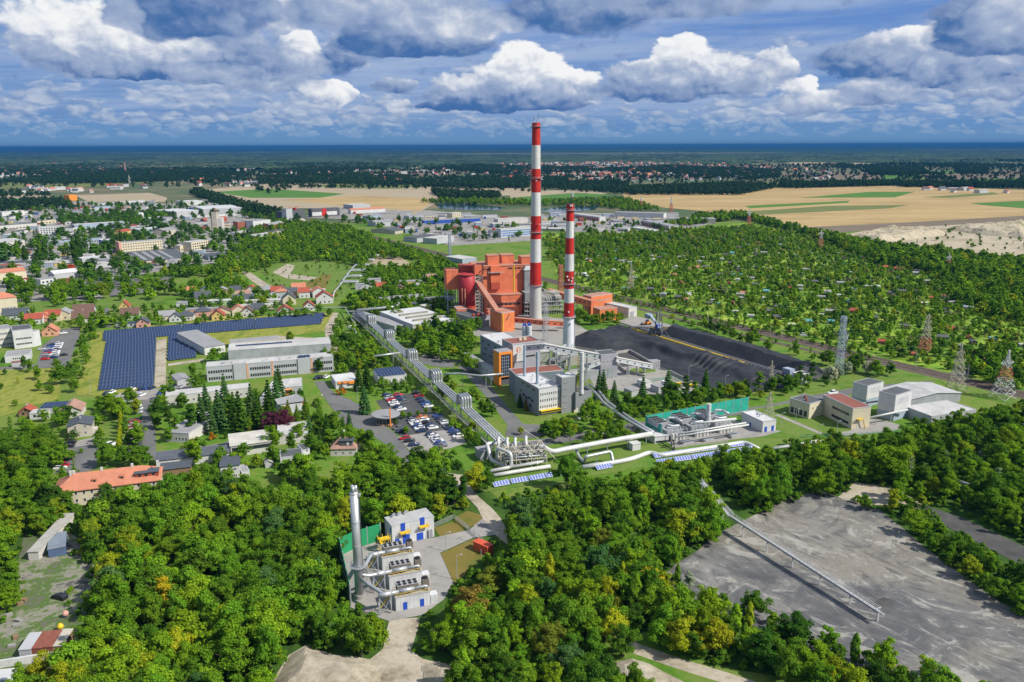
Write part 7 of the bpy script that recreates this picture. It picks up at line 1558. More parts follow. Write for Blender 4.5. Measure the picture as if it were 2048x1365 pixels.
 # ------------------ industrial estate: A, B, depth, top, wall, roof, label, window rows
IND =[((80, 475), (127, 472.5), 12, 455, M_WHITE, M_LGREY, 'white four-storey block with grey end walls', (8, 4)), ((3, 497), (51, 493), 42, 485, M_OFFWHITE, M_LROOF, 'big off-white flat hall at the left edge of the estate', None), ((91, 493), (129, 490), 18, 485, M_LBLUE, M_GROOF, 'arched blue-grey hall in front of the white four-storey block', (10, 1)), ((129, 490), (206, 484.5), 10, 480.5, M_LBLUE, M_DGREY, 'long low blue-grey hall with a strip of windows', (14, 1)), ((207, 490), (241, 487), 14, 481.5, M_BLUEW, M_WROOF, 'bright blue hall with a white roof left of the cream slab', None), ((384, 504), (417.5, 498.5), 14, 485.5, M_CREAM, M_LROOF, 'cream three-storey office right of the tan warehouse', (7, 3)), ((361, 504), (383, 501), 10, 492, M_CREAM, M_LROOF, 'low cream wing left of the three-storey office', (4, 1)), ((417, 521), (469, 517.5), 30, 514.5, M_LBLUE, M_SLATE, 'blue-grey hall with slate roofs by the parked cars', None), ((456, 527), (478, 524.5), 3, 523, M_YEL, M_YEL, 'bright yellow site container in front of the slate-roofed hall', None), ((354, 435), (399, 431.5), 70, 424, M_LGREY, M_WROOF, 'broad white warehouse, left of the two large ones', None), ((407, 429), (485, 425.5), 90, 419, M_LGREY, M_WROOF, 'huge white warehouse with round-topped doors, the largest in the estate', None), ((366, 412), (406, 410), 40, 404, M_WHITE, M_WROOF, 'white warehouse farthest back behind the two large ones', None), ((330, 433), (354, 431), 25, 427, M_LGREY, M_WROOF, 'small white hall at the left of the broad warehouse', None), ((370, 437), (481, 431), 8, 433, M_WHITE, M_WROOF, 'long white canopy strip in front of the huge warehouse', None), ((476, 460), (507, 458), 20, 444.5, M_BRICK, M_GROOF, 'brick-red brewery-like hall with a window band', (5, 1)), ((507, 460), (542, 456), 26, 443, M_WHITE, M_GROOF, 'white clad hall joined to the brick-red one', None), ((541, 462), (568, 456), 12, 451, M_BRICK, M_GROOF, 'orange brick gabled house right of the white clad hall', (3, 2)), ((575, 447), (610, 441.5), 20, 424, M_DGREY, M_DGREY, 'black mill block with red rooftop hoists', None), ((574, 448), (586, 446), 8, 419, M_LGREY, M_GROOF, 'grey concrete tower on the corner of the black mill', None), ((583, 451), (612, 447), 12, 445, M_BEIGE, M_BEIGE, 'beige gabled store in front of the black mill', None), ((624, 435), (680, 431.5), 14, 419, M_DGREY, M_DGREY, 'black and white office with a bright red panel', (14, 2)), ((706, 419), (741, 417), 40, 411, M_LGREY, M_LROOF, 'pale ribbed hall at the edge of the tan field', None), ((702, 428), (771, 424), 12, 421, M_WHITE, M_OTILE, 'white house with a long orange roof', None), ((735, 441), (762, 438.5), 12, 433, M_LBLUE, M_GROOF, 'small blue-grey office near the orange roof', (6, 1)), ((752, 454), (792, 451), 26, 446, M_LGREY, M_GROOF, 'grey gable hall in the middle estate', None), ((790, 469), (815, 465.5), 45, 463, M_BEIGE, M_DGREY, 'long dark-roofed shed right of the grey gable hall', None), ((818, 440), (849, 438), 18, 433, M_LGREY, M_GROOF, 'grey flat workshop left of the pond trees', (6, 1)), ((850, 438), (890, 436), 14, 432, M_BEIGE, M_GROOF, 'beige flat workshop, second from the pond trees', (7, 1)), ((905, 436), (922, 434), 12, 427, M_CREAM, M_LROOF, 'cream two-storey office beside the pond trees', (4, 2)), ((848, 449), (961, 444), 12, 442, M_BLUEW, M_GROOF, 'very long hall with a bright blue front', None), ((874, 489), (908, 483), 22, 478, M_LGREY, M_LROOF, 'light-grey hall with ribbed roof by the coach park', None), ((834, 486), (884, 480), 26, 477, M_LGREY, M_DGREY, 'dark-roofed hall beside the coach park', None), ((996, 449), (1056, 446), 16, 439, M_OFFWHITE, M_LROOF, 'off-white low factory left of the tallest chimney', None), ((1002, 476), (1063, 472), 12, 459, M_WHITE, M_LROOF, 'white office with blue window bands left of the tallest chimney', (14, 3)), ((1146, 436), (1199, 443), 12, 428, M_WHITE, M_LROOF, 'white garage row with red doors behind the shorter chimney', None), ((1282, 450), (1338, 462), 16, 441, M_WHITE, M_GROOF, 'long white depot with red doors at the edge of the gardens', None), ((1228, 434), (1327, 437), 22, 425, M_WHITE, M_GROOF, 'white flat factory with a grey roof behind the depot', None), ((1336, 447), (1431, 448), 30, 438, M_CONCW, M_GROOF, 'weathered concrete sheds at the edge of the tan field', None), ((925, 528), (953, 524.5), 30, 519, M_LBLUE, M_LROOF, 'pale-blue metal hall behind the boiler house', None), ((20, 545), (52, 541), 30, 535, M_OFFWHITE, M_RROOF, 'long hall with a maroon and orange roof at the left edge', None), ((-10, 562), (54, 555), 18, 548, M_CREAM, M_OTILE, 'cream hall under an orange sheet roof at the left edge', None), ((110, 562), (158, 556), 14, 549, M_LGREY, M_WROOF, 'hall with a white gable roof behind the street trees', None), ((83, 578), (117, 573), 10, 560, M_WHITE, M_GROOF, 'white two-storey cube behind the row of street trees', (4, 2)), ((118, 568), (148, 565), 6, 560, M_RUST, M_RROOF, 'rust-red low shed beside the white cube', None), ((0, 524), (80, 517), 8, 517, M_OFFWHITE, M_DGREY, 'long off-white garage row', (12, 1)), ((165, 526), (220, 521), 14, 518, M_LGREY, M_WROOF, 'pale flat hall by the truck lane', None), ((186, 538), (232, 533), 14, 530, M_LGREY, M_LROOF, 'pale flat hall in front of the truck lane', None), ((130, 450), (215, 445), 10, 444, M_LGREY, M_DGREY, 'long dark-roofed terrace of workshops', (12, 1)), ((150, 462), (250, 455), 14, 450, M_LBLUE, M_LROOF, 'cluster of pale metal halls', None), ((0, 462), (75, 456), 12, 452, M_OFFWHITE, M_DGREY, 'low dark-roofed works along the left edge', (10, 1)), ((75, 450), (112, 446), 10, 443, M_CREAM, M_DGREY, 'cream workshop with a dark roof', (5, 1)), ((78, 441), (108, 439), 8, 436, M_WHITE, M_GROOF, 'small white flat office', (5, 1)), ((5, 436), (50, 432), 16, 425, M_WHITE, M_LROOF, 'white works hall at the far left', None), ((242, 474), (264, 470), 12, 465, M_YEL, M_RTILE, 'yellow house with a red gable roof inside the estate', (3, 1)), ((280, 470), (330, 464), 16, 460, M_LBLUE, M_WROOF, 'pale-blue hall in the middle of the estate', None), ((330, 472), (352, 468), 18, 462, M_BEIGE, M_GROOF, 'beige gabled shed in the middle of the estate', None), ((205, 478), (232, 475), 14, 470, M_LGREY, M_GROOF, 'grey shed left of the dark green trees', None), ((195, 412), (235, 410), 14, 406, M_LGREY, M_DGREY, 'dark-roofed hall by the brown field', None), ((240, 409), (291, 406), 12, 404, M_WHITE, M_LROOF, 'white strip of offices at the brown field', (8, 1)), ((190, 420), (222, 418), 14, 414, M_LBLUE, M_SLATE, 'slate-roofed hall by the brown field', None), ((480, 478), (512, 472), 14, 466, M_WHITE, M_LROOF, 'white flat depot near the tanks', (4, 1)), ((512, 484), (552, 478), 16, 472, M_WHITE, M_LROOF, 'white stepped depot right of the tanks', (5, 1)), ((548, 476), (576, 471), 12, 464, M_CREAM, M_DGREY, 'cream flats with a dark flat roof', (4, 2)), ((300, 448), (330, 445), 14, 437, M_LBLUE, M_LROOF, 'light-blue works beside two white silos', None), ((410, 448), (455, 443), 10, 441, M_RTILE, M_RTILE, 'low maroon market roof below the huge warehouse', None), ((1060, 462), (1130, 464), 20, 457, M_BEIGE, M_LROOF, 'beige low sheds on the pale yard right of the chimney', None), ((1235, 463), (1256, 464), 8, 457, M_WHITE, M_WROOF, 'small white house on the edge of the gardens', (3, 1)), ((1262, 458), (1310, 466), 14, 455, M_LBLUE, M_LROOF, 'low pale canopy beside the red-door depot', None)]
for A, B, d, top, wm, rm, lab, wn in IND:
 g = rm in(M_OTILE, M_RTILE, M_BTILE)or 'gabl' in lab
 e, w, dd, h = bld('industrial_building', lab, 'industrial building', A, B, d, ('t', top), wm, rm, 'gx' if g else 'flat', 2.5 if g else 0, par=0, ov=.3)
 if wn:
  n, rws = wn; ww = w/n*.5
  windows(e, w, dd, [('F', n, [h*(.18+i*.8/rws)for i in range(rws)], round(ww, 1), round(min(1.6, h/rws*.45), 1), .04, .96)], False)
 if 'red doors' in lab:
  for i in range(11):o = MB().box(0, -.1, .2, w/16, .0, h*.72).build('door', M_RTILE, e); o.location.x = w*(.04+i*.085)
 if 'red panel' in lab:MB().box(w*.36, -.3, 0, w*.52, -.01, h*1.0).build('red_panel', M_RED, e); MB().box(w*.02, -.12, h*.15, w*.35, -.01, h*.62).build('white_band', M_WHITE, e); MB().box(w*.53, -.12, h*.15, w*.9, -.01, h*.62).build('white_band', M_WHITE, e)
 if 'blue window bands' in lab:
  for i in range(3):MB().box(.2, -.05, h*(.14+.27*i), w-.2, -.01, h*(.14+.27*i)+1.3).build('blue_band', mat('blue_band', (.10, .25, .55), .5), e)
 if 'hoists' in lab:
  for x in(w*.2, w*.6):r = MB(); r.box(x, 4, h, x+3, 8, h+4); r.bar((x+1.5, 5, h+4), (x+6, 2, h+6.5), .6); r.build('hoist', M_RED, e)
e, w, d, h = bld('cream_slab_block', 'long cream four-storey slab block with a pink end wall', 'apartment building', (241, 508.5), (326, 501), 12, ('t', 486.5), M_CREAM, M_GROOF, par=.2, wins=[('F', 16, [1, 4, 7, 10], 1.3, 1.2, .06, .99)], framed=False); MB().box(-.7, -.3, 0, 2.2, d+.2, h+1.2).build('end_wall', M_PINK, e)
e, w, d, h = bld('tan_warehouse', 'tan warehouse with a dark roof striped by five light skylight bands', 'warehouse', (268, 530.5), (386, 521.5), (242, 510), ('t', 525), M_CREAM, M_DGREY, par=.1)
for i in range(5):MB().box(w*(.05+i*.15), d*.12, h+.14, w*(.05+i*.15)+w*.07, d*.9, h+.3).build('skylight', M_GROOF, [c for c in e.children if c.name.startswith('roof')][0])
for i in range(6):MB().box(w*(.15+i*.14), -.08, 0, w*(.15+i*.14)+2.6, .0, 3.2).build('door', M_RUST, e)
def elevator():
 g = G(416, 459); e = empty('grain_elevator', g, R(6), label='weathered cream grain elevator with a raised middle tower', cat='grain elevator'); k = 26/1600*(g-Vector((0, 0, 120))).length; H1_ = HT(416, 459, 437); H2_ = HT(429, 459, 424)
 MB().box(0, 0, 0, k*.34, 14, H1_).build('silo_block', M_OFFWHITE, e); MB().box(k*.66, 0, 0, k, 14, H1_).build('silo_block', M_OFFWHITE, e); MB().box(k*.34, -1, 0, k*.66, 12, H2_).build('tower', M_BEIGE, e); o = gable_roof(k*.32, 13, 4, .5, 'y').build('tower_roof', M_BTILE, e); o.location =(k*.34, -1, H2_)
 for x in(.1, .46, .85):MB().box(k*x, -1.1, H1_*.1, k*x+1.4, -.02, H1_*.17).build('window', M_GLASS, e)
elevator()
for lab, px, py, top, r, m in(('white silo pair in the estate, left one', 281, 441, 425, 3, M_WHITE), ('white silo pair in the estate, right one', 285, 441, 425, 3, M_WHITE), ('green silo at the far left by the concrete works', 34, 410, 397, 5, M_GREENP)):
 e = empty('silo', G(px, py), label=lab, cat='silo'); H_ = HT(px, py, top); MB().lathe([(r, 0), (r, H_-2), (.5, H_)], 16).build('shell', m, e)
bld('orange_goods_hall', 'bright orange framed concrete-works hall with a white centre by the brown field', 'hall', (139, 402), (155, 401), 20, ('t', 391), M_ORANGE2, M_ORANGE2, par=0)
e = empty('brick_chimney', G(251, 347), label='lone brick chimney standing in the far woods on the left', cat='chimney'); H_ = HT(251, 347, 325); MB().lathe([(5, 0), (4.6, H_*.1), (3.2, H_)], 14).build('shaft', M_PTILE, e)
# ------------------ distant houses and garden sheds
def tiny(w, d, h, rh, wall, roof):
 b = wall_mesh(w, d, h, 'gx', rh); n = len(b.f); r = gable_roof(w, d, rh, .4, 'x', .25); b.add([(x, y, z+h)for x, y, z in r.v], r.f, 1)
 me = b.mesh('tiny_house'); me.materials.append(wall); me.materials.append(roof); return me
TH =[(tiny(13, 10, 5, 4, M_WHITE, r), n)for r, n in((M_RTILE, 'red'), (M_OTILE, 'orange'), (M_SLATE, 'dark'), (M_BTILE, 'brown'))]+[(tiny(24, 14, 6, 1.2, M_WHITE, M_LROOF), 'pale flat'), (tiny(11, 9, 4, 5, M_OFFWHITE, M_PTILE), 'pinkish')]
rng = random.Random(17); VIL =[]
for nm, poly, n in(('far left village', [(0, 338), (240, 330), (330, 342), (240, 352), (0, 352)], 42), ('village by the left field', [(20, 374), (140, 378), (270, 372), (300, 378), (180, 388), (20, 386)], 26), ('roadside village', [(350, 362), (510, 362), (510, 374), (360, 374)], 22), ('houses behind the stubble field', [(520, 358), (720, 356), (860, 362), (1040, 356), (1050, 370), (840, 368), (640, 364), (530, 364)], 48), ('village behind the tallest chimney', [(1060, 340), (1240, 336), (1300, 345), (1240, 362), (1060, 368)], 40), ('large far village right of the chimneys', [(1240, 326), (1420, 324), (1540, 340), (1500, 354), (1380, 358), (1260, 352)], 58), ('village among the right fields', [(1540, 340), (1640, 340), (1720, 352), (1640, 362), (1550, 352)], 22), ('farmsteads at the right edge', [(1740, 376), (1830, 378), (1990, 380), (2048, 386), (2040, 390), (1900, 386), (1740, 382)], 10)):
 P =[(p.x, p.y)for p in GP(poly)]; xs =[p[0]for p in P]; ys =[p[1]for p in P]; k = 0
 while k<n:
  q =(rng.uniform(min(xs), max(xs)), rng.uniform(min(ys), max(ys)))
  if not poly_in(q, P):continue
  me, cn = TH[rng.choice([0, 0, 1, 2, 2, 3, 4, 4, 5, 1])]; o = link('distant_house', me); o.location =(q[0], q[1], 0); o.rotation_euler.z = rng.uniform(-.6, .9); s = rng.uniform(.9, 1.35); o.scale =(s, s, s)
  tag(o, 'tiny %s-roofed house in the %s'%(cn, nm), 'house', 'distant houses'); k+=1
def shed_mesh(w, d, h, rh, wm, rm):return tiny(w, d, h, rh, wm, rm)
SH =[(shed_mesh(4.6, 3.4, 2.1, .5, M_WHITE, M_WROOF), 'white'), (shed_mesh(5, 3.6, 2.2, 1.3, M_OFFWHITE, M_OTILE), 'orange-roofed'), (shed_mesh(4.4, 3.4, 2.1, 1.2, M_WOOD, M_RTILE), 'red-roofed'), (shed_mesh(4.6, 3.6, 2.2, .9, M_WOOD, M_DGREY), 'dark-roofed'), (shed_mesh(4.4, 3.2, 2.2, .4, M_LGREY, M_LROOF), 'grey flat'), (shed_mesh(5.5, 4, 2.4, .6, M_BEIGE, M_GROOF), 'beige'), (shed_mesh(4, 3, 2.1, .8, M_LBLUE, mat('turquoise_roof', (.10, .32, .34), .6)), 'turquoise-roofed')]
rng = random.Random(29); P =[(p.x, p.y)for p in GP([(1100, 500), (1260, 480), (1420, 470), (1600, 490), (1760, 520), (1900, 550), (2060, 580), (2060, 760), (1900, 732), (1740, 700), (1540, 648), (1330, 604), (1140, 556)])]; xs =[p[0]for p in P]; ys =[p[1]for p in P]; k = 0; used =[]
while k<250:
 q =(rng.uniform(min(xs), max(xs)), rng.uniform(min(ys), max(ys)))
 if not poly_in(q, P)or any(math.hypot(q[0]-u[0], q[1]-u[1])<9 for u in used):continue
 used.append(q); me, cn = SH[rng.choice([0, 1, 2, 3, 3, 3, 4, 4, 5, 5, 6])]; o = link('garden_shed', me); o.location =(q[0], q[1], 0); o.rotation_euler.z = rng.choice([-.24, 1.33])+rng.uniform(-.15, .15); s = rng.uniform(.7, 1.25); o.scale =(s, s, s*.9)
 row = PX((q[0], q[1], 0)); band_ = 'nearest the railway' if row[1]>640 else('in the middle of the allotments' if row[1]>545 else 'at the far end of the allotments')
 tag(o, 'small %s garden shed %s'%(cn, band_), 'garden shed', 'garden sheds'); k+=1
 KEEP.append([(q[0]+a, q[1]+b)for a, b in((-3.5, -5.5), (3.5, -5.5), (3.5, 3), (-3.5, 3))])
def flat_mesh(w, d, h, wm, rm):
 me = MB().box(0, 0, -.3, w, d, h).box(-.2, -.2, h, w+.2, d+.2, h+.3, 1).mesh('estate_shed'); me.materials.append(wm); me.materials.append(rm); return me
ES =[(flat_mesh(16, 9, 4, M_WHITE, M_LROOF), 'white'), (flat_mesh(22, 10, 4.5, M_LGREY, M_GROOF), 'grey'), (flat_mesh(12, 8, 4, M_CREAM, M_DGREY), 'cream dark-roofed'), (flat_mesh(18, 9, 5, M_LBLUE, M_LROOF), 'pale blue'), (flat_mesh(10, 6, 3, M_BEIGE, M_GROOF), 'beige'), (flat_mesh(8, 2.6, 2.6, M_BLUEW, M_BLUEW), 'blue container-like'), (flat_mesh(14, 8, 3.5, M_BRICK, M_RROOF), 'brick'), (flat_mesh(26, 12, 5, M_WHITE, M_DGREY), 'white dark-roofed'), (flat_mesh(9, 5, 3, M_YEL, M_LROOF), 'yellow'), (flat_mesh(7, 2.6, 2.8, M_RED, M_RED), 'red container-like')]
for nm, poly, n in(('left half of the estate', [(0, 412), (200, 405), (200, 545), (0, 600)], 95), ('right half of the estate', [(200, 405), (470, 402), (560, 440), (480, 520), (200, 545)], 75), ('middle estate below the lake', [(690, 425), (900, 428), (1060, 442), (1060, 480), (900, 488), (780, 455)], 55), ('pale yard behind the shorter chimney', [(1060, 432), (1330, 432), (1380, 446), (1320, 464), (1060, 464)], 34)):
 P =[(p.x, p.y)for p in GP(poly)]; xs =[p[0]for p in P]; ys =[p[1]for p in P]; k = t = 0
 while k<n and t<9000:
  t+=1; q =(rng.uniform(min(xs), max(xs)), rng.uniform(min(ys), max(ys)))
  if not poly_in(q, P)or any(poly_in((q[0]+a, q[1]+b), z)for z in KEEP for a, b in((0, 0), (14, 5), (-6, -4))):continue
  me, cn = ES[rng.choice([0, 0, 1, 1, 2, 3, 3, 4, 4, 5, 6, 7, 8, 9])]; o = link('estate_shed', me); o.location =(q[0], q[1], 0); a = rng.choice([.15, .15, .15+math.pi/2]); o.rotation_euler.z = a; s = rng.uniform(.7, 1.2); o.scale =(s, s, s)
  tag(o, 'small %s shed in the %s'%(cn, nm), 'shed', 'estate sheds'); k+=1; KEEP.append([(q[0]+x*math.cos(a)-y*math.sin(a), q[1]+x*math.sin(a)+y*math.cos(a))for x, y in((-3, -6), (26*s, -6), (26*s, 14), (-3, 14))])
  # ------------------ vehicles
CARC ={'white':(.72, .72, .71), 'silver':(.42, .43, .45), 'grey':(.14, .145, .15), 'black':(.016, .016, .018), 'blue':(.02, .07, .28), 'dark blue':(.015, .03, .09), 'red':(.45, .015, .012), 'orange':(.62, .16, .01)}
def car_paint(n):
 m = mat('paint_'+n.replace(' ', '_'), CARC[n], .28, .1, var=.02, spec=.6); return m
def loft(sections):
 m = MB(); v =[]; n = len(sections[0])
 for s in sections:v+=s
 f =[(i*n+k, i*n+(k+1)%n, (i+1)*n+(k+1)%n, (i+1)*n+k)for i in range(len(sections)-1)for k in range(n)]
 return m.add(v, f+[tuple(range(n))[::-1], tuple(range((len(sections)-1)*n, len(sections)*n))])
def sec(x, w, z0, z1, tw):return[(x, -w, z0), (x, w, z0), (x, w*1.0, z0+(z1-z0)*.6), (x, tw, z1), (x, -tw, z1), (x, -w, z0+(z1-z0)*.6)]
CB = loft([sec(-2.15, .72, .35, .80, .62), sec(-1.95, .86, .22, .95, .74), sec(-.9, .88, .20, 1.0, .78), sec(.6, .88, .20, .98, .78), sec(1.7, .86, .22, .84, .72), sec(2.15, .70, .35, .66, .58)]).mesh('car_body')
CR = loft([sec(-1.3, .60, 1.38, 1.42, .58), sec(-.2, .62, 1.41, 1.46, .60), sec(.4, .60, 1.37, 1.41, .58)]).mesh('car_roof')
CG = loft([sec(-1.85, .70, .92, .98, .66), sec(-1.25, .74, .95, 1.40, .60), sec(.35, .74, .96, 1.40, .60), sec(1.15, .74, .88, .96, .70)]).mesh('car_windows'); CG.materials.append(M_GLASS)
CWH = MB().tube([(0, -.1, .31), (0, .1, .31)], .31, 12).mesh('car_wheel'); CWH.materials.append(M_BLACK)
CARM ={}
for n in CARC:
 b = CB.copy(); b.materials.append(car_paint(n)); r = CR.copy(); r.materials.append(car_paint(n)); CARM[n] =(b, r)
CARN =[]
def car(px, py, ang, col, label, van=False):
 g = G(px, py); e = empty('parked_car', (g.x, g.y, .09), R(ang)+(math.pi if(int(px)+int(py))%3==0 else 0), label=label, cat='van' if van else 'car', group='parked cars'); e.scale =(1.1, 1.1, 1.1 if not van else 1.45)
 if van:e.scale.x = 1.3
 link('body', CARM[col][0], None, e); link('roof', CARM[col][1], None, e); link('windows', CG, None, e)
 if g.length<330:
  for x in(-1.3, 1.35):
   for y in(-.78, .78):link('wheel', CWH, None, e).location =(x, y, 0)
rng = random.Random(23); ORD =['first', 'second', 'third', 'fourth', 'fifth', 'sixth', 'seventh', 'eighth', 'ninth', 'tenth']
def row(pts, ang, where, cols=None):
 for i, (x, y)in enumerate(pts):
  c = cols[i]if cols else rng.choice(['white', 'silver', 'grey', 'black', 'blue', 'dark blue', 'white', 'silver', 'grey', 'red']); car(x, y, ang+rng.uniform(-2, 2), c, '%s car, %s from the top in the %s'%(c, ORD[i], where))
row([(774, 793), (778, 798), (782, 802), (786, 807), (789, 811)], 22, 'left row of the upper car park', ['dark blue', 'silver', 'red', 'white', 'white'])
row([(796, 792), (798.5, 797), (802, 802), (807, 807)], 22, 'second row of the upper car park', ['red', 'dark blue', 'dark blue', 'grey']); row([(834, 788), (838, 794), (842, 800), (847, 805), (852, 810), (857, 815)], 22, 'right row of the upper car park', ['black', 'red', 'dark blue', 'dark blue', 'blue', 'white'])
row([(797, 816), (803, 821)], 22, 'pair by the round gatehouse', ['dark blue', 'white']); row([(825, 842), (828, 847), (832, 851), (836, 855), (839, 859), (843, 864)], 22, 'left row of the lower car park', ['grey', 'white', 'white', 'blue', 'white', 'dark blue'])
row([(844, 837), (848, 842), (853, 847.5), (862, 853), (866, 858)], 22, 'second row of the lower car park', ['orange', 'white', 'black', 'dark blue', 'white']); row([(876, 834), (881, 839), (886, 844), (891, 848), (898, 855)], 22, 'right row of the lower car park', ['blue', 'dark blue', 'grey', 'white', 'silver'])
row([(797, 859), (803, 865)], 22, 'left pair in the lower car park', ['grey', 'dark blue']); row([(810, 879), (819, 884), (828, 892)], 22, 'front left row on the pale paving', ['red', 'black', 'dark blue']); row([(862, 871), (867, 875), (872, 880), (876, 884.5), (880, 889), (884, 894)], 22, 'front middle row on the pale paving', ['dark blue', 'white', 'silver', 'white', 'blue', 'grey']); row([(902, 860), (907, 865), (911, 870), (916, 875)], 22, 'front right row under the pipes', ['dark blue', 'blue', 'dark blue', 'white'])
row([(103-i*1.7, 692+i*4.0)for i in range(8)], 15, 'left row of the school car park'); row([(119-i*1.6, 689+i*4.0)for i in range(8)], 15, 'right row of the school car park')
row([(273, 814), (275, 820), (275, 827)], 10, 'access street group'); row([(269, 847), (268, 853), (267, 859), (266.5, 864), (266, 870), (265, 880)], 10, 'golden hedge row', ['red', 'silver', 'red', 'white', 'white', 'grey'])
row([(214, 789), (224, 787), (264, 781), (283, 780), (294, 779), (304, 778)], 80, 'line under the large solar block', ['dark blue', 'white', 'white', 'dark blue', 'blue', 'dark blue']); row([(331, 778), (342, 777), (322, 789), (284, 792), (362, 776)], 75, 'loose group near the grey garage', ['blue', 'dark blue', 'blue', 'white', 'silver'])
row([(141, 888), (138, 895), (134, 910), (130, 921), (126, 933), (121, 939)], 8, 'cream two-storey house car park', ['black', 'black', 'black', 'black', 'red', 'white']); row([(634, 758), (642, 757), (653, 756)], 70, 'trio by the bending street', ['dark blue', 'black', 'white']); row([(127, 668), (84, 700), (129, 712)], 30, 'loose cars of the school yard', ['white', 'silver', 'black'])
row([(203, 630), (220, 640)], 75, 'short residential street', ['white', 'dark blue']); row([(854, 690), (852, 695), (857, 702)], 25, 'shady bay among plant trees', ['red', 'dark blue', 'black']); row([(388+i*7, 512-i*.6)for i in range(8)], 40, 'estate car park, rear line'); row([(392+i*7, 517-i*.6)for i in range(6)], 40, 'estate car park, front line'); row([(748, 609), (756, 609), (763, 608)], 50, 'trio left of the white office')
row([(1172, 823), (1165, 838)], 20, 'pump house yard', ['white', 'white'])
car(120, 1198, 160, 'black', 'black car alone on the dirt yard at bottom left'); car(1665, 789, 22, 'white', 'white van on the road behind the cream works', True); car(1608, 673, -14, 'white', 'white van beside the railway by the gardens', True); car(222, 893, 60, 'white', 'white van on the lawn by the golden hedge', True)
def truck(px, py, ang, c, lab):
 e = empty('truck', G(px, py), R(ang), label=lab, cat='truck', group='trucks and coaches'); MB().box(-5.5, -1.25, .9, 3, 1.25, 3.7).build('box_body', c, e); MB().box(3.3, -1.2, .5, 5.4, 1.2, 3.0).build('cab', M_WHITE, e)
 for x in(-4, -2.6, 4.2):MB().tube([(x, -1.2, .5), (x, 1.2, .5)], .5, 10).build('axle', M_BLACK, e)
for a in((215, 562, 10, M_BLUEW, 'blue lorry in the yard behind the street trees'), (206, 575, -20, M_WHITE, 'white lorry with a red cab side behind the street trees'), (40, 566, 8, M_LGREY, 'long grey trailer at the left edge of the estate'), (155, 471, 8, M_BLUEW, 'blue lorry by the white four-storey block'), (140, 528, 20, M_WHITE, 'white box van by the tan warehouse'), (232, 514, 90, M_PINK, 'pink trailer by the pink end wall'), (820, 458, 5, M_WHITE, 'white articulated lorry in the middle estate'), (806, 457, 20, M_RED, 'red lorry cab in the middle estate'), (925, 473, 15, M_BLUEW, 'blue coach, rear of the two in the coach park'), (940, 477, 15, M_LBLUE, 'pale coach, front of the two in the coach park'), (270, 455, 20, M_RED, 'red lorry in the crowded estate yard'), (100, 478, 15, M_BLUEW, 'blue trailer in front of the white four-storey block')):truck(*a)
# ------------------ pylons and masts
def lattice(px, py, top, wb, wt_, cols, label, arms=(), n=9, nm='pylon', cat='pylon', t=.16, rz=.4):
 g = G(px, py); H_ = HT(px, py, top); e = empty(nm, g, rz, label=label, cat=cat, group='lattice masts'); half = lambda z:(wb+(wt_-wb)*min(1, z/(H_*.92)))/2; zs =[H_*(1-(1-i/n)**1.25)for i in range(n+1)]
 parts =[MB()for _ in cols]
 for i in range(n):
  m = parts[min(len(cols)-1, int(i*len(cols)/n))]; z0, z1 = zs[i], zs[i+1]; a, b = half(z0), half(z1); C =((-1, -1), (1, -1), (1, 1), (-1, 1))
  for k in range(4):
   p, q = C[k], C[(k+1)%4]; m.bar((p[0]*a, p[1]*a, z0), (p[0]*b, p[1]*b, z1), t*1.3); m.bar((p[0]*a, p[1]*a, z0), (q[0]*b, q[1]*b, z1), t); m.bar((q[0]*a, q[1]*a, z0), (p[0]*b, p[1]*b, z1), t); m.bar((p[0]*b, p[1]*b, z1), (q[0]*b, q[1]*b, z1), t)
 for z, l in arms:
  m = parts[-1]; zz = H_*z; a = half(zz)
  for s in(-1, 1):
   for y in(-a, a):m.bar((s*a, y, zz), (s*l, 0, zz+.3), t); m.bar((s*a, y, zz+1.6), (s*l, 0, zz+.3), t)
 for m, c in zip(parts, cols):m.build('lattice_section', c, e)
 return e
OL = mat('old_galvanised', (.42, .40, .30), .7, .2, var=.15); RW = mat('faded_red_paint', (.50, .17, .13), .7)
lattice(2005, 796, 699, 8.5, .6, [M_CHW, RW, M_CHW, M_CHW], 'white pylon with a faded red band at the right edge', [(.72, 4.5)], 9, t=.14)
lattice(1912, 782, 685, 7, .5, [OL], 'old grey-yellow pylon by the level crossing', [(.62, 4), (.78, 3)], 9); lattice(1849, 704, 628, 6.5, .5, [RW, OL, OL, OL], 'yellowish pylon with a pink foot in the allotments', [(.6, 4), (.78, 3.2), (.9, 2.5)], 10)
lattice(1677, 750, 632, 3.6, 2.2, [M_LBLUE], 'slender grey radio mast with antenna panels behind the coal yard', [], 16, 'radio_mast', 'mast', .13); lattice(1895, 541, 505, 6, .5, [RW, M_CHW], 'small red and white pylon at the quarry edge', [(.7, 4)], 6, t=.18); lattice(1640, 497, 458, 6.5, .5, [RW, M_CHW, M_CHW], 'red-footed white pylon in the far allotments', [(.75, 4.5)], 7, t=.19)
lattice(1497, 452, 418, 7, .6, [RW, M_CHW], 'slim white pylon at the edge of the tan field', [(.75, 5)], 6, t=.25); lattice(1342, 426, 394, 7, .6, [RW, M_CHW], 'pylon with red foot behind the red-door depot', [(.75, 5)], 6, t=.28); lattice(1282, 416, 393, 7, .6, [RW, M_CHW], 'pylon in front of the small lake trees', [(.75, 5)], 6, t=.28); lattice(1145, 404, 381, 8, .6, [M_CHW], 'pale pylon on the green strip by the shorter chimney', [(.75, 5)], 6, t=.45)
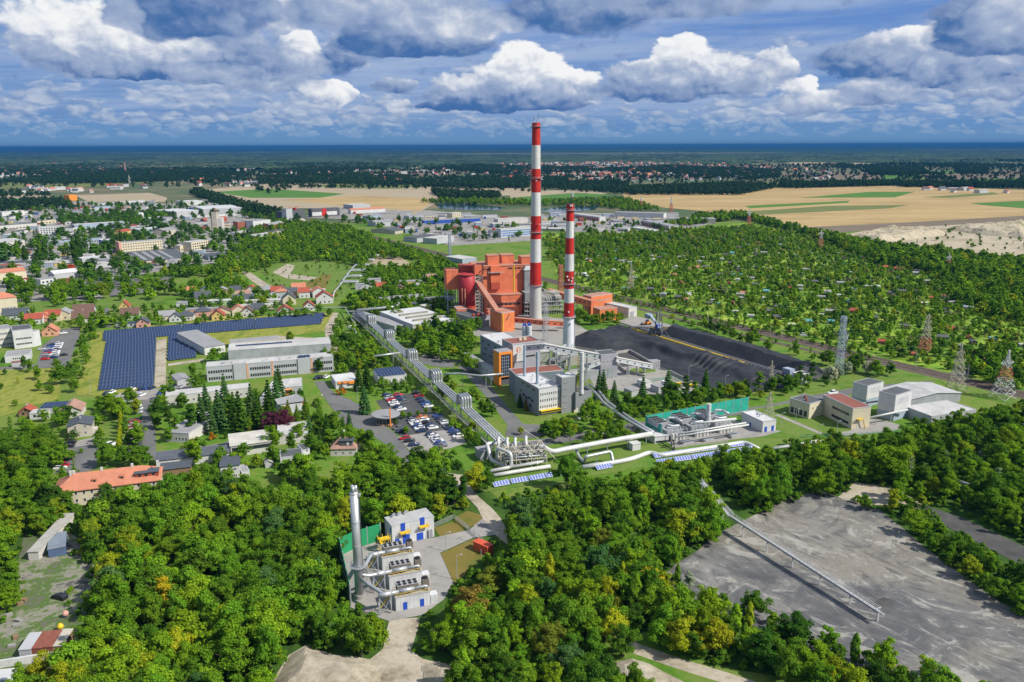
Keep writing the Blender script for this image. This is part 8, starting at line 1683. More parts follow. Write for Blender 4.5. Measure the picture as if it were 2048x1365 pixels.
lattice(900, 515, 468, 3, 2, [M_LBLUE], 'bluish lattice mast left of the boiler house', [], 12, 'radio_mast', 'mast', .16); lattice(1261, 582, 528, 6, .5, [OL], 'old pylon in the allotments behind the shorter chimney', [(.7, 4)], 8); lattice(1091, 682, 608, 2.6, 2.4, [M_LGREY], 'grey lattice mast with dishes beside the cement silos', [], 14, 'radio_mast', 'mast', .1); lattice(1121, 584, 530, 3.6, 2.6, [RW], 'rust-red lattice mast between the two chimneys', [], 9, 'radio_mast', 'mast', .2)
lattice(1825, 856, 800, 4.6, .4, [OL], 'thin yellowish pylon behind the small white hall', [(.7, 2.5)], 8, t=.1).location = G(1537, 838); lattice(1541, 770, 722, 3, .4, [OL], 'thin old pylon on the coal yard rim', [(.7, 2)], 8, t=.09); lattice(260, 372, 350, 8, .6, [M_CHW], 'thin pylon in the left village', [(.7, 5)], 5, t=.28); lattice(1710, 366, 349, 8, .6, [M_CHW], 'distant pylon among the right fields', [(.7, 5)], 5, t=.5)
for k, (x, y)in enumerate([(1060, 555), (1192, 590), (1209, 596), (1290, 612), (1416, 645), (1437, 650), (1540, 675), (1563, 678), (1830, 738), (1934, 762), (860, 508), (900, 520), (950, 530)]):
 e = empty('catenary_mast', G(x, y), R(-14), label='slim railway catenary mast, %s along the tracks from the %s'%(ORD[k]if k<10 else ORD[k-10], 'chimney side' if k<10 else 'boiler house leftwards'), cat='mast', group='catenary masts'); MB().lathe([(.17, 0), (.12, 9)], 8).build('pole', M_CONCW, e); MB().bar((0, 0, 7.5), (0, 2.8, 7.8), .12).build('cantilever', M_DSTEEL, e)
def gantry():
 a, b = G(1689, 708), G(1730, 726); e = empty('rail_gantry', a, math.atan2((b-a).y, (b-a).x), label='steel lattice portal spanning the railway tracks', cat='gantry'); L = 15; m = MB()
 for x in(0, L):m.bar((x, -.4, 0), (x, -.4, 8.6), .3); m.bar((x, .4, 0), (x, .4, 8.6), .3)
 for y in(-.4, .4):
  for z in(8, 8.9):m.bar((0, y, z), (L, y, z), .16)
  for i in range(10):m.bar((i*L/10, y, 8), ((i+1)*L/10, y, 8.9), .1)
 m.build('portal_frame', M_LGREY, e); e.rotation_euler.z = R(64)
gantry()
# ------------------ planting
D_, M_, F_, B_, Y_, O_, G_, U_ = 'dark green', 'mid green', 'fresh green', 'bright green', 'yellow-green', 'olive', 'grey-green', 'blue-green'
MIX =[M_, M_, M_, F_, F_, F_, F_, F_, B_, B_, B_, M_, F_, F_, U_, M_, B_, F_, Y_]
for p in([(678, 1112), (708, 1098), (760, 1083), (867, 1076), (939, 1060), (965, 1037), (1000, 1060), (974, 1095), (964, 1120), (930, 1155), (890, 1205), (830, 1238), (779, 1243), (701, 1215), (688, 1148)], [(868, 1056), (908, 1036), (935, 1018), (888, 945), (925, 945), (1010, 1040), (1020, 1090), (965, 1100), (880, 1074)], [(779, 1240), (840, 1235), (835, 1260), (822, 1301), (845, 1318), (925, 1337), (925, 1400), (520, 1400), (577, 1311), (640, 1300), (740, 1319), (772, 1266)], [(1335, 1155), (1350, 1135), (1400, 1108), (1430, 1085), (1480, 1055), (1530, 1030), (1560, 1012), (1640, 990), (1700, 1008), (1758, 1025), (1810, 1065), (1850, 1100), (1930, 1160), (2000, 1212), (2200, 1310), (2200, 1400), (1980, 1375), (1900, 1362), (1780, 1325), (1700, 1305), (1600, 1265), (1480, 1222), (1400, 1195)], [(1215, 1262), (1300, 1290), (1380, 1325), (1500, 1362), (1480, 1380), (1340, 1335), (1260, 1310)], [(1840, 1003), (1925, 1031), (2090, 1107), (2090, 1158), (1960, 1091), (1870, 1046)], [(1680, 1000), (1715, 968), (1790, 978), (1800, 1008), (1760, 1010)], [(1396, 968), (1420, 957), (1478, 1016), (1565, 1072), (1570, 1115), (1500, 1105), (1440, 1070), (1405, 1015)]):keep_out(p)
wood =[]
# big wood on the left
wood+=scatter([(165, 1075), (200, 1000), (300, 985), (430, 945), (500, 985), (560, 1000), (640, 1000), (700, 1005), (690, 1080), (660, 1105), (672, 1150), (685, 1220), (760, 1245), (765, 1290), (700, 1312), (610, 1285), (560, 1310), (500, 1380), (60, 1420), (140, 1330), (190, 1240), (160, 1130)], 5.6, (6, 12.5), ['broad']*9+['willow'], MIX, seed=3, jit=.5)
wood+=scatter([(-30, 1345), (140, 1335), (260, 1330), (530, 1335), (500, 1440), (-40, 1440)], 6.8, (7.5, 11), ['broad'], MIX, seed=4)
# left edge
wood+=scatter([(-40, 880), (60, 858), (135, 870), (125, 945), (150, 1000), (90, 1045), (40, 1070), (-50, 1180)], 7.0, (7, 11), ['broad', 'broad', 'broad', 'willow'], MIX, seed=5)
wood+=scatter([(-40, 1180), (30, 1120), (60, 1060), (20, 1200), (-40, 1260)], 6.5, (6, 9), ['broad'], MIX, seed=6)
# belt between the houses and the gas plant
wood+=scatter([(560, 985), (600, 945), (680, 940), (750, 905), (830, 905), (885, 905), (900, 945), (915, 985), (905, 1015), (860, 1020), (760, 1035), (735, 1055), (700, 1010), (640, 1000)], 6.8, (7.5, 11.5), ['broad']*5+['pine', 'pine'], MIX, seed=7)
# wood between the gas plant and the ash pond
wood+=scatter([(990, 1080), (1010, 1020), (1060, 995), (1130, 975), (1230, 950), (1330, 925), (1430, 900), (1500, 895), (1560, 905), (1600, 960), (1560, 990), (1470, 1030), (1420, 1050), (1400, 1090), (1340, 1130), (1330, 1165), (1400, 1205), (1480, 1225), (1300, 1270), (1180, 1265), (1100, 1330), (1020, 1350), (930, 1330), (850, 1300), (830, 1260), (870, 1230), (900, 1190), (950, 1140)], 5.6, (5.5, 12), ['broad']*9+['willow', 'column'], MIX+[O_, F_], seed=8, zc=8.6)
wood+=scatter([(920, 1330), (1100, 1330), (1220, 1275), (1255, 1350), (1330, 1400), (900, 1420)], 6.6, (7, 11), ['broad'], [D_, M_, F_, F_, B_, M_], seed=9)
# near bank of the pond
wood+=scatter([(1345, 1190), (1430, 1215), (1510, 1205), (1560, 1250), (1640, 1275), (1760, 1300), (1850, 1330), (1960, 1360), (1960, 1410), (1700, 1400), (1560, 1350), (1420, 1300), (1330, 1265)], 6.2, (6.5, 9.5), ['broad']*4+['column'], [B_, F_, M_, Y_, D_, B_], seed=10)
# wood to the right, up to the works
wood+=scatter([(1490, 905), (1560, 895), (1640, 885), (1760, 865), (1830, 845), (1900, 832), (2090, 800), (2090, 1090), (2000, 1050), (1920, 1015), (1850, 990), (1790, 965), (1710, 960), (1660, 985), (1590, 985), (1560, 960)], 7.2, (7, 11), ['broad']*6+['pine', 'willow'], [D_, D_, M_, M_, F_, F_, B_, U_, G_], seed=12, zc=8)
# bushes along the far bank of the pond and the gravel bank
wood+=scatter([(1755, 1010), (1800, 1000), (1860, 1040), (1960, 1095), (2090, 1165), (2090, 1240), (2000, 1195), (1920, 1140), (1850, 1085), (1800, 1050)], 5.6, (4.2, 8.4), ['broad', 'broad', 'willow'], [F_, B_, M_, B_, G_, Y_], zc=3, seed=13)
special =[('broad', 1545, 980, 11, 'golden'), ('broad', 1640, 930, 12, F_), ('broad', 1765, 925, 15, B_), ('broad', 1800, 930, 14, B_), ('broad', 325, 1185, 11, 'golden'), ('broad', 1050, 1100, 14, F_), ('broad', 1290, 1160, 9, 'golden'), ('broad', 260, 1010, 14, F_), ('broad', 1360, 1050, 12, Y_), ('column', 1245, 1150, 9, Y_), ('broad', 950, 955, 11, Y_), ('broad', 975, 960, 9, Y_), ('broad', 1135, 940, 13, M_), ('broad', 1160, 960, 10, D_), ('broad', 600, 935, 12, F_), ('broad', 1380, 1160, 5, 'silvery'), ('broad', 1730, 1003, 6, D_), ('broad', 940, 1215, 12, 'brownish')]
for k, x, y, h, c in special:plant(k, x, y, h, c, True)
TREES+=wood
# trees standing singly in the town and plant (foot in the photo)
def ring_trees(L, kind, hr, cols, seed=2):
 rng = random.Random(seed)
 for x, y in L:plant(kind, x, y, rng.uniform(*hr), rng.choice(cols))
ring_trees([(405, 860), (425, 868), (440, 855), (470, 852), (482, 868), (518, 858), (415, 835), (452, 818), (505, 842), (540, 840), (555, 815), (560, 800)], 'spruce', (15, 19), [D_, D_, U_], 3)
ring_trees([(383, 868), (352, 875), (463, 845), (340, 862)], 'pine', (10, 13), [D_, M_])
ring_trees([(578, 848), (595, 845), (612, 838)], 'spruce', (8, 11), [O_, M_])
ring_trees([(730, 828), (718, 782), (735, 776), (862, 1, )][:3], 'spruce', (12, 14), [U_, D_])
ring_trees([(700, 875), (640, 900), (655, 880), (688, 888), (620, 872)], 'spruce', (8, 12), [U_, D_, D_])
ring_trees([(1206, 800), (1228, 812), (1285, 810), (1335, 795), (1410, 788), (1198, 760+40)], 'spruce', (12, 15), [D_, U_, U_])
ring_trees([(1372, 800), (1390, 800), (1515, 790), (1600, 770), (1622, 766)], 'pine', (9, 12), [D_, M_])
ring_trees([(1190, 868), (1140, 890)], 'pine', (10, 13), [F_])
ring_trees([(1040, 815), (1052, 822)], 'spruce', (6, 7), [D_, 'brownish'])
ring_trees([(262, 810), (275, 830), (240, 838), (222, 825), (200, 820), (120, 856), (135, 850), (312, 858), (318, 840), (322, 825), (330, 800), (345, 800), (366, 815), (395, 778), (385, 755), (430, 725), (580, 685), (250, 930), (212, 935), (278, 890), (290, 930), (275, 940), (140, 755), (125, 770), (60, 745), (75, 760), (150, 785), (50, 680+60), (115, 745), (185, 665), (190, 650), (470, 940), (390, 930), (440, 945), (650, 870), (660, 892), (700, 900), (640, 860), (670, 868), (690, 905), (725, 895), (740, 905), (600, 880), (630, 915)], 'broad', (7, 10.5), [M_, F_, B_, D_, Y_, F_], 5)
ring_trees([(540, 868), (556, 866), (570, 862)], 'broad', (9.5, 10.5), ['purple'], 6)
ring_trees([(475, 868), (500, 862), (525, 852), (540, 862), (510, 850)], 'broad', (5, 7), [Y_, B_, O_], 7)
ring_trees([(395, 890), (425, 880), (385, 893), (500, 872), (685, 790)], 'shrub', (3, 4), ['orange', O_, D_, M_], 8)
ring_trees([(700, 735), (720, 745), (738, 730), (748, 722), (705, 700), (690, 690), (728, 715), (715, 690), (765, 735), (775, 745), (690, 720), (640, 745), (670, 700), (660, 735), (680, 730)], 'broad', (7, 10), [F_, B_, Y_, M_, D_], 9)
ring_trees([(815, 690), (840, 695), (850, 668), (870, 665), (885, 670), (900, 680), (915, 685), (930, 690), (860, 690), (890, 700), (845, 715), (925, 725), (935, 745), (905, 655), (945, 668), (955, 660), (800, 680), (880, 650), (795, 645), (935, 672)], 'broad', (9, 13), [M_, D_, F_, D_, G_], 10)
ring_trees([(895, 770), (905, 785), (925, 800), (945, 800), (955, 805), (975, 818), (985, 835), (965, 830), (885, 800), (880, 790), (870, 770), (940, 885), (945, 870), (955, 895)], 'broad', (5, 7.5), [M_, F_, D_, Y_], 11)
ring_trees([(1095, 872), (1110, 868), (1125, 860), (1135, 870)], 'willow', (6, 7.5), [G_, G_, D_], 12)
ring_trees([(1165, 850), (1180, 838), (1200, 880), (1215, 872), (1225, 890), (1240, 880), (1195, 860), (1215, 852), (1178, 893)], 'broad', (7, 10), [M_, F_, Y_], 13)
ring_trees([(1260, 838), (1275, 832), (1295, 828), (1310, 825), (1330, 822), (1350, 818), (1370, 812), (1390, 810), (1405, 806), (1425, 803), (1440, 800), (1455, 796), (1480, 795), (1470, 790), (1255, 815), (1490, 788), (1245, 845), (1345, 800), (1545, 785), (1555, 778), (1575, 782), (1590, 780)], 'broad', (7, 9.5), [D_, M_, M_, F_, G_], 14)
ring_trees([(1660, 765), (1675, 760), (1695, 750), (1735, 748), (1750, 752), (1780, 752)], 'willow', (7, 9), ['silvery', 'silvery', G_, D_], 15)
ring_trees([(1408, 660), (1420, 664), (1435, 668), (1450, 675), (1465, 680), (1480, 688), (1498, 692), (1510, 690), (1535, 702), (1590, 712), (1645, 728), (1655, 732), (1705, 748), (1715, 742), (1708, 735)], 'broad', (7, 10), [D_, D_, M_, F_], 16)
ring_trees([(1155, 640), (1165, 645), (1175, 650), (1185, 650), (1195, 650), (1205, 648), (1215, 646), (1225, 642), (1240, 645), (1150, 652), (1135, 658), (1235, 652)], 'broad', (7, 9.5), [D_, M_], 17)
ring_trees([(20, 590), (50, 592), (62, 595), (95, 600), (110, 598), (125, 596), (150, 600), (165, 592), (188, 598), (205, 598), (220, 588), (250, 594), (270, 592), (290, 590), (320, 588), (330, 592), (345, 590), (130, 590)], 'broad', (12, 15), [D_, M_, D_, F_], 18)
ring_trees([(38, 525), (52, 530), (82, 518), (92, 520), (152, 528), (148, 516), (160, 520), (140, 420), (158, 420), (245, 500)], 'column', (20, 26), [D_, D_, M_], 19)
ring_trees([(395, 860), (340, 885)], 'broad', (6, 8), [M_], 20)
ring_trees([(238, 905), (240, 890), (242, 875), (243, 860), (243, 848), (240, 898), (241, 882), (243, 868), (243, 854)], 'column', (6, 6.6), [Y_], 21)
ring_trees([(585, 905), (650, 920), (570, 930), (545, 930), (620, 905)], 'broad', (6, 9), [F_, B_], 22)
ring_trees([(880, 1020), (895, 1018), (910, 1012), (925, 1008), (905, 1000), (890, 1005)], 'pine', (9, 11), [D_], 23)
ring_trees([(806, 838), (820, 836), (836, 834), (852, 830), (868, 828), (812, 868), (790, 850)], 'broad', (2.8, 4), [Y_, F_, B_], 24)
ring_trees([(550, 900)], 'broad', (10, 11), [F_])
# --- the nearest three hundred leafy trees are trees of their own, the others one wood
cam_d = lambda t:t['h']/math.hypot(t['x'], t['y']+1)
leafy =[t for t in TREES if t['kind']in('broad', 'willow')]
def in_view(t):
 x, y = PX((t['x'], t['y'], t['h']*.6)); return-60<x<2108 and y<1440
leafy =[t for t in leafy if in_view(t)]
leafy.sort(key=lambda t:-cam_d(t))
odd =[t for t in leafy[290:]if t['col']in('purple', 'silvery')][:10]; own = leafy[:300-len(odd)]+odd; rest =[t for t in leafy[300-len(odd):]if t not in odd]
others =[t for t in TREES if t['kind']not in('broad', 'willow')and in_view(t)]
LM ={}
NAME ={'broad':'broadleaf_tree', 'willow':'willow_tree', 'spruce':'spruce_tree', 'pine':'pine_tree', 'column':'poplar_tree', 'shrub':'shrub'}
WORD ={'broad':'leafy tree', 'willow':'drooping tree', 'spruce':'spruce', 'pine':'pine', 'column':'slim upright tree', 'shrub':'shrub'}
def ordinal(n):
 w =['nearest', 'second nearest', 'third nearest', 'fourth nearest', 'fifth nearest', 'sixth nearest', 'seventh nearest', 'eighth nearest', 'ninth nearest', 'tenth nearest']
 return w[n]if n<10 else '%d%s nearest'%(n+1, {1:'st', 2:'nd', 3:'rd'}.get((n+1)%10 if(n+1)//10%10!=1 else 0, 'th'))
def grow():
 rng = random.Random(77); cnt ={}
 marks =[(k, Vector(v))for k, v in LANDMARKS.items()]
 todo = own+others
 for t in todo:
  p = Vector((t['x'], t['y'], 0)); nm, q = min(marks, key=lambda m:(m[1]-p).length)
  d = p-q; f = q.normalized(); s = d.dot(Vector((f.y, -f.x, 0))); a = d.dot(f)
  side =('to the right of' if s>0 else 'to the left of')if abs(s)>abs(a)else('behind' if a>0 else 'in front of')
  t['key'] =(t['col'], t['kind'], side, nm); t['dist'] = d.length
 todo.sort(key=lambda t:(t['key'], t['dist']))
 for t in todo:
  n = cnt.get(t['key'], 0); cnt[t['key']] = n+1
  C, K, side, nm = t['key']
  P = PROTO[K]; cm, tm, h0, r0 = P[rng.randrange(len(P))]
  e = empty(NAME[K], (t['x'], t['y'], 0), rng.uniform(0, 6.28), label='%s %s, %s %s %s'%(C, WORD[K], ordinal(n), side, nm), cat='shrub' if K=='shrub' else 'tree', group='trees and shrubs of the place')
  s = t['h']/h0; w = s*rng.uniform(.82, 1.18); e.scale =(w, w, s)
  c = link('crown', cm, None, e); base = PAL[C]; k = rng.uniform(.8, 1.22); c.color =(base[0]*k*rng.uniform(.9, 1.15), base[1]*k, base[2]*k, 1)
  if tm:link('trunk', tm, None, e)
def hedges(poly):
 """low hedges along the edges of the garden plots"""
 P =[(p.x, p.y)for p in GP(poly)]; c, q = math.cos(R(-14)), math.sin(R(-14)); rg = random.Random(6); out =[]
 loc =[(x*c+y*-q, x*q+y*c)for x, y in P]; xs =[p[0]for p in loc]; ys =[p[1]for p in loc]; c2, q2 = math.cos(R(14)), math.sin(R(14))
 y = math.floor(min(ys)/13)*13
 while y<max(ys):
  x = min(xs); on = True
  while x<max(xs):
   if rg.random()<.09:on = not on
   x+=rg.uniform(1.8, 3.4)
   if on:
    X_, Y_ = x, y+rg.uniform(-.7, .7); w =(X_*c2-Y_*q2, X_*q2+Y_*c2)
    if poly_in(w, P):out.append(dict(x=w[0], y=w[1], h=rg.uniform(1.0, 2.6)))
  y+=13
 return out
def woods():
 for t in rest:t['vi'] = random.randrange(7)
 ms =[p[0]for p in PROTO['broad']]
 points_stuff('woods', [dict(t)for t in rest], ms, M_FOLW, [p[2]for p in PROTO['broad']])
 rng = random.Random(9)
 lite = lambda L:[dict(t, vi=(rng.choice([0, 1, 2, 3, 0, 1, 2, 3, 4, 5])))for t in L]
 S =[]; ES_ =[]
 S+=scatter([(480, 465), (560, 440), (700, 452), (760, 480), (880, 510), (905, 530), (905, 600), (880, 615), (760, 620), (700, 600), (740, 545), (720, 525), (640, 512), (560, 520), (500, 540), (440, 548), (340, 545), (300, 555), (340, 535), (430, 535), (470, 500)], 9.5, (6, 11), ['b'], [M_], seed=31, holes=[[(735, 512), (830, 512), (830, 535), (735, 535)]])
 S+=scatter([(700, 600), (760, 570), (880, 580), (905, 600), (890, 615), (720, 625)], 8, (7, 10), ['b'], [M_], seed=32)
 S+=scatter([(340, 580), (450, 545), (500, 565), (560, 600), (500, 612), (400, 600)], 9, (6, 10), ['b'], [M_], seed=33)
 S+=scatter([(1240, 462), (1420, 440), (1480, 432), (1620, 466), (1760, 520), (1880, 540), (2060, 560), (2060, 520), (1880, 500), (1720, 480), (1600, 455), (1480, 425), (1400, 430), (1300, 455)], 8, (8, 13), ['b'], [M_], seed=34)
 S+=scatter([(1880, 545), (2070, 560), (2070, 640), (1960, 620), (1900, 590)], 9, (7, 12), ['b'], [M_], seed=35)
 S+=scatter([(1920, 700), (2070, 690), (2070, 775), (1980, 762), (1925, 735)], 8, (7, 11), ['b'], [M_], seed=36)
 S+=scatter([(840, 400), (900, 398), (1060, 400), (1260, 396), (1320, 418), (1240, 418), (1200, 408), (1060, 408), (880, 404)], 14, (8, 12), ['b'], [M_], seed=37, holes=[[(870, 409), (905, 405), (1010, 415), (1200, 409), (1190, 422), (1085, 426), (1000, 423), (880, 419)]])
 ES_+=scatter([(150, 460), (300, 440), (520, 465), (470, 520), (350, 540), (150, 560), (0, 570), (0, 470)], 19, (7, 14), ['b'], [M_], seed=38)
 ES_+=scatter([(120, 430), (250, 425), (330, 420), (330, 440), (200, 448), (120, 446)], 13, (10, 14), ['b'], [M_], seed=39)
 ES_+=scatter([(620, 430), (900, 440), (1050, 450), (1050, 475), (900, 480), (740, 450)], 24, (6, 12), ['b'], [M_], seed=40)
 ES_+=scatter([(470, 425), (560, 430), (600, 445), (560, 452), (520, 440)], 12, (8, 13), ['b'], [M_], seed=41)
 S+=scatter([(180, 645), (150, 700), (140, 760), (155, 790), (175, 720), (190, 668)], 5.5, (2.5, 5), ['b'], [M_], seed=42)
 S+=scatter([(0, 640), (80, 630), (60, 650), (0, 655)], 7, (4, 8), ['b'], [M_], seed=43)
 S+=scatter([(30, 618), (330, 610), (480, 600), (640, 610), (690, 630), (560, 632), (300, 650), (190, 655), (90, 655)], 11, (3, 8), ['b'], [M_], seed=44)
 S+=scatter([(1120, 565), (1320, 612), (1540, 655), (1740, 705), (1740, 715), (1540, 664), (1320, 620), (1120, 575)], 5, (1.5, 4.5), ['b'], [M_], seed=45)
 S+=scatter([(0, 770), (0, 740), (60, 738), (150, 760), (120, 790), (140, 830), (0, 845)], 22, (3, 7), ['b'], [M_], seed=46)
 S+=scatter([(240, 945), (330, 920), (440, 955), (560, 965), (600, 940), (560, 900), (460, 900), (340, 910)], 9, (4, 8), ['b'], [M_], seed=47)
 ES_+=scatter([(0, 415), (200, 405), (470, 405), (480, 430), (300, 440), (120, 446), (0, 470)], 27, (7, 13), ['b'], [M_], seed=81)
 S+=scatter([(0, 565), (230, 545), (340, 560), (300, 590), (190, 602), (0, 606)], 17, (5, 11), ['b'], [M_], seed=82)
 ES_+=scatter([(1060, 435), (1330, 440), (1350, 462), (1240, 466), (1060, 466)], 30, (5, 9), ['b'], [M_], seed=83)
 S+=scatter([(330, 795), (600, 775), (640, 800), (660, 850), (600, 880), (320, 895)], 9, (2, 6), ['b'], [M_], seed=84)
 S+=scatter([(690, 700), (780, 690), (850, 740), (905, 800), (970, 860), (930, 868), (880, 830), (830, 782), (740, 790), (690, 770)], 6.5, (1.5, 5), ['b'], [M_], seed=85)
 S+=scatter([(670, 640), (720, 640), (800, 705), (690, 745), (640, 720)], 8, (3, 7), ['b'], [M_], seed=86)
 S+=scatter([(815, 660), (910, 650), (960, 665), (940, 700), (900, 715), (850, 705)], 7, (5, 10), ['b'], [M_], seed=87)
 S+=scatter([(1250, 800), (1480, 775), (1600, 765), (1660, 745), (1700, 752), (1600, 790), (1480, 800), (1290, 832)], 7.5, (2, 6), ['b'], [M_], seed=88)
 S+=scatter([(1300, 620), (1540, 675), (1740, 728), (1700, 735), (1500, 690), (1300, 640)], 11, (1.5, 4), ['b'], [M_], seed=89)
 S+=scatter([(340, 735), (410, 725), (415, 760), (340, 768)], 12, (2, 5), ['b'], [M_], seed=90)
 S+=scatter([(0, 845), (120, 830), (260, 815), (282, 905), (140, 960), (0, 960)], 10, (2, 6), ['b'], [M_], seed=91)
 S+=scatter([(1010, 870), (1040, 860), (1180, 850), (1290, 835), (1285, 850), (1100, 880)], 9, (1.5, 5), ['b'], [M_], seed=92)
 S+=scatter([(1700, 465), (1800, 455), (2060, 445), (2060, 545), (1900, 510)], 26, (1.5, 6), ['b'], [M_], seed=93)
 S+=scatter([(520, 545), (620, 520), (700, 525), (735, 545), (690, 590), (640, 608), (560, 590)], 15, (1.2, 5), ['b'], [M_], seed=94, skip=.3)
 S+=scatter([(1330, 1165), (1350, 1140), (1400, 1112), (1430, 1085), (1470, 1062), (1455, 1085), (1420, 1115), (1375, 1150), (1350, 1175)], 2.6, (.7, 2.6), ['b'], [M_], zc=.5, seed=95, skip=.3)
 S+=scatter([(1560, 1020), (1640, 990), (1700, 1005), (1780, 1045), (1850, 1100), (1960, 1180), (1900, 1160), (1800, 1085), (1740, 1035), (1640, 1005)], 3.4, (.6, 2.4), ['b'], [M_], zc=.5, seed=96, skip=.45)
 S+=scatter([(740, 480), (900, 525), (1100, 570), (1080, 590), (900, 545)], 10, (4, 8), ['b'], [M_], seed=48)
 points_stuff('estate_trees', lite(ES_), LITE, foliage('foliage_estate_cloud_shade', True, ['dark green', 'mid green', 'blue-green', 'dark green', 'far soft', 'mid green', 'fresh green']), [8]*4+[11, 2.6])  # darkened greens: cloud shade over the estate is put into the leaf colour
 points_stuff('scrub_woods', lite(S), LITE, M_FOLW, [8]*4+[11, 2.6])
 A = scatter([(1090, 480), (1240, 470), (1350, 465), (1500, 450), (1640, 475), (1760, 510), (1900, 540), (2070, 560), (2070, 770), (1900, 738), (1740, 704), (1540, 652), (1330, 610), (1120, 560)], 6.2, (2.0, 5.8), ['b'], [M_], zc=1.5, seed=51, skip=.12, jit=.7)
 A+=hedges([(1090, 480), (1240, 470), (1350, 465), (1500, 450), (1640, 475), (1760, 510), (1900, 540), (2070, 560), (2070, 770), (1900, 738), (1740, 704), (1540, 652), (1330, 610), (1120, 560)])
 A+=scatter([(1085, 470), (1240, 465), (1420, 455), (1560, 470), (1560, 500), (1200, 520), (1090, 520)], 11, (5, 9), ['b'], [M_], zc=3, seed=52, jit=.6)
 A+=scatter([(1540, 530), (2070, 560), (2070, 740), (1760, 690), (1400, 600)], 16, (4.5, 8), ['b'], [M_], zc=3, seed=53, jit=.7, skip=.3)
 points_stuff('garden_greenery', lite(A), LITE, M_FOLA, [8]*4+[11, 2.6])
 U = scatter([(-60, 900), (560, 965), (900, 900), (1000, 1000), (1450, 900), (2090, 800), (2200, 1300), (2000, 1420), (-60, 1420)], 4.6, (1.5, 3.6), ['b'], [M_], zc=1, seed=54, holes=[[(-60, 1190), (20, 1185), (60, 1060), (95, 1042), (165, 1085), (170, 1330), (-60, 1365)], [(100, 880), (200, 880), (560, 880), (700, 940), (560, 985), (310, 985), (90, 1010)], [(1000, 905), (1500, 860), (1640, 878), (1300, 935), (1100, 965), (960, 985)], [(1700, 830), (1830, 830), (1830, 865), (1690, 875)], [(1200, 1262), (1300, 1265), (1420, 1330), (1700, 1380), (1600, 1420), (1180, 1400), (1215, 1330)]])
 U+=scatter([(40, 1060), (95, 1042), (165, 1085), (150, 1110), (90, 1050), (60, 1080)], 3.2, (1.2, 3), ['b'], [M_], zc=1, seed=55)+scatter([(-40, 1190), (20, 1185), (60, 1150), (30, 1230), (-40, 1280)], 3.2, (1, 3), ['b'], [M_], zc=1, seed=56)+scatter([(150, 1130), (165, 1290), (140, 1330), (130, 1200)], 3.4, (.8, 2.2), ['b'], [M_], zc=1, seed=57)
 U+=scatter([(590, 1310), (700, 1325), (745, 1340), (690, 1370), (600, 1350)], 2.4, (.5, 1.5), ['b'], [M_], zc=1, seed=58, skip=.4)+scatter([(800, 1240), (870, 1330), (930, 1345), (830, 1310)], 2.6, (.5, 1.8), ['b'], [M_], zc=1, seed=59, skip=.3)
 for t in U:t['z'] = 1.0 if 560<PX((t['x'], t['y'], 0))[0]<940 and PX((t['x'], t['y'], 0))[1]>1305 else 0
 points_stuff('undergrowth', [dict(t, vi=rng.randrange(3))for t in U], [p[0]for p in PROTO['shrub']], M_FOLW, [3.0]*3)
 Fp =[]
 for poly, sp, seed in(([(0, 352), (180, 345), (420, 350), (520, 362), (400, 374), (240, 364), (0, 366)], 15, 61), ([(0, 330), (240, 328), (520, 335), (520, 348), (240, 346), (0, 350)], 17, 62), ([(520, 352), (800, 346), (1060, 352), (1060, 374), (860, 372), (640, 364), (520, 366)], 15, 63), ([(520, 328), (900, 326), (1060, 334), (1060, 348), (800, 344), (520, 346)], 17, 64), ([(1060, 334), (1300, 330), (1560, 340), (1560, 352), (1400, 366), (1240, 384), (1080, 374)], 16, 65), ([(1230, 376), (1330, 372), (1480, 366), (1560, 372), (1480, 386), (1260, 386)], 13, 66), ([(1730, 336), (1840, 334), (1860, 346), (1740, 348)], 11, 67), ([(1910, 336), (1975, 336), (1975, 345), (1915, 345)], 11, 68), ([(1560, 366), (1800, 362), (1800, 368), (1570, 374)], 12, 69), ([(1800, 366), (2060, 366), (2060, 374), (1800, 371)], 12, 70), ([(395, 378), (470, 400), (600, 432), (590, 442), (450, 412), (380, 384)], 11, 71), ([(860, 380), (930, 384), (1000, 386), (1000, 394), (880, 394)], 13, 72), ([(0, 382), (160, 378), (400, 374), (400, 384), (160, 389), (0, 392)], 24, 73), ([(1860, 320), (2060, 318), (2060, 336), (1700, 336), (1580, 330)], 40, 74), ([(500, 370), (560, 366), (600, 366), (560, 384), (515, 384)], 40, 75), ([(0, 400), (120, 398), (150, 412), (0, 420)], 15, 76)):
  Fp+=[t for t in scatter(poly, sp, (9, 15), ['f'], [D_], zc=6, seed=seed)if sp<14 or math.sin(t['x']/170.+seed)+math.sin(t['y']/310.+t['x']/420.)+.5*math.sin(t['x']/61.-t['y']/90.)>-.35]
 rg = random.Random(40)
 for i in range(70):
  x, y = rg.uniform(-60, 2100), rg.uniform(331, 378)
  if 640<x<860 and y>372:continue
  a = G(x, y); L = rg.uniform(80, 520); an = rg.choice([.1, .25, 1.7, -.1])+rg.uniform(-.1, .1); wd = rg.choice([8, 14, 40])
  for k in range(int(L/9)):t = rg.uniform(0, L); o_ = rg.uniform(-wd, wd); Fp.append(dict(x=a.x+math.cos(an)*t-math.sin(an)*o_, y=a.y+math.sin(an)*t+math.cos(an)*o_, h=rg.uniform(7, 15)))
 Fp+=scatter([(0, 330), (2060, 328), (2060, 360), (1560, 372), (1240, 384), (520, 372), (0, 372)], 58, (8, 14), ['f'], [D_], zc=6, seed=79)
 points_stuff('far_woods', Fp, FARL, M_FOLF, [11]*3)
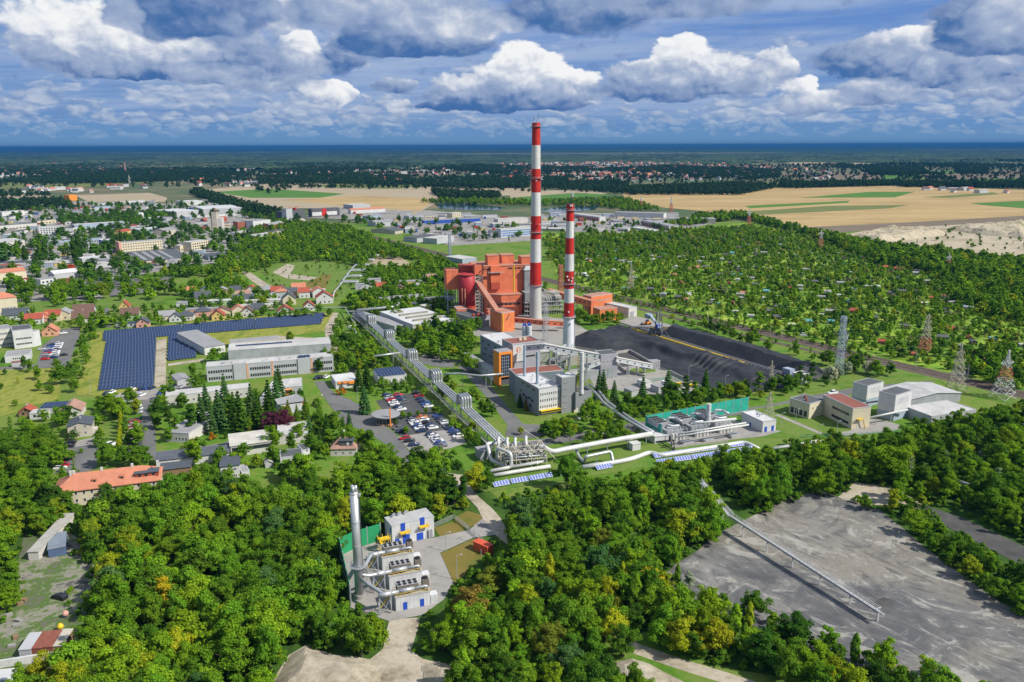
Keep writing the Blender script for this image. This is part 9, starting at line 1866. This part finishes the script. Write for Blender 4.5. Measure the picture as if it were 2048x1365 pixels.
 T_ = scatter([(0, 330), (340, 328), (420, 345), (0, 356)], 75, (5, 7), ['f'], [D_], zc=2, seed=80, skip=.35)+scatter([(900, 330), (1240, 324), (1560, 336), (1540, 356), (1240, 364), (1040, 350)], 70, (5, 7), ['f'], [D_], zc=2, seed=81, skip=.3)+scatter([(430, 336), (900, 334), (1000, 350), (560, 356)], 110, (5, 7), ['f'], [D_], zc=2, seed=82, skip=.4)
 points_stuff('distant_rooftops', T_, [t[0]for t in TH], None, [5]*6)
def forest():
 """the unbroken forest that runs to the horizon: one bumpy canopy"""
 rng = np.random.default_rng(3); V =[]; F =[]
 ys = np.geomspace(4300, 38000, 150); ws = np.linspace(-.86, .86, 420)
 X = ws[None, :]*ys[:, None]; Y = np.repeat(ys[:, None], len(ws), 1)
 Z = 10+rng.normal(0, 3.4, X.shape)
 edge = 4900+900*np.sin(X/1900.0)+500*np.sin(X/700.+1)+350*np.sin(X/260.)
 gap =(np.sin(X/2600.+Y/1700.)+np.sin(Y/1500.-X/3100.)>.95)&(Y<20000)
 Z = np.where((Y<edge)|gap, -8, Z)
 nx = len(ws); V = np.stack([X, Y, Z], -1).reshape(-1, 3)
 i =(np.arange(len(ys)-1)[:, None]*nx+np.arange(nx-1)[None, :]).ravel(); Fq = np.stack([i, i+1, i+nx+1, i+nx], 1)
 keep = V[Fq][:, :, 2].max(1)>0
 me = bpy.data.meshes.new('forest'); me.from_pydata(V.tolist(), [], Fq[keep].tolist()); me.update()
 tag(link('forest', me, patchy('forest_canopy', [(.005, .017, .008), (.019, .045, .020), (.050, .082, .036), (.008, .024, .010), (.085, .11, .05), (.012, .032, .013)], .0012, stretch=(1, .28, 1), fine=7)), kind='stuff')  # dark canopy tones also stand in for cloud shade over the far land
LANDMARKS ={'the tall gas stack':G(720, 1195), 'the white gas plant hall':G(830, 1080), 'the ash pond walkway':G(1560, 1110), 'the cream house with red roof':G(200, 990), 'the teal noise wall':G(1400, 850), 'the pipe manifold':G(1040, 930), 'the grey office tower':G(1120, 830), 'the black coal heap':G(1420, 720), 'the pair of grey silo towers':G(1770, 830), 'the big solar array':G(250, 740), 'the round gatehouse':G(775, 845), 'the cream two-storey house':G(165, 870), 'the scrap yard sheds':G(75, 1310), 'the white flat-roofed house':G(465, 955), 'the dark banked track':G(1930, 1060), 'the sandy clearing':G(760, 1330), 'the grey two-storey offices':G(540, 750), 'the red boiler house':G(980, 640), 'the tan warehouse':G(300, 520), 'the forked dirt track':G(1330, 1320), 'the smaller striped chimney':G(1136, 700)}
grow(); woods(); forest()
# ------------------ air
hz = MB().box(-30000, -1500, -1.5, 30000, 42000, 152).build('haze', None)
hm = bpy.data.materials.new('haze'); hm.use_nodes = True; ht = hm.node_tree; ht.nodes.clear()
pv = ht.nodes.new('ShaderNodeVolumePrincipled'); oo = ht.nodes.new('ShaderNodeOutputMaterial')
pv.inputs['Color'].default_value =(.022, .15, .38, 1); pv.inputs['Density'].default_value = .00006; pv.inputs['Anisotropy'].default_value = 0
ht.links.new(pv.outputs[0], oo.inputs['Volume']); hz.data.materials.append(hm)
hm.cycles.homogeneous_volume = True
tag(hz, kind='stuff')
